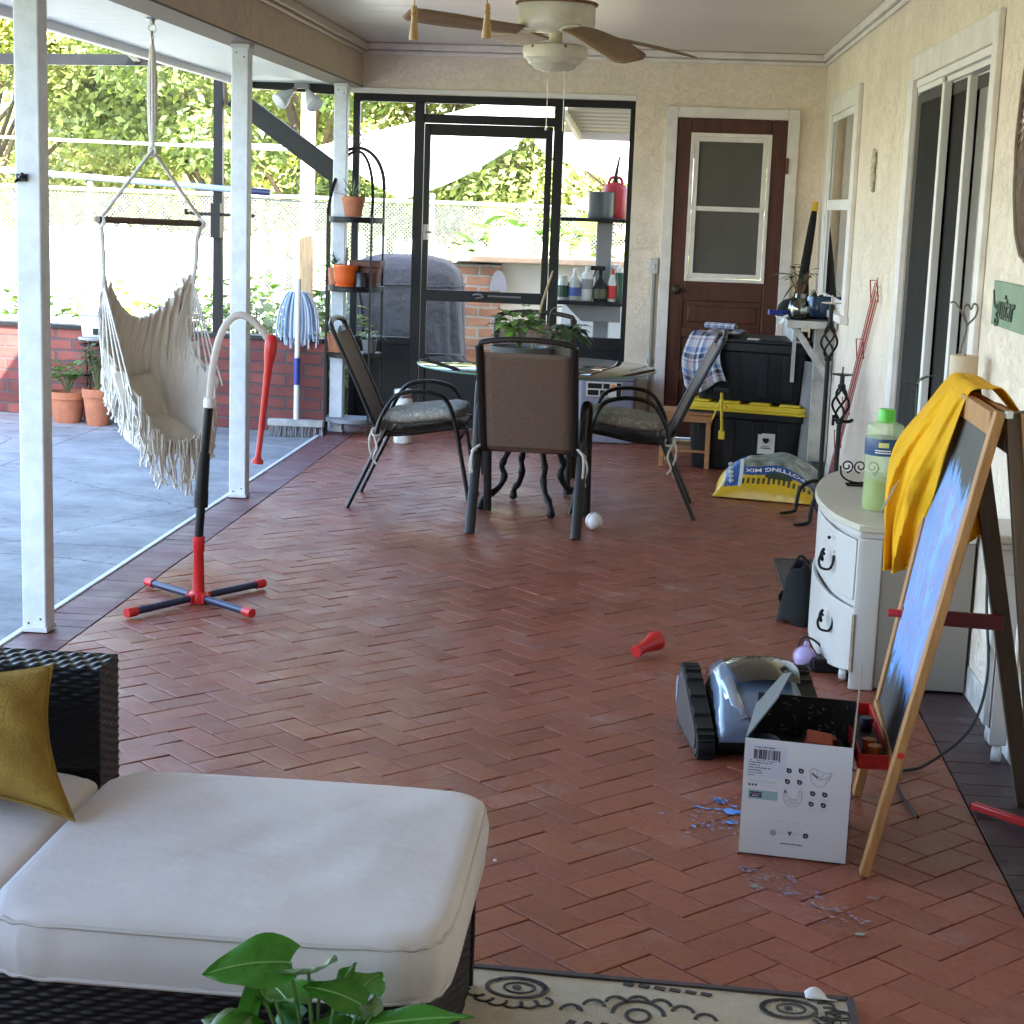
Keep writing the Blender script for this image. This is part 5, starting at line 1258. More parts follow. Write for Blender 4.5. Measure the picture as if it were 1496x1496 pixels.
# ------------------------------------------------------------------ storage corner
def tote(name, label, c, wd, dp, h, rim, rz, lidm=None, taper=.88):
    t = thing(name, label, "storage bin", c, rz, group="black storage bins by the brown door")
    m = MB(); a, b = wd/2, dp/2
    def ring(k, z, r=.04, n=4):
        P = []
        for sx, sy, an in ((1, 1, 0), (-1, 1, 90), (-1, -1, 180), (1, -1, 270)):
            for i in range(n+1):
                q = R(an+90*i/n); P.append((sx*(a*k-r)+r*math.cos(q), sy*(b*k-r)+r*math.sin(q), z))
        return P
    rs = [ring(taper, 0), ring(taper+.01, .01), ring(.965, h-.06), ring(.965, h-.055), ring(1.0, h-.05), ring(1.0, h)]
    k = len(rs[0]); vs = sum(rs, []); fs = [tuple(range(k-1, -1, -1)), tuple((len(rs)-1)*k+i for i in range(k))]
    for j in range(len(rs)-1):
        for i in range(k): fs.append((j*k+i, j*k+(i+1) % k, (j+1)*k+(i+1) % k, (j+1)*k+i))
    m.add(vs, fs); m.build("body", black_plastic, t, bevel=.004)
    for x in (-.34, -.12, .12, .34):
        m = MB(); m.add([(x*wd-.03, -b*taper-.006, .03), (x*wd+.03, -b*taper-.006, .03), (x*wd+.03, -b*.97-.004, h-.07), (x*wd-.03, -b*.97-.004, h-.07), (x*wd-.03, -b*taper+.01, .03), (x*wd+.03, -b*taper+.01, .03), (x*wd+.03, -b*.97+.01, h-.07), (x*wd-.03, -b*.97+.01, h-.07)],
                     [(0,1,2,3),(7,6,5,4),(0,4,5,1),(1,5,6,2),(2,6,7,3),(3,7,4,0)]); m.build("rib", black_plastic, t, bevel=.003)
    if lidm:
        m = MB(); rbox(m, -a-.012, a+.012, -b-.012, b+.012, h+.001, h+.035, .05); rbox(m, -a-.02, a+.02, -b-.02, b+.02, h-.012, h+.0005, .055)
        l_ = m.build("lid", lidm, t, bevel=.005)
        for x in (-.38, -.13, .13, .38):
            m = MB(); m.cbox((x*wd, -b+.02, h+.043), (wd*.17, .05, .014)); m.build("lid_lug", lidm, l_, bevel=.004)
    return t
yl = mat("yellow lid", (.72, .52, .03), .4)
bz = R(-16)
bx, by = .60, 10.22
t1 = tote("storage_bin", "black storage bin with yellow lid and white card, at the bottom of the stack", (bx, by, .004), .70, .50, .36, 0, bz, yl)
m = MB(); m.add([(0, 0, 0), (.1, 0, 0), (.1, .012, .12), (0, .012, .12), (0, .001, 0), (.1, .001, 0), (.1, .013, .12), (0, .013, .12)], [(0,1,2,3),(7,6,5,4),(0,4,5,1),(1,5,6,2),(2,6,7,3),(3,7,4,0)])
card = m.build("paper_card", mat("white card", (.62, .61, .60), .6), t1, smooth=False, loc=(.09, -.245, .115))
card.rotation_euler = (R(4), 0, 0)
m = MB(); T = Matrix.Rotation(PI/2, 4, 'X') @ Matrix.Identity(4)
m.prism([(.035, .095), (.065, .095), (.07, .085), (.06, .068), (.05, .064), (.04, .068), (.03, .085)], .002, .0045, T); m.box(.028, .072, -.004, -.0015, .044, .047); m.box(.02, .08, -.004, -.0015, .034, .038); m.build("printed_mark", black_plastic, card, smooth=False)
t2 = tote("storage_bin", "open black storage bin stacked on top of the yellow lid", (bx+.01, by, .4105), .68, .48, .345, 0, bz, None)
m = MB(); rbox(m, -.345, .345, -.245, .245, .346, .366, .05); m.build("lid", black_plastic, t2, bevel=.004)
for x in (-.3, .02, .28): m = MB(); m.cbox((x, -.24, .37), (.07, .03, .012)); m.build("latch", mat("grey latch", (.35, .35, .36), .4), t2, bevel=.003)
# plaid shirt over the top bin
pl = mat("plaid cloth", (.5, .5, .6), .9)
def plaid(m):
    n = m.node_tree.nodes; l = m.node_tree.links; b = n["Principled BSDF"]
    uv = n.new("ShaderNodeUVMap"); sp = n.new("ShaderNodeSeparateXYZ"); l.new(uv.outputs[0], sp.inputs[0])
    def stripes(o, sc_, cols):
        a = n.new("ShaderNodeMath"); a.operation = 'MULTIPLY'; a.inputs[1].default_value = sc_; l.new(o, a.inputs[0])
        f = n.new("ShaderNodeMath"); f.operation = 'FRACT'; l.new(a.outputs[0], f.inputs[0])
        rp = n.new("ShaderNodeValToRGB"); rp.color_ramp.interpolation = 'CONSTANT'; e = rp.color_ramp.elements
        e[0].position = 0; e[0].color = (*cols[0][1], 1); e[1].position = cols[1][0]; e[1].color = (*cols[1][1], 1)
        for p, c in cols[2:]: q = e.new(p); q.color = (*c, 1)
        l.new(f.outputs[0], rp.inputs[0]); return rp
    W_, N_, B_, R_ = (.62, .62, .68), (.02, .025, .07), (.15, .28, .52), (.5, .08, .08)
    a = stripes(sp.outputs[0], 2.6, [(0, W_), (.18, N_), (.34, B_), (.5, W_), (.60, R_), (.66, W_), (.82, N_), (.88, B_)])
    c = stripes(sp.outputs[1], 4.2, [(0, W_), (.25, B_), (.45, W_), (.55, N_), (.75, W_), (.85, R_), (.9, W_)])
    mx = n.new("ShaderNodeMix"); mx.data_type = 'RGBA'; mx.inputs[0].default_value = .5; l.new(a.outputs[0], mx.inputs[6]); l.new(c.outputs[0], mx.inputs[7]); l.new(mx.outputs[2], b.inputs["Base Color"])
plaid(pl)
def uvgrid(fn, nu, nv, name, mt, parent, solid=0):
    m = MB(); m.grid(fn, nu, nv); o = m.build(name, mt, parent)
    me = o.data; ul = me.uv_layers.new(name="UVMap"); k = nu+1
    for lp in me.loops: ul.data[lp.index].uv = ((lp.vertex_index % k)/nu, (lp.vertex_index//k)/nv)
    if solid: q = o.modifiers.new("s", 'SOLIDIFY'); q.thickness = solid; q.offset = 1
    return o
ps_ = thing("plaid_shirt", "blue, white and red plaid shirt hung over the corner of the upper bin", "shirt", (bx, by, .41), bz)
def shirt(u, v):
    x = -.345+.21*u+.02*math.sin(v*7); f = .012*math.sin(u*19+v*2)+.008*math.sin(u*37)
    if v < .4: t_ = v/.4; return (x+.05*(1-t_), .06-.315*t_, .385+.012*math.sin(u*9)+.006*math.sin(t_*8))
    t_ = (v-.4)/.6; return (x-.03*t_+.04*t_*u, -.262-.012-.02*math.sin(PI*t_)+f*t_, .382-(.30+.04*math.sin(u*5))*t_)
uvgrid(shirt, 30, 34, "cloth", pl, ps_, .004)
def sleeve(u, v):
    a = 2*PI*u; return (-.33+.19*v, .05+.05*math.cos(a)-.03*v, .40+.018*(1+math.sin(a)))
uvgrid(sleeve, 20, 12, "sleeve", pl, ps_)
t = thing("yellow_strap", "yellow plastic strap and buckle dangling below the plaid shirt", "strap", (bx-.2, by-.28, .44), bz)
m = MB(); m.bar((.0, -.02, .03), (.015, -.03, -.20), .03, .012); m.bar((.0, -.022, -.0), (-.045, -.03, -.13), .022, .01); m.bar((0, -.022, -.02), (.04, -.03, -.06), .02, .01); m.cbox((.015, -.03, -.215), (.035, .016, .05)); m.build("strap", yl, t, bevel=.003)
m = MB(); m.cbox((0, -.012, .045), (.09, .025, .03)); m.build("buckle", black_plastic, t, bevel=.005)
# small wooden stool
t = thing("plant_stool", "small slatted wooden stool beside the storage bins", "stool", (.215, 10.15, .003), R(-8))
redwood = mat("orange stained wood", (.42, .20, .08), .5, scale_vec=(3, 25, 25), var=(2, .25), bump=(3, .1))
m = MB()
for i in range(5): m.box(-.165, .165, -.13+i*.054, -.13+i*.054+.044, .315, .333)
m.build("top_slats", redwood, t, bevel=.003)
m = MB(); m.box(-.155, .155, -.125, -.11, .275, .3145); m.box(-.155, .155, .11, .125, .275, .3145); m.box(-.155, -.14, -.1095, .1095, .275, .3145); m.box(.14, .155, -.1095, .1095, .275, .3145); m.build("apron", redwood, t, bevel=.002)
for sx in (-1, 1):
    for sy in (-1, 1): m = MB(); m.box(sx*.135-.014, sx*.135+.014, sy*.105-.014, sy*.105+.014, 0, .3145); m.build("leg", redwood, t, bevel=.003)
m = MB()
for i in range(5): m.box(-.14, .14, -.09+i*.04, -.09+i*.04+.028, .09, .102)
m.build("lower_slats", redwood, t, bevel=.002)
# potting mix bag
pb = thing("soil_bag", "yellow and blue bag of potting mix lying before the storage bins", "bag", (.665, 9.28, .004), R(-14))
bagm = mat("glossy bag film", (.5, .5, .5), .3)
BW, BD, BT = .54, .62, .20
def bagz(x, y):
    e = max(0, 1-abs(2*x/BW)**2.6)**.5*max(0, 1-abs(2*y/BD)**2.8)**.55
    return BT*e*(1+.05*math.sin(x*24+y*9)+.04*math.sin(y*31))
ybm = mat("yellow film", (.70, .45, .02), .28, bump=(25, .5, .01)); bbm = mat("blue film", (.02, .09, .33), .25, bump=(25, .5, .01)); wbm = mat("pale film", (.62, .66, .60), .3, bump=(25, .5, .01)); gbm = mat("printed film", (.16, .22, .10), .35, bump=(25, .5, .01), var=(16, .9), col2=(.45, .50, .45)); stm = mat("dark film", (.03, .05, .03), .3)
N1, N2 = 80, 150
def bags(u, v):
    x, y = (-1+2*u)*BW/2, (-1+2*v)*BD/2
    return (bagz(x, y)+.16*(y+BD/2))/(bagz(x, 0)+.16*BD/2+1e-6) if v < .5 else 1.0+v-.5
def bag_at(x, s_):
    u = x/BW+.5
    for q in range(300):
        v = q/600
        if bags(u, v) >= s_: break
    y = (-1+2*v)*BD/2; return (x+.012*math.sin(y*17), y-.003, bagz(x, y)+.003)
m = MB()
vs = []; fs = []; mi = []
def bp_(i, j):
    x = (-1+2*i/N1)*BW/2; y = (-1+2*j/N2)*BD/2
    return (x+.012*math.sin(y*17), y, max(.004, bagz(x, y)))
for j in range(N2+1):
    for i in range(N1+1): vs.append(bp_(i, j))
for j in range(N2):
    for i in range(N1):
        fs.append((j*(N1+1)+i, j*(N1+1)+i+1, (j+1)*(N1+1)+i+1, (j+1)*(N1+1)+i))
        u = (i+.5)/N1; v = (j+.5)/N2
        s_ = bags(u, v)
        if s_ < .36: k = 0
        elif s_ < .50: k = 4 if (i//2) % 2 and u > .2 else 0
        elif s_ < .57: k = 0
        elif s_ < .76: k = 1
        elif v < .8: k = 3
        else: k = 2
        if u < .27 and s_ > .30: k = 1 if .10 < u < .24 else (2 if u >= .24 else 0)
        if u < .10 and v > .45: k = 4 if (j//2) % 2 else 2
        mi.append(k)
m.v = vs; m.f = fs; m.m = mi
o = m.build("film", [ybm, bbm, wbm, gbm, stm], pb)
m = MB(); m.grid(lambda u, v: ((-1+2*u)*BW/2+.012*math.sin((-1+2*v)*BD/2*17), (-1+2*v)*BD/2, .003), 10, 10); m.build("underside", ybm, pb)
vs, fs = text_mb("POTTING MIX", .050, 0, bold=.001)
vs = [bag_at(-x+.05, .665-y*2.2) for x, y, z in vs]
m = MB(); m.add(vs, fs); m.build("lettering", mat("white print", (.8, .8, .8), .4), pb, smooth=False)
m = MB()
for i in range(40):
    a = 2*PI*i/40; b = 2*PI*(i+1)/40
    f = lambda q, r: bag_at(.07+.075*r*math.cos(q), .53+.075*r*math.sin(q))
    m.add([f(a, .0), f(a, 1), f(b, 1)], [(0, 1, 2)])
m.build("printed_badge", stm, pb, smooth=False)
m = MB(); rnd = random.Random(12)
for i in range(5): m.sphere(bag_at(-.18-.003*i, .42+.11*i), .015, 8, 6, (1, .5, .8))
m.build("printed_letters", wbm, pb)
# rolled grey mat pillar
t = thing("rolled_mat", "grey rolled up mat standing in the corner behind the storage bins", "rolled mat", (.945, 9.98, .004))
m = MB(); P = []
for i in range(70):
    a = i*.25; r = .018+.0033*i*.25*PI/2; P.append((r*math.cos(a), r*math.sin(a)))
m.grid(lambda u, v: (*[P[round(u*69)][k]*(1+.02*math.sin(v*5)) for k in (0, 1)], .66*v+.01*math.sin(u*9)*v), 69, 8); m.build("roll", mat("grey felt", (.24, .24, .235), .85, var=(5, .2), bump=(30, .3)), t, solid=.004)
m = MB()
for z in (.2, .5): m.tube([(.085*math.cos(i*PI/12), .085*math.sin(i*PI/12), z+.01*math.sin(i)) for i in range(24)], .004, 5, closed=True)
m.build("cord", black_plastic, t)
# wall shelf under the window
sh = thing("window_shelf", "worn white shelf under the narrow window, with a diagonal brace", "shelf", (.9, 10.2, .9))
worn = mat("worn white board", (.50, .48, .45), .7, var=(11, .3), bump=(30, .3)); greyw = mat("grey weathered board", (.20, .18, .16), .8, scale_vec=(3, 25, 25), var=(2, .3))
m = MB(); m.box(.735, 1.005, 9.72, 10.72, .882, .912); m.build("board", greyw, sh, world=True, bevel=.004)
m = MB(); m.box(.728, .7335, 9.72, 10.72, .872, .915); m.box(.728, 1.005, 9.712, 9.7185, .872, .913); m.build("edge_strip", worn, sh, world=True, bevel=.002)
m = MB(); m.bar((.775, 9.78, .875), (.985, 9.78, .58), .035, .05, (0, 1, 0)); m.build("brace", worn, sh, world=True, bevel=.004)
m = MB(); m.box(.78, .80, 9.9, 10.7, .55, .8815); m.build("back_board", worn, sh, world=True)
for y in (9.86, 10.05): m = MB(); m.box(.90, 1.006, y, y+.15, .1, .881); m.build("upright_plank", worn, sh, world=True, bevel=.003)
t = thing("glass_vase", "round clear glass vase holding cuttings, on the window shelf", "vase", (.80, 9.84, .914))
m = MB(); m.lathe([(0, .0), (.045, 0), (.06, .02), (.068, .06), (.055, .10), (.036, .12), (.038, .145), (.035, .145), (.033, .12), (.052, .10), (.064, .06), (.055, .02), (.0, .008)], n=28); m.build("vase", glass("vase glass", (.75, .78, .76), .02, .12), t)
m = MB(); m.lathe([(0, .009), (.05, .012), (.058, .035), (.06, .05), (0, .05)], n=20); m.build("water", mat("murky water", (.10, .08, .06), .1), t)
m = MB(); rnd = random.Random(21); st_ = MB()
for i in range(14):
    a = rnd.uniform(0, 6.28); e = Vector((rnd.uniform(-.06, .06), rnd.uniform(-.05, .05), rnd.uniform(.2, .30))); st_.tube([(0, 0, .03), (e.x*.3, e.y*.3, .15), e], .0025, 4)
    leaf(m, e, (math.cos(a), math.sin(a), rnd.uniform(-.2, .8)), rnd.uniform(.05, .09), .03, .4)
leaf(m, (-.04, 0, .24), (-1, -.3, .35), .16, .06, .55, .2, 6); leaf(m, (-.03, 0, .2), (-.7, .2, -.9), .11, .05, .2)
m.build("foliage", leaf_b, t); st_.build("stem", mat("dry stem", (.22, .12, .06), .8), t)
t = thing("blue_planter", "blue glazed bowl planter on the window shelf, behind the tall candle stand", "planter", (.925, 10.0, .914))
m = MB(); m.lathe([(0, 0), (.06, 0), (.075, .01), (.085, .05), (.075, .10), (.07, .125), (.063, .125), (.066, .10), (0, .10)], n=28); m.build("pot", mat("blue glaze", (.03, .07, .16), .2, coat=.4), t)
m = MB(); rnd = random.Random(31)
for i in range(20): a = rnd.uniform(0, 6.28); leaf(m, (.02*math.cos(a), .02*math.sin(a), .10), (math.cos(a), math.sin(a), rnd.uniform(.6, 2)), rnd.uniform(.06, .14), .012, .5)
m.build("foliage", leaf_b, t)
t = thing("hat", "black baseball style cap lying on the end of the window shelf", "cap", (.78, 10.12, .914), R(200))
m = MB(); m.lathe([(.085, .0), (.088, .02), (.08, .06), (.055, .09), (.02, .103), (0, .105)], n=24); m.sphere((0, 0, .106), .007, 8, 6); m.build("crown", mat("black cloth", (.006, .006, .007), .9), t)
m = MB(); m.grid(lambda u, v: ((.08+.085*v)*math.cos((u-.5)*1.9), (.08+.085*v*.9)*math.sin((u-.5)*1.9), .012+.028*v-.02*abs(2*u-1)**2), 16, 6); m.build("brim", MATS["black cloth"], t, solid=.004)
t = thing("blue_tube", "short blue plastic tube sticking out from the window shelf end", "tube", (.70, 9.98, .94))
m = MB(); m.tube([(-.06, 0, .0), (.12, .02, .0)], .014, 12); m.build("tube", mat("blue plastic", (.02, .03, .28), .35), t)
m = MB(); m.tube([(-.065, 0, 0), (-.058, 0, 0)], .0165, 12); m.build("end_ring", mat("pale blue ring", (.3, .35, .7), .4), t)
t = thing("white_cloth", "crumpled white cloth on the corner of the window shelf", "cloth", (.79, 9.97, .914))
m = MB(); m.grid(lambda u, v: (-.075+.15*u-.01*v, -.05+.12*v, .012+.012*math.sin(u*9+v*4)*math.sin(v*7)-(.05*max(0, .2-u)/.2)), 16, 14); m.build("cloth", wp, t, solid=.003)
m = MB(); m.tube(smooth_path([(-.075, -.05, .0), (-.02, -.06, .012), (.06, -.055, .008)]), .004, 5); m.build("hem", wp, t)
# leaning things in the corner
t = thing("black_umbrella", "furled black umbrella with yellow tip leaning in the corner by the window", "umbrella", (.955, 11.05, .9))
m = MB(); m.tube(smooth_path([(-.05, .0, .05), (-.04, 0, .25), (-.02, .03, .42), (.005, .09, .62)]), [.05, .048, .045, .042, .036, .034, .03, .03, .03, .028, .028, .028, .027, .026, .025, .024, .022, .02, .018], 12); m.build("canopy", MATS["black cloth"], t)
m = MB(); m.tube([(.005, .09, .62), (.012, .105, .68)], [.02, .017], 12); m.build("tip", mat("yellow cap", (.75, .45, .02), .4), t)
m = MB(); m.tube([(-.05, 0, .05), (-.06, -.02, -.90)], .012, 8); m.build("shaft", black_metal, t)
t = thing("timber_board", "two tan boards leaning in the corner behind the storage bins", "board", (.84, 10.9, .004), R(4))
m = MB(); m.bar((-.01, .0, .0), (.0, .2, .86), .045, .02); m.build("board", wood_tan, t, bevel=.003); m = MB(); m.bar((.055, .0, .0), (.06, .2, .84), .04, .02); m.build("board", redwood, t, bevel=.003)
t = thing("red_spray_can", "small red can with white top in the corner under the window shelf", "can", (.90, 10.55, .62))
m = MB(); m.lathe([(0, 0), (.028, 0), (.03, .006), (.03, .12), (.022, .14), (0, .14)], n=20); m.build("body", red_paint, t); m = MB(); m.lathe([(.018, .14), (.02, .15), (.02, .175), (0, .178)], n=16); m.build("cap", wp, t)
t = thing("corner_crate", "plain dark crate under the window shelf, carrying the red can", "crate", (.89, 10.55, .004))
m = MB()
for z in (0, .13, .26, .39, .52): m.box(-.1, .1, -.1, .1, z, z+.095)
m.build("slats", greyw, t, bevel=.003); m = MB()
for sx in (-1, 1): m.box(sx*.092-.006, sx*.092+.006, -.11, -.1005, 0, .614)
m.build("corner_post", greyw, t)
# iron candle stands
def candle_stand(label, x, y, h, twist_z, cup, hook=False):
    t = thing("candle_stand", label, "candle stand", (x, y, .004), group="black iron candle stands")
    m = MB(); m.tube([(0, 0, .14), (0, 0, twist_z-.075)], .0115, 8); m.tube([(0, 0, twist_z+.075), (0, 0, h)], .0115, 8)
    m.build("shaft", black_metal, t)
    m = MB()
    for k in range(4):
        P = []
        for i in range(15):
            f = i/14; a = k*PI/2+f*PI; r = .036*math.sin(PI*f)**.8+.004; P.append((r*math.cos(a), r*math.sin(a), twist_z-.085+.17*f))
        m.tube(P, .006, 6)
    for z in (-.085, .085): m.lathe([(0, -.015), (.016, -.012), (.02, 0), (.016, .012), (0, .015)], (0, 0, twist_z+z), 10)
    m.build("basket_twist", black_metal, t)
    for k in range(3):
        a = R(195+120*k); c_, s_ = math.cos(a), math.sin(a); m = MB()
        m.tube(smooth_path([(.0, 0, .17), (.05*c_, .05*s_, .165), (.10*c_, .10*s_, .13), (.115*c_, .115*s_, .06), (.12*c_, .12*s_, .02), (.15*c_, .15*s_, .008), (.20*c_, .20*s_, .004)], 4), [.010]*14+[.009]*8+[.008, .007, .004], 7, flat=1); m.build("leg", black_metal, t)
    m = MB(); m.lathe([(.0, 0), (.015, 0), (.05, .006), (.052, .010), (.0, .008)], (0, 0, h), 24); m.tube([(0, 0, h), (0, 0, h+.045)], .004, 6); m.build("drip_pan", cup, t)
    if hook:
        m = MB(); m.tube(smooth_path([(0, 0, .52), (.03, 0, .515), (.055, 0, .52), (.06, 0, .53)]), .009, 6); m.cbox((-.03, 0, .52), (.012, .02, .05)); m.tube([(-.03, 0, .52), (.02, 0, .52)], .006, 6); m.build("clamp", black_metal, t)
    return t
candle_stand("tall black iron candle stand with a rusty white pan, before the shelf", .862, 8.66, 1.06, .875, mat("flaking white pan", (.62, .58, .50), .7, var=(18, .3)))
candle_stand("shorter black iron candle stand with dark pan and side clamp", .905, 8.34, .735, .60, black_metal, True)
# red cage leaning on the wall
t = thing("tomato_cage", "folded red wire tomato cage leaning on the stucco wall by the sliding door", "wire cage", (.98, 8.7, .004))
rw = mat("red wire", (.38, .03, .03), .4)
A0, A1 = Vector((-.02, .62, .0)), Vector((.018, -.63, 1.17)); dv = A1-A0; wb = dv.cross(Vector((1, 0, 0))).normalized()
m = MB()
for i in range(6):
    o = wb*((i-2.5)*.024)+Vector(((i % 2)*.012, 0, 0)); m.tube([A0+o*.8, A1+o*1.1], .0024, 5)
m.build("wires", rw, t)
for f, wd in ((.30, .055), (.47, .055), (.74, .06), (.99, .065)):
    c_ = A0+dv*f; m = MB(); m.tube([c_-wb*wd-Vector((.02, 0, 0)), c_+wb*wd-Vector((.02, 0, 0)), c_+wb*wd+Vector((.012, 0, 0)), c_-wb*wd+Vector((.012, 0, 0))], .0032, 5, closed=True); m.build("hoop", rw, t)
# doormat
t = thing("doormat", "worn brown doormat on the brick floor beside the dresser", "doormat", (.80, 7.06, .003))
m = MB(); rbox(m, -.24, .24, -.36, .36, 0, .012, .015); m.build("mat", mat("worn coir", (.075, .055, .04), .95, var=(10, .45), bump=(140, .9)), t)
m = MB(); frame2d(m, -.0, .0001, 0, 0, 0, 0, 0) if False else None
for y_ in (-.33, .33): m.box(-.22, .22, y_-.008, y_+.008, .0121, .0145)
m.build("edge_band", mat("dark mat border", (.03, .025, .02), .9), t)
# lilac/white squeeze balls
lil = mat("pale pink plastic", (.68, .60, .68), .4)
def ball(label, x, y, r, a, m1, tail=True, mark=True):
    t = thing("toy_ball", label, "toy ball", (x, y, r+.003), a, group="pale toy balls on the floor")
    m = MB(); m.sphere((0, 0, 0), r, 20, 14); m.build("ball", m1, t)
    if tail: m = MB(); m.tube([(-r*.8, 0, .01), (-r*1.3, 0, .022), (-r*1.75, 0, .035)], [r*.55, r*.3, r*.2], 10); m.build("stem", m1, t)
    m = MB()
    P = []
    for i in range(40):
        q = 2*PI*i/40; v = Vector((.35+.25*math.cos(2*q), math.cos(q), math.sin(q))).normalized()*(r*1.005); P.append(v)
    m.tube(P, r*.05, 5, closed=True); m.build("stitching", mat("faded red stitch", (.4, .15, .2), .6), t)
    if mark: m = MB(); m.sphere((.0, -r*.85, r*.5), r*.17, 8, 6); m.build("printed_mark", navy, t)
ball("white toy ball with stem, against the potting mix bag", .52, 9.06, .036, R(-10), lil, True, False)
ball("white toy ball with dark mark, beside the leg of the chair facing away", -.248, 7.93, .041, R(160), mat("white toy plastic", (.74, .72, .74), .4), False)
ball("lilac toy ball near the castor of the white dresser", .548, 5.62, .038, R(-100), mat("lilac plastic", (.50, .42, .72), .4), True, False)
t = thing("toy_cone", "small red plastic toy cone lying on its side on the brick floor", "toy cone", (.02, 5.66, .004))
m = MB(); T = Matrix.Translation((0, 0, .034)) @ Matrix.Rotation(R(58), 4, 'Z') @ Matrix.Rotation(R(83), 4, 'Y'); m.lathe([(.014, -.065), (.018, -.06), (.019, -.02), (.026, .02), (.034, .05), (.034, .065), (.03, .065), (.022, .02), (.015, -.02), (.013, -.06)], n=24, M=T); m.build("shell", red_paint, t)
m = MB(); m.lathe([(.020, -.066), (.022, -.06), (.02, -.054)], n=24, M=T); m.build("rim", red_paint, t)
t = thing("cooler_box", "pale lilac cool box with a printed label, against the wall behind the table", "cool box", (-.23, 11.1, .003))
m = MB(); rbox(m, -.25, .12, -.15, .15, 0, .40, .03); m.build("body", mat("pale lilac plastic", (.19, .185, .235), .5), t, bevel=.008)
m = MB(); rbox(m, -.252, .122, -.152, .152, .401, .43, .035); m.build("lid", mat("lilac lid", (.19, .185, .235), .45), t, bevel=.008)
m = MB(); m.box(-.20, .03, -.1545, -.1505, .30, .395)
lb = m.build("printed_label", mat("pale sticker", (.6, .55, .5), .5), t, smooth=False)
m = MB()
for i, (x0, x1, z0, z1) in enumerate(((-.19, -.10, .352, .385), (-.09, -.05, .352, .385), (-.19, -.12, .308, .342), (-.11, -.06, .308, .342), (-.005, .025, .305, .39))): m.box(x0, x1, -.1565, -.1548, z0, z1)
m.build("print", black_plastic, lb, smooth=False)
m = MB(); m.sphere((-.025, -.1555, .36), .022, 10, 8, (1, .1, 1)); m.build("print", mat("orange print", (.75, .2, .03), .5), lb)
#@@PART4
# ------------------------------------------------------------------ white dresser and what stands on it
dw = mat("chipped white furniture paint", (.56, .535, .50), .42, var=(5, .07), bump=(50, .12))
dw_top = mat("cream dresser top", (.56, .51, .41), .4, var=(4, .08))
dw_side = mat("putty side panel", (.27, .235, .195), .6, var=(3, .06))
chip = mat("worn wood edge", (.28, .2, .14), .7, var=(30, .5))
ds = thing("dresser", "chipped white bow fronted dresser desk on castors, against the wall behind the easel", "dresser", (.85, 5.4, 0))
DZ = .54
FR = [(.700, 5.405), (.672, 5.44), (.645, 5.52), (.622, 5.63), (.610, 5.78), (.608, 5.95), (.62, 6.12), (.645, 6.28), (.68, 6.42), (.72, 6.52)]
FP = smooth_path([(x, y, 0) for x, y in FR], 4)
side = [(.765, 5.41), (1.025, 4.74)]
def outline(k, ext=True):
    """footprint pushed outward by k"""
    c_ = Vector((.92, 5.95)); P = [Vector((p.x, p.y)) for p in FP]
    out = []
    for p in P: d = (p-c_).normalized(); out.append(p+d*k)
    out += [Vector((.76, 6.55+k*.5)), Vector((1.03, 6.56+k*.5)), Vector((1.036, 5.398-k)), Vector((.74, 5.398-k)), Vector((.682-k*.6, 5.40-k))]
    return [(p.x, p.y) for p in out]
m = MB(); m.prism(outline(.024), DZ-.022, DZ); m.build("top", dw_top, ds, world=True, bevel=.007)
m = MB(); m.prism(outline(.014), DZ-.042, DZ-.0225); m.build("top_moulding", dw, ds, world=True, bevel=.006)
m = MB(); m.prism(outline(-.012), .06, DZ-.0425); m.build("carcass", dw, ds, world=True)
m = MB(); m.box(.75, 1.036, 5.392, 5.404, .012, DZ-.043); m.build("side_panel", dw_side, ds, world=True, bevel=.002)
m = MB(); m.prism([(.668, 5.395), (.690, 5.384), (.749, 5.386), (.749, 5.42), (.69, 5.43)], .0, DZ-.043); m.build("stile", dw, ds, world=True, bevel=.006)
def front(u0, u1, z0, z1, off, name, mt, wave=0):
    n_ = 26; m = MB(); vs = []; fs = []
    c_ = Vector((.92, 5.95, 0))
    for i in range(n_+1):
        t_ = u0+(u1-u0)*i/n_; q = t_*(len(FP)-1); j = min(len(FP)-2, int(q)); p = FP[j].lerp(FP[j+1], q-j); d = (p-c_).normalized()
        zz0 = z0-wave*math.sin(PI*i/n_)
        for z, o in ((zz0, off-.016), (zz0, off), (z1, off), (z1, off-.016)): vs.append(((p+d*o).x, (p+d*o).y, z))
        if i:
            a = 4*(i-1); b = 4*i; fs += [(a+k, a+(k+1) % 4, b+(k+1) % 4, b+k) for k in range(4)]
    fs += [(0, 1, 2, 3), (4*n_+3, 4*n_+2, 4*n_+1, 4*n_)]
    m.add(vs, fs); return m.build(name, mt, ds, world=True, bevel=.004)
d1 = front(.10, .84, .285, .485, .010, "drawer", dw); d2 = front(.07, .84, .06, .265, .018, "drawer", dw, .03)
front(.86, 1.0, .04, DZ-.05, .008, "stile", dw)
m = MB(); m.bar((.672, 5.388, .06), (.672, 5.388, .25), .010, .003, (1, 1, 0)); m.build("worn_hinge", chip, ds, world=True)
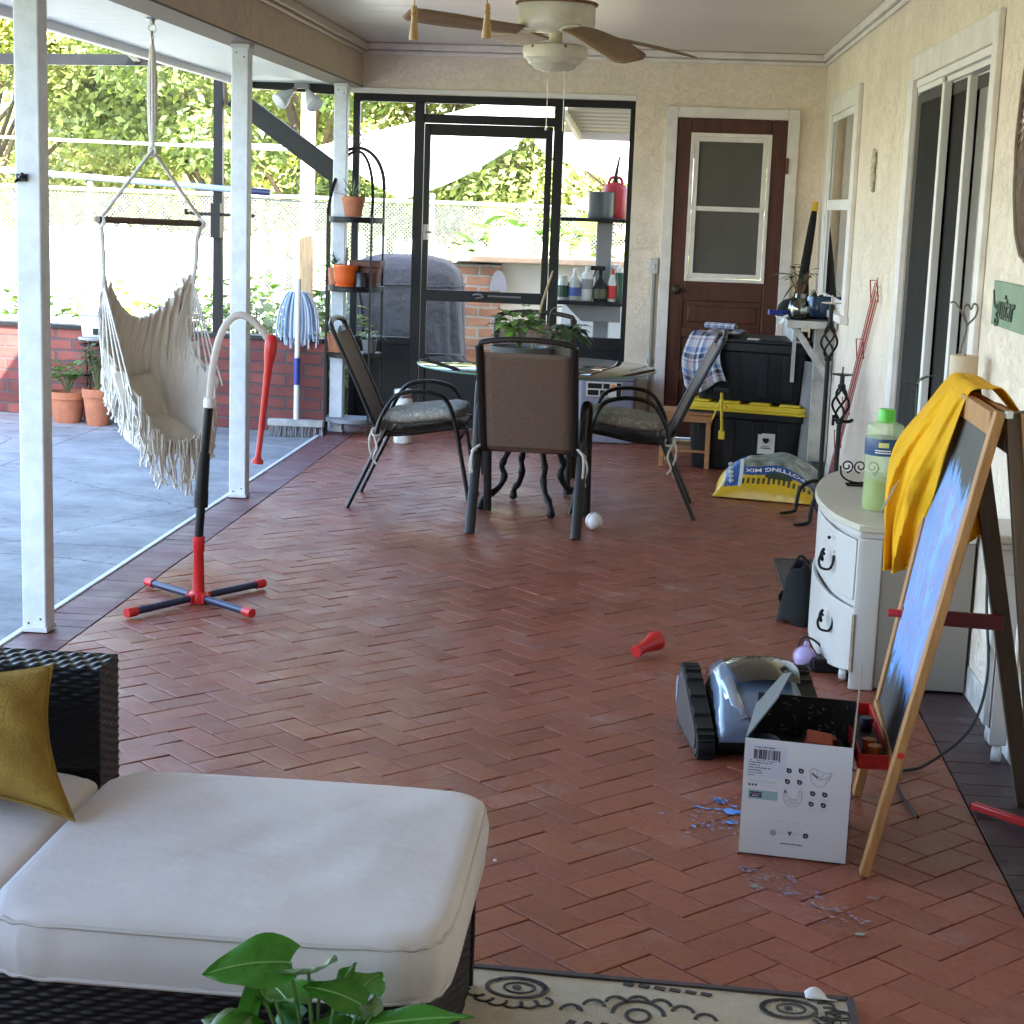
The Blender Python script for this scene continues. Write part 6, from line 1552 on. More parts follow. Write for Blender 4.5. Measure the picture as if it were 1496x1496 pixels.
def handle(t_, z, par):
    q = t_*(len(FP)-1); j = int(q); p = FP[j].lerp(FP[j+1], q-j); c_ = Vector((.92, 5.95, 0)); d = (p-c_).normalized(); s = Vector((-d.y, d.x, 0)); b = p+d*.024
    m = MB()
    for k in (-1, 1):
        o = b+s*.026*k; m.tube([o+Vector((0, 0, z+.01))-d*.006, o+Vector((0, 0, z+.01))+d*.012], .006, 8); m.tube(smooth_path([o+Vector((0, 0, z-.015)), o+Vector((0, 0, z+.01))+s*.006*k, o+Vector((0, 0, z+.03))-s*.004*k], 4), [.002]+[.006]*7+[.003], 6)
    m.tube(smooth_path([b+s*.026+Vector((0, 0, z+.008))+d*.012, b+s*.028+d*.018+Vector((0, 0, z-.012)), b+s*.016+d*.02+Vector((0, 0, z-.032)), b-s*.016+d*.02+Vector((0, 0, z-.032)), b-s*.028+d*.018+Vector((0, 0, z-.012)), b-s*.026+d*.012+Vector((0, 0, z+.008))], 4), .0045, 6)
    m.build("handle", black_metal, par, smooth=True, loc=(-.85, -5.4, 0))
handle(.33, .385, d1); handle(.30, .185, d2)
m = MB()
for z in (.455,):
    q = .36*(len(FP)-1); j = int(q); p = FP[j]; d = (p-Vector((.92, 5.95, 0))).normalized(); m.sphere(p+d*.03+Vector((0, 0, z)), .006, 8, 6)
m.build("keyhole", black_metal, ds, world=True)
def castor(x, y, par, L0):
    m = MB(); T = Matrix.Translation((x, y-.01, .024)) @ Matrix.Rotation(PI/2, 4, 'Y') @ Matrix.Rotation(R(20), 4, 'X'); m.lathe([(.008, -.012), (.022, -.012), (.024, -.006), (.024, .006), (.022, .012), (.008, .012)], n=20, M=T); cs = m.build("castor", wp, par, world=True)
    m = MB(); m.lathe([(0, -.0135), (.009, -.0135), (.009, .0135), (0, .0135)], n=12, M=T); m.tube([(x, y-.01, .03), (x, y, .056)], .006, 6); m.build("axle", steel, cs, loc=(-L0[0], -L0[1], -L0[2]))
castor(.668, 5.52, ds, (.85, 5.4, 0)); castor(.72, 6.45, ds, (.85, 5.4, 0))
st2 = thing("side_table", "small white wooden side table on castors against the wall, behind the easel legs", "side table", (.99, 4.85, 0))
m = MB(); m.box(.945, 1.05, 4.69, 4.97, .632, .655); m.box(.955, 1.045, 4.70, 4.96, .612, .6315); m.build("top", dw, st2, world=True, bevel=.006)
m = MB(); m.box(.965, 1.043, 4.715, 4.945, .54, .6115); m.build("apron", dw, st2, world=True, bevel=.003)
for x, y in ((1.012, 4.735), (1.030, 4.93)):
    m = MB(); m.box(x-.024, x+.024, y-.02, y+.02, .05, .54); m.build("leg", dw, st2, world=True, bevel=.004); castor(x, y, st2, (.99, 4.85, 0))
m = MB(); m.tube([(.985, 4.72, .1), (.985, 4.72, .5)], .0025, 6); m.build("rod", steel, st2, world=True)
bo = thing("drink_bottle", "big green capped plastic bottle with blue label, standing on the dresser", "bottle", (.772, 5.70, DZ)); bo.scale = (1.09, 1.09, 1.09)
gp_ = mat("green tinted plastic", (.42, .62, .22), .15, trans=.55)
m = MB(); m.lathe([(0, 0), (.052, 0), (.058, .012), (.057, .06), (.0555, .075), (.0575, .09), (.0565, .12), (.057, .155), (.0585, .17), (.0585, .225), (.056, .235), (.0585, .247), (.052, .262), (.030, .272), (.027, .275)], n=36)
def glassy(name, col, fac=.5):
    m_ = bpy.data.materials.new(name); m_.use_nodes = True; n = m_.node_tree.nodes; l = m_.node_tree.links
    b = n["Principled BSDF"]; b.inputs["Base Color"].default_value = (*col, 1); b.inputs["Roughness"].default_value = .12
    t = n.new("ShaderNodeBsdfTransparent"); t.inputs[0].default_value = (*[min(1, c*1.6+.1) for c in col], 1); mx = n.new("ShaderNodeMixShader"); mx.inputs[0].default_value = fac
    l.new(t.outputs[0], mx.inputs[1]); l.new(b.outputs[0], mx.inputs[2]); l.new(mx.outputs[0], n["Material Output"].inputs[0]); return m_
m.build("body", glassy("green bottle plastic", (.66, .82, .50), .34), bo)
m = MB(); m.lathe([(0, .004), (.053, .004), (.055, .012), (.054, .06), (.0535, .095), (0, .096)], n=36); m.build("drink", glassy("yellow green drink", (.35, .38, .03), .75), bo)
m = MB(); m.lathe([(.0592, .172), (.0595, .173), (.0595, .223), (.0592, .224)], n=36); lb = m.build("label", mat("deep blue label", (.015, .06, .16), .35, var=(12, .5)), bo)
m = MB(); m.lathe([(.0598, .198), (.0600, .199), (.0600, .212), (.0598, .213)], n=8, a0=R(-115), a1=R(-85)); m.build("printed_logo", mat("yellow print", (.70, .68, .25), .5), lb)
m = MB()
for z in (.180, .187): m.lathe([(.0598, z), (.0600, z+.0005), (.0600, z+.003), (.0598, z+.0035)], n=12, a0=R(-125), a1=R(-78))
m.build("printed_lines", mat("white print", (.8, .8, .8), .4), lb)
m = MB(); m.lathe([(.026, .268), (.026, .305), (.024, .31), (0, .31)], n=28); m.build("cap", mat("bright green cap", (.10, .55, .04), .35), bo)
sr = thing("scroll_holder", "black wire scroll holder on the dresser top beside the green bottle", "wire holder", (.752, 6.2, DZ)); sr.scale = (1.13, 1.13, 1.13)
def spiral(cx, cz, r, a0, turns, sgn): return [(cx+r*(1-.75*i/24)*math.cos(a0+sgn*turns*2*PI*i/24), 0, cz+r*(1-.75*i/24)*math.sin(a0+sgn*turns*2*PI*i/24)) for i in range(25)]
m = MB()
for cx, s in ((-.036, 1), (.006, -1), (.045, 1)): m.tube(spiral(cx, .062, .021, -PI/2, 1.35, s), .0028, 6)
m.tube(smooth_path([(-.057, 0, .062), (-.05, 0, .03), (-.02, 0, .012), (.02, 0, .012), (.05, 0, .03), (.066, 0, .062)]), .003, 6); m.build("scroll", black_metal, sr)
m = MB(); m.tube([(-.035, -.02, .003), (.05, -.02, .003), (.05, .02, .003), (-.035, .02, .003)], .003, 6, closed=True); m.tube([(-.025, -.02, 0), (-.02, 0, .014), (-.025, .02, 0)], .0028, 6); m.tube([(.04, -.02, 0), (.03, 0, .014), (.04, .02, 0)], .0028, 6); m.build("base", black_metal, sr)
cp = thing("pillar_candle", "tall cream pillar candle behind the yellow cloth, on the dresser", "candle", (.968, 5.48, DZ))
m = MB(); m.lathe([(0, 0), (.042, 0), (.044, .535), (.042, .542), (.036, .537), (.0, .531)], n=32); m.build("wax", mat("cream wax", (.72, .58, .42), .45, trans=.25), cp)
m = MB(); m.tube([(0, 0, .53), (.002, 0, .546)], .0015, 5); m.build("wick", black_metal, cp)
wh = thing("wire_stake", "bent wire stake with heart shaped loop behind the cream candle", "wire stake", (.968, 5.62, DZ)); wh.scale = (1.07, 1.07, 1.24)
m = MB(); m.tube(smooth_path([(0, 0, 0), (.0, 0, .36), (.01, 0, .44), (.022, 0, .50), (.01, 0, .545), (.02, 0, .56), (.032, 0, .548), (.038, 0, .562), (.05, 0, .555), (.046, 0, .53), (.022, 0, .505)], 4), .003, 6); m.tube(smooth_path([(.02, 0, .51), (.0, 0, .545), (-.02, 0, .565), (-.03, 0, .562)], 4), .0025, 6); m.build("wire", mat("grey wire", (.14, .12, .10), .5), wh)
m = MB(); m.lathe([(0, 0), (.03, 0), (.03, .008), (0, .01)], n=16); m.build("base", black_metal, wh)
t = thing("sprig", "single leafy sprig in a small pot behind the green bottle on the dresser", "potted plant", (.90, 5.95, DZ)); t.scale = (1.05, 1.05, 1.3)
m = MB(); leaf(m, (-.005, 0, .31), (1, .1, .5), .075, .035, .2); leaf(m, (-.0, 0, .30), (-1, 0, .35), .05, .025, .2); leaf(m, (0, 0, .29), (.3, 0, 1), .05, .03, .2); m.build("foliage", leaf_b, t)
m = MB(); m.tube(smooth_path([(0, 0, .05), (.003, 0, .2), (0, 0, .31)]), .003, 5); m.build("stem", leaf_b, t); pot("pot", t, .035, .06, terracotta)

# black fabric bag and cord by the dresser
t = thing("black_bag", "collapsed black fabric bag on the floor behind the dresser front", "bag", (.565, 6.35, .004), R(15))
m = MB(); m.grid(lambda u, v: ((-.5+u)*.16*(1-.35*v)+.012*math.sin(v*9), .09*math.sin(PI*u)*(1-v*.6)-.05, .23*v*(1-.25*abs(2*u-1))+.01*math.sin(u*13+v*5)), 18, 14); m.grid(lambda u, v: ((-.5+u)*.16*(1-.35*v), -.09*math.sin(PI*u)*(1-v*.6)-.05, .23*v*(1-.25*abs(2*u-1))+.01*math.sin(u*11)), 18, 14); m.build("cloth", MATS["black cloth"], t, solid=.004)
m = MB(); m.tube(smooth_path([(-.03, -.05, .2), (-.01, -.07, .25), (.03, -.06, .22)]), .006, 6); m.build("strap", MATS["black cloth"], t)
t = MB(); t.tube(smooth_path([(1.025, 5.15, .60), (1.005, 5.0, .40), (.995, 4.85, .22), (.93, 4.70, .10), (.80, 4.60, .02), (.72, 4.55, .009), (.70, 4.40, .009), (.72, 4.2, .009)], 8), .0045, 7)
tag(t.build("power_cord", mat("black rubber", (.012, .012, .013), .5)), "black power cord hanging behind the easel down to the floor", "cord")
t = thing("cable_coil", "thin black cable looped on the floor by the lilac toy ball and castor", "cable", (.60, 5.62, .004))
m = MB(); m.tube(smooth_path([(-.03, -.05, .006), (-.075, 0, .05), (-.05, .06, .09), (.0, .05, .07), (.03, .0, .02), (.06, -.06, .006), (.08, -.1, .006)], 6), .004, 6); m.build("cable", MATS["black rubber"], t)
m = MB(); rbox(m, -.03, .06, -.05, .03, 0, .045, .01); m.build("adapter", black_plastic, t, bevel=.005)

# ------------------------------------------------------------------ easel
ez = thing("easel", "wooden A frame easel with blue painted chalkboard, red rail and red tray", "easel", (.77, 4.1, 0))
pine = wood_tan; pine_d = mat("dark stained pine", (.10, .06, .035), .5, scale_vec=(30, 30, 2.5), var=(2, .3))
YN, YF = 3.80, 4.36; AX, AZ = .757, 1.09
def fx_(z): return .54+(AX-.54)*z/AZ        # front frame plane
def bx_(z): return 1.02+(AX+.035-1.02)*z/AZ
m = MB(); m.bar((.54, YN, .004), (AX, YN, AZ), .022, .036, (0, 1, 0)); m.build("front_leg", pine, ez, world=True, bevel=.003)
m = MB(); m.bar((.585, YF, .004), (AX+.006, YF, AZ), .022, .036, (0, 1, 0)); m.build("front_leg", pine, ez, world=True, bevel=.003)
m = MB(); m.bar((.955, YN+.03, .004), (AX+.035, YN+.01, AZ), .045, .026, (0, 1, 0)); m.build("back_leg", pine_d, ez, world=True, bevel=.003)
m = MB(); m.bar((.975, YN+.012, .004), (AX+.050, YN-.006, AZ), .014, .022, (0, 1, 0)); m.build("back_leg_trim", pine, ez, world=True, bevel=.002)
m = MB(); m.bar((1.02, YF, .004), (AX+.035, YF, AZ), .045, .026, (0, 1, 0)); m.build("back_leg", pine_d, ez, world=True, bevel=.003)
m = MB(); m.bar((AX-.006, YN+.014, AZ-.03), (AX+.0, YF-.014, AZ-.03), .024, .055); m.build("top_rail", pine, ez, world=True, bevel=.003)
m = MB(); m.bar((AX+.045, YN+.012, AZ-.035), (AX+.045, YF-.014, AZ-.035), .02, .045); m.build("top_rail", pine, ez, world=True, bevel=.003)
m = MB(); m.bar((AX+.018, YN-.02, AZ-.005), (AX+.018, YN+.0, AZ-.005), .016, .016); m.build("hinge_bolt", wp, ez, world=True, bevel=.003)
m = MB(); m.bar((fx_(.25)+.012, YN+.014, .25), (fx_(.25)+.03, YF-.014, .25), .02, .04); m.build("bottom_rail", pine, ez, world=True, bevel=.003)
cb_ = mat("chalkboard paint", (.02, .022, .026), .55, var=(4, .5))
def painted(m):
    n = m.node_tree.nodes; l = m.node_tree.links; b = n["Principled BSDF"]; tc = n.new("ShaderNodeTexCoord")
    mp = n.new("ShaderNodeMapping"); mp.inputs["Scale"].default_value = (14, 14, 2.2); mp.inputs["Rotation"].default_value = (R(12), 0, 0); l.new(tc.outputs["Object"], mp.inputs[0])
    nz = n.new("ShaderNodeTexNoise"); nz.inputs["Scale"].default_value = 1.5; nz.inputs["Detail"].default_value = 8; nz.inputs["Roughness"].default_value = .75; nz.inputs["Distortion"].default_value = .9; l.new(mp.outputs[0], nz.inputs["Vector"])
    sp = n.new("ShaderNodeSeparateXYZ"); l.new(tc.outputs["Object"], sp.inputs[0])
    # paint covers the middle of the board
    a = n.new("ShaderNodeMapRange"); a.inputs[1].default_value = .30; a.inputs[2].default_value = .45; l.new(sp.outputs[2], a.inputs[0])
    c = n.new("ShaderNodeMapRange"); c.inputs[1].default_value = .98; c.inputs[2].default_value = .85; l.new(sp.outputs[2], c.inputs[0])
    mm = n.new("ShaderNodeMath"); mm.operation = 'MULTIPLY'; l.new(a.outputs[0], mm.inputs[0]); l.new(c.outputs[0], mm.inputs[1])
    k = n.new("ShaderNodeMath"); k.operation = 'MULTIPLY_ADD'; k.inputs[1].default_value = .40; k.inputs[2].default_value = -.255; l.new(mm.outputs[0], k.inputs[0])
    s = n.new("ShaderNodeMath"); s.operation = 'ADD'; l.new(nz.outputs["Fac"], s.inputs[0]); l.new(k.outputs[0], s.inputs[1])
    rp = n.new("ShaderNodeValToRGB"); e = rp.color_ramp.elements; e[0].position = .44; e[0].color = (.02, .022, .026, 1); e[1].position = .50; e[1].color = (.10, .28, .62, 1)
    for p, q in ((.58, (.13, .34, .72)), (.64, (.26, .20, .42)), (.70, (.16, .40, .78)), (.86, (.30, .46, .78))): x = e.new(p); x.color = (*q, 1)
    l.new(s.outputs[0], rp.inputs[0]); l.new(rp.outputs[0], b.inputs["Base Color"])
painted(cb_)
m = MB(); za, zb = .265, 1.05
m.add([(fx_(za)-.002, YN+.014, za), (fx_(za)+.03, YF-.014, za), (fx_(zb)+.003, YF-.014, zb), (fx_(zb)-.002, YN+.014, zb), (fx_(za)+.006, YN+.014, za), (fx_(za)+.038, YF-.014, za), (fx_(zb)+.011, YF-.014, zb), (fx_(zb)+.006, YN+.014, zb)],
      [(3,2,1,0),(4,5,6,7),(0,1,5,4),(1,2,6,5),(2,3,7,6),(3,0,4,7)])
m.build("chalkboard", cb_, ez, world=True, smooth=False)
dred = mat("dark red rail paint", (.20, .012, .02), .4)
for y in (YF-.03,): m = MB(); m.bar((fx_(.50)+.02, y, .502), (bx_(.50), y, .494), .012, .04); m.build("red_rail", dred, ez, world=True, bevel=.003)
m = MB()
for y in (YF+.022,): m.tube([(fx_(.50)-.012, y-.04, .502), (fx_(.50)+.03, y-.04, .502)], .010, 10)
m.build("rail_bolt", red_paint, ez, world=True)
m = MB(); m.tube([(fx_(.30), YN-.012, .30), (fx_(.30), YN-.020, .30)], .008, 12); m.build("peg", red_paint, ez, world=True)
tr = MB(); y0, y1 = 3.93, 4.36; z0 = .215
def traybox(mb, x0, x1):
    mb.box(x0, x1, y0, y1, z0, z0+.006); mb.box(x0, x0+.006, y0+.0065, y1-.0065, z0+.0065, z0+.040); mb.box(x1-.006, x1, y0+.0065, y1-.0065, z0+.0065, z0+.040); mb.box(x0, x1, y0, y0+.006, z0+.0065, z0+.036); mb.box(x0, x1, y1-.006, y1, z0+.0065, z0+.041)
traybox(tr, .525, .605); tray = tr.build("tray", red_paint, ez, world=True, bevel=.002)
m = MB(); m.box(.532, .598, 3.94, 4.35, z0+.0065, z0+.012); m.build("tray_liner", mat("dark liner", (.03, .02, .03), .6), ez, world=True)
for i, (x, y, c) in enumerate(((.567, 3.97, (.62, .16, .02)), (.56, 4.02, (.55, .12, .02)), (.575, 4.2, (.03, .03, .08)))):
    t = thing("paint_pot", ("orange paint pot lying in the red tray, nearest to the box", "second orange paint pot in the red tray, behind the first", "dark paint pot at the far end of the red tray")[i], "paint pot", (x, y, z0+.0125), group="paint pots in the red tray")
    mt_ = mat("paint pot %s" % ("orange", "amber", "navy")[i], c, .4)
    m = MB(); m.lathe([(0, 0), (.014, 0), (.015, .004), (.015, .026), (0, .026)], n=16); m.build("pot", mt_, t); m = MB(); m.lathe([(.017, .0265), (.017, .035), (0, .036)], n=16); m.build("lid", mt_, t)
pr_ = thing("paper_roll", "roll of brown paper held at the top of the easel", "paper roll", (.838, 4.03, 1.015))
kraft = mat("kraft paper", (.38, .27, .18), .8)
m = MB(); T = Matrix.Rotation(-PI/2, 4, 'X'); m.lathe([(.012, -.14), (.046, -.14), (.046, .26), (.012, .26)], n=36, M=T); m.build("paper", kraft, pr_)
m = MB(); m.lathe([(.0, -.15), (.010, -.15), (.0115, -.145), (.0115, .27), (0, .27)], n=16, M=T); m.build("dowel", pine, pr_)
m = MB(); m.lathe([(.014, -.1445), (.05, -.1445), (.05, -.1415), (.014, -.1415)], n=36, M=T); m.build("end_disc", mat("brown end disc", (.16, .11, .09), .5), pr_)
# yellow cloth over the top of the easel
yc = thing("yellow_cloth", "bright yellow cloth smock draped over the top of the easel", "cloth", (.77, 4.35, 1.1))
ycm = mat("yellow cloth", (.88, .50, .008), .85, bump=(24, .8, .012), var=(5, .10), trans=.25)
def flap(L_, R_, nm, am=.012):
    Lp, Rp = smooth_path(L_, 8), smooth_path(R_, 8); n_ = len(Lp)-1
    def f(u, v):
        j = min(n_, round(v*n_)); p = Lp[j].lerp(Rp[j], u); fo = am*(math.sin(u*15+v*2)+.5*math.sin(u*29+v*5))*(.25+v)
        fo += .003*math.sin(u*53+v*23)+.004*math.sin(v*19-u*11)
        return tuple(p+Vector((-.02*math.sin(PI*u)*v+fo*.5, fo, -.02*math.sin(PI*u)*v*v))-Vector((.77, 4.35, 1.1)))
    m = MB(); m.grid(f, 40, n_); h = MB(); h.tube([f(i/40, 1) for i in range(41)], .0032, 6); o = m.build(nm, ycm, yc, solid=.0014); h.build("hem", ycm, o); return o
flap([(.795, 4.52, 1.108), (.765, 4.52, 1.10), (.70, 4.53, 1.01), (.635, 4.54, .90), (.622, 4.53, .76), (.635, 4.50, .60)], [(.795, 4.12, 1.108), (.748, 4.13, 1.095), (.722, 4.17, .98), (.712, 4.26, .85), (.708, 4.36, .73), (.700, 4.44, .61)], "front_flap")
flap([(.795, 4.12, 1.1085), (.835, 4.13, 1.10), (.90, 4.16, 1.00), (.935, 4.18, .86), (.95, 4.20, .74), (.955, 4.22, .64)], [(.795, 4.52, 1.1085), (.84, 4.52, 1.10), (.935, 4.52, 1.02), (.99, 4.50, .88), (1.01, 4.48, .74), (1.01, 4.47, .60)], "back_flap")
flap([(.775, 4.30, 1.02), (.78, 4.3, .9), (.785, 4.29, .8), (.79, 4.28, .70)], [(.83, 4.40, 1.02), (.85, 4.40, .9), (.855, 4.4, .8), (.86, 4.39, .72)], "sleeve", .008)
m = MB(); m.grid(lambda u, v: (-.150-.03*v+.018*u, -.0+.03*u, -.27-.07*v+.015*u), 3, 6); m.build("care_tag", mat("white tag", (.7, .7, .7), .7), yc, solid=.001)

# ------------------------------------------------------------------ printed carton with toys
bxr = math.atan2(3.859-3.893, .506-.258)
ct = thing("carton", "open white printed carton with barcode and icons, beside the easel foot", "carton", (.256, 3.893, .004), bxr)
BW_, BD_, BH_ = .25, .30, .282; th = .004
cw = mat("white printed card", (.62, .60, .61), .55, var=(5, .04)); cd = mat("dark printed card", (.012, .013, .015), .5); cg = mat("grey printed card", (.10, .11, .12), .4)
def lean(x, y, z): return (x+.012*z/BH_*0, y+.0*z, z)
ink = mat("dark ink", (.03, .03, .05), .6); grey_ink = mat("grey ink", (.30, .30, .33), .6); pale_ink = mat("pale grey ink", (.46, .46, .50), .6)
m = MB(); m.box(0, BW_, 0, th, 0, BH_); fr_ = m.build("front_panel", cw, ct, smooth=False)
m = MB(); m.box(0, th, th+.0003, BD_, 0, BH_-.001); m.build("side_panel", cw, ct, smooth=False)
m = MB(); m.box(BW_-th, BW_, th+.0003, BD_, 0, BH_-.001); m.build("side_panel", cw, ct, smooth=False)
m = MB(); m.box(th+.0003, BW_-th-.0003, BD_-th, BD_, 0, BH_+.03); bk = m.build("back_panel", cd, ct, smooth=False)
m = MB(); m.box(th+.0003, BW_-th-.0003, th+.0003, BD_-th-.0003, 0, .003); m.build("base_panel", cd, ct, smooth=False)
m = MB(); m.box(th+.0003, th+.0015, th+.001, BD_-th-.001, .0035, BH_-.002); m.box(BW_-th-.0015, BW_-th-.0003, th+.001, BD_-th-.001, .0035, BH_-.002); m.box(th+.002, BW_-th-.002, th+.0003, th+.0015, .0035, BH_-.002); m.build("inner_lining", cd, ct, smooth=False)
# doodled lining of the back flap
m = MB(); rnd = random.Random(14)
for i in range(95):
    x = rnd.uniform(.02, BW_-.02); z = rnd.uniform(.03, BH_+.02); k = rnd.choice((0, 0, 1, 2)); r = rnd.uniform(.0012, .0028)
    if k == 0: m.prism([(x+r*math.cos(a*PI/4), z+r*math.sin(a*PI/4)) for a in range(8)], BD_-th-.0006, BD_-th-.0002, Matrix(((1,0,0,0),(0,0,1,0),(0,1,0,0),(0,0,0,1))))
    elif k == 1: a = rnd.uniform(0, PI); m.bar((x, BD_-th-.0006, z), (x+.009*math.cos(a), BD_-th-.0006, z+.009*math.sin(a)), .0008, .0012)
    else:
        a0 = rnd.uniform(0, 6); P = [(x+.007*math.cos(a0+q*.4), BD_-th-.0006, z+.007*math.sin(a0+q*.4)) for q in range(6)]
        for a, b in zip(P, P[1:]): m.bar(a, b, .0008, .0012)
m.build("doodle_print", mat("chalk print", (.30, .33, .30), .6), bk, smooth=False)
# flaps
m = MB(); M_ = Matrix.Translation((0, 0, BH_-.001)) @ Matrix.Rotation(R(36), 4, 'Y')
m.add([(0, th, 0), (0, BD_, 0), (.0, BD_-.005, .105), (.0, BD_-.12, .15), (0, .06, .11), (.003, th, 0), (.003, BD_, 0), (.003, BD_-.005, .105), (.003, BD_-.12, .15), (.003, .06, .11)],
      [(0, 1, 2, 3, 4), (9, 8, 7, 6, 5), (0, 5, 6, 1), (1, 6, 7, 2), (2, 7, 8, 3), (3, 8, 9, 4), (4, 9, 5, 0)], M_)
fl_ = m.build("flap", cg, ct, smooth=False)
m = MB(); Q = [(.12, .05), (.20, .065), (.25, .09), (.22, .11), (.16, .09)]
m.add([(.0045, y, z) for y, z in Q], [tuple(range(5))], M_); m.build("printed_picture", mat("photo print", (.02, .03, .03), .4), fl_, smooth=False)
m = MB(); m.add([(.005, y, z) for y, z in ((.11, .04), (.14, .05), (.17, .058), (.16, .064), (.12, .052))], [tuple(range(5))], M_); m.add([(.005, y, z) for y, z in ((.20, .095), (.24, .11), (.255, .105), (.25, .085))], [tuple(range(4))], M_); m.build("printed_picture", mat("pale photo print", (.5, .55, .55), .4), fl_, smooth=False)
m = MB(); M_ = Matrix.Translation((BW_-.003, 0, BH_-.001)) @ Matrix.Rotation(R(2), 4, 'Y')
m.add([(0, th, 0), (0, BD_, 0), (.0, BD_-.02, .13), (0, .07, .17), (.003, th, 0), (.003, BD_, 0), (.003, BD_-.02, .13), (.003, .07, .17)], [(0, 1, 2, 3), (7, 6, 5, 4), (0, 4, 5, 1), (1, 5, 6, 2), (2, 6, 7, 3), (3, 7, 4, 0)], M_); m.build("flap", mat("raw card", (.36, .27, .2), .8), ct, smooth=False)
# print on the front panel
FM = Matrix(((1,0,0,0),(0,0,-1,0),(0,1,0,0),(0,0,0,1)))      # (x, z, depth) -> front face
def pf(mb, x0, x1, z0, z1, d=.0006): mb.add([(x0, -d, z0), (x1, -d, z0), (x1, -d, z1), (x0, -d, z1)], [(0, 1, 2, 3)])
m = MB(); pf(m, .008, .098, .19, .270, .0003); m.build("label_patch", mat("lilac label", (.56, .55, .63), .5), fr_, smooth=False)
m = MB(); x = .022; rnd = random.Random(77)
while x < .082:
    wd = rnd.choice((.0008, .0012, .002, .0028)); pf(m, x, x+wd, .234-(.003 if rnd.random() < .15 else 0), .258); x += wd+rnd.choice((.0007, .001, .0017))
m.build("barcode", ink, fr_, smooth=False)
m = MB(); rnd = random.Random(78)
def textline(mb, x0, x1, z, h):
    x = x0
    while x < x1:
        wd = rnd.uniform(.0012, .004); pf(mb, x, min(x1, x+wd), z, z+h*rnd.uniform(.7, 1)); x += wd+rnd.choice((.0005, .0007, .0022))
textline(m, .024, .070, .262, .0028)
for i, (a, b) in enumerate(((.012, .066), (.012, .038), (.012, .064), (.012, .040), (.012, .044), (.012, .026))): textline(m, a, b, .224-i*.0062, .0026)
textline(m, .014, .018, .229, .003); textline(m, .030, .048, .229, .002); textline(m, .055, .075, .229, .002); textline(m, .097, .147, .0315, .0032)
m.build("printed_text", ink, fr_, smooth=False)
m = MB()
for i in range(2): textline(m, .012, .080, .181-i*.0035, .0018)
textline(m, .042, .072, .170, .002)
for k in range(3): textline(m, .075+k*.036, .099+k*.036, .085, .002)
for x, z in ((.106, .213), (.134, .215), (.104, .186), (.132, .187), (.164, .163), (.192, .163), (.162, .137), (.190, .137)):
    textline(m, x-.011, x+.012, z-.0135, .0013); textline(m, x-.007, x+.007, z-.0165, .0013)
for x in (.088, .124, .166): textline(m, x, x+.016, .060, .0016); textline(m, x, x+.011, .056, .0016)
textline(m, .075, .178, .075, .0004); m.build("printed_text", pale_ink, fr_, smooth=False)
m = MB()
for x, z in ((.106, .213), (.134, .215), (.104, .186), (.132, .187), (.164, .163), (.192, .163), (.162, .137), (.190, .137)):
    m.add([(x+.0062*math.cos(a*PI/10), -.0006, z+.0062*math.sin(a*PI/10)) for a in range(20)]+[(x-.0062, -.0006, z), (x-.0062, -.0006, z+.0062), (x, -.0006, z+.0062)], [tuple(range(20))])
    pf(m, x-.0062, x, z, z+.0062, .0005)
for i in range(3): x = .016+i*.0075; m.add([(x+.0028*math.cos(a*PI/6), -.0006, .1705+.0028*math.sin(a*PI/6)) for a in range(12)], [tuple(range(12))])
x, z = .166, .0575; m.add([(x-.012+.0066*math.cos(a*PI/10), -.0006, z+.0066*math.sin(a*PI/10)) for a in range(20)], [tuple(range(20))])
m.add([(.111, -.0006, .064), (.1155, -.0006, .064), (.117, -.0006, .060), (.1185, -.0006, .0645), (.1225, -.0006, .065), (.117, -.0006, .053)], [tuple(range(6))]); m.build("printed_icons", ink, fr_, smooth=False)
m = MB()
for x, z in ((.106, .213), (.134, .215), (.104, .186), (.132, .187), (.164, .163), (.192, .163), (.162, .137), (.190, .137), (.154, .0575)): m.add([(x+.0022*math.cos(a*PI/4+.4)*.7, -.0009, z+.0015*math.sin(a*PI/4)) for a in range(8)], [tuple(range(8))])
m.build("icon_centres", cw, fr_, smooth=False)
m = MB(); m.add([(.078+.0075*math.cos(a*PI/10), -.0006, .0575+.0075*math.sin(a*PI/10)) for a in range(20)], [tuple(range(20))])
def curve_print(mb, P, wd=.0009):
    for a, b in zip(P, P[1:]): mb.bar((a[0], -.0006, a[1]), (b[0], -.0006, b[1]), .0004, wd)
def off(P, x, z, s, rot=0): c_, s_ = math.cos(rot), math.sin(rot); return [(x+s*(a*c_-b*s_), z+s*(a*s_+b*c_)) for a, b in P]
U_ = [(-1, .75)]+[(-1.02*math.cos(q*PI/14), -.15-1.0*math.sin(q*PI/14)) for q in range(15)]+[(1, .75), (.7, .8), (.6, .1), (.4, -.25), (0, -.3), (-.4, -.25), (-.6, .1), (-.75, .85), (-1, .75)]
curve_print(m, off(U_, .118, .150, .0205), .0011); curve_print(m, off([(-.7, -.5), (-.3, -.75), (.3, -.75), (.7, -.5)], .118, .150, .0205), .0012); curve_print(m, off([(-.55, -.35), (0, -.55), (.55, -.35)], .118, .150, .0205), .0012)
curve_print(m, off([(-1, .7), (-.8, -.4), (-.2, -1), (.5, -.9), (1.05, .1), (1.2, .7), (.5, .55), (-.2, .8), (-.6, 1.0), (-1, .7)], .176, .203, .0225), .0011); curve_print(m, off([(-.3, .8), (-.2, .2), (.2, .0), (.5, .5)], .176, .203, .0225), .001); curve_print(m, off([(0, -.2), (.6, -.1), (.9, .2)], .176, .203, .0225), .0016)
m.build("line_drawing", grey_ink, fr_, smooth=False)
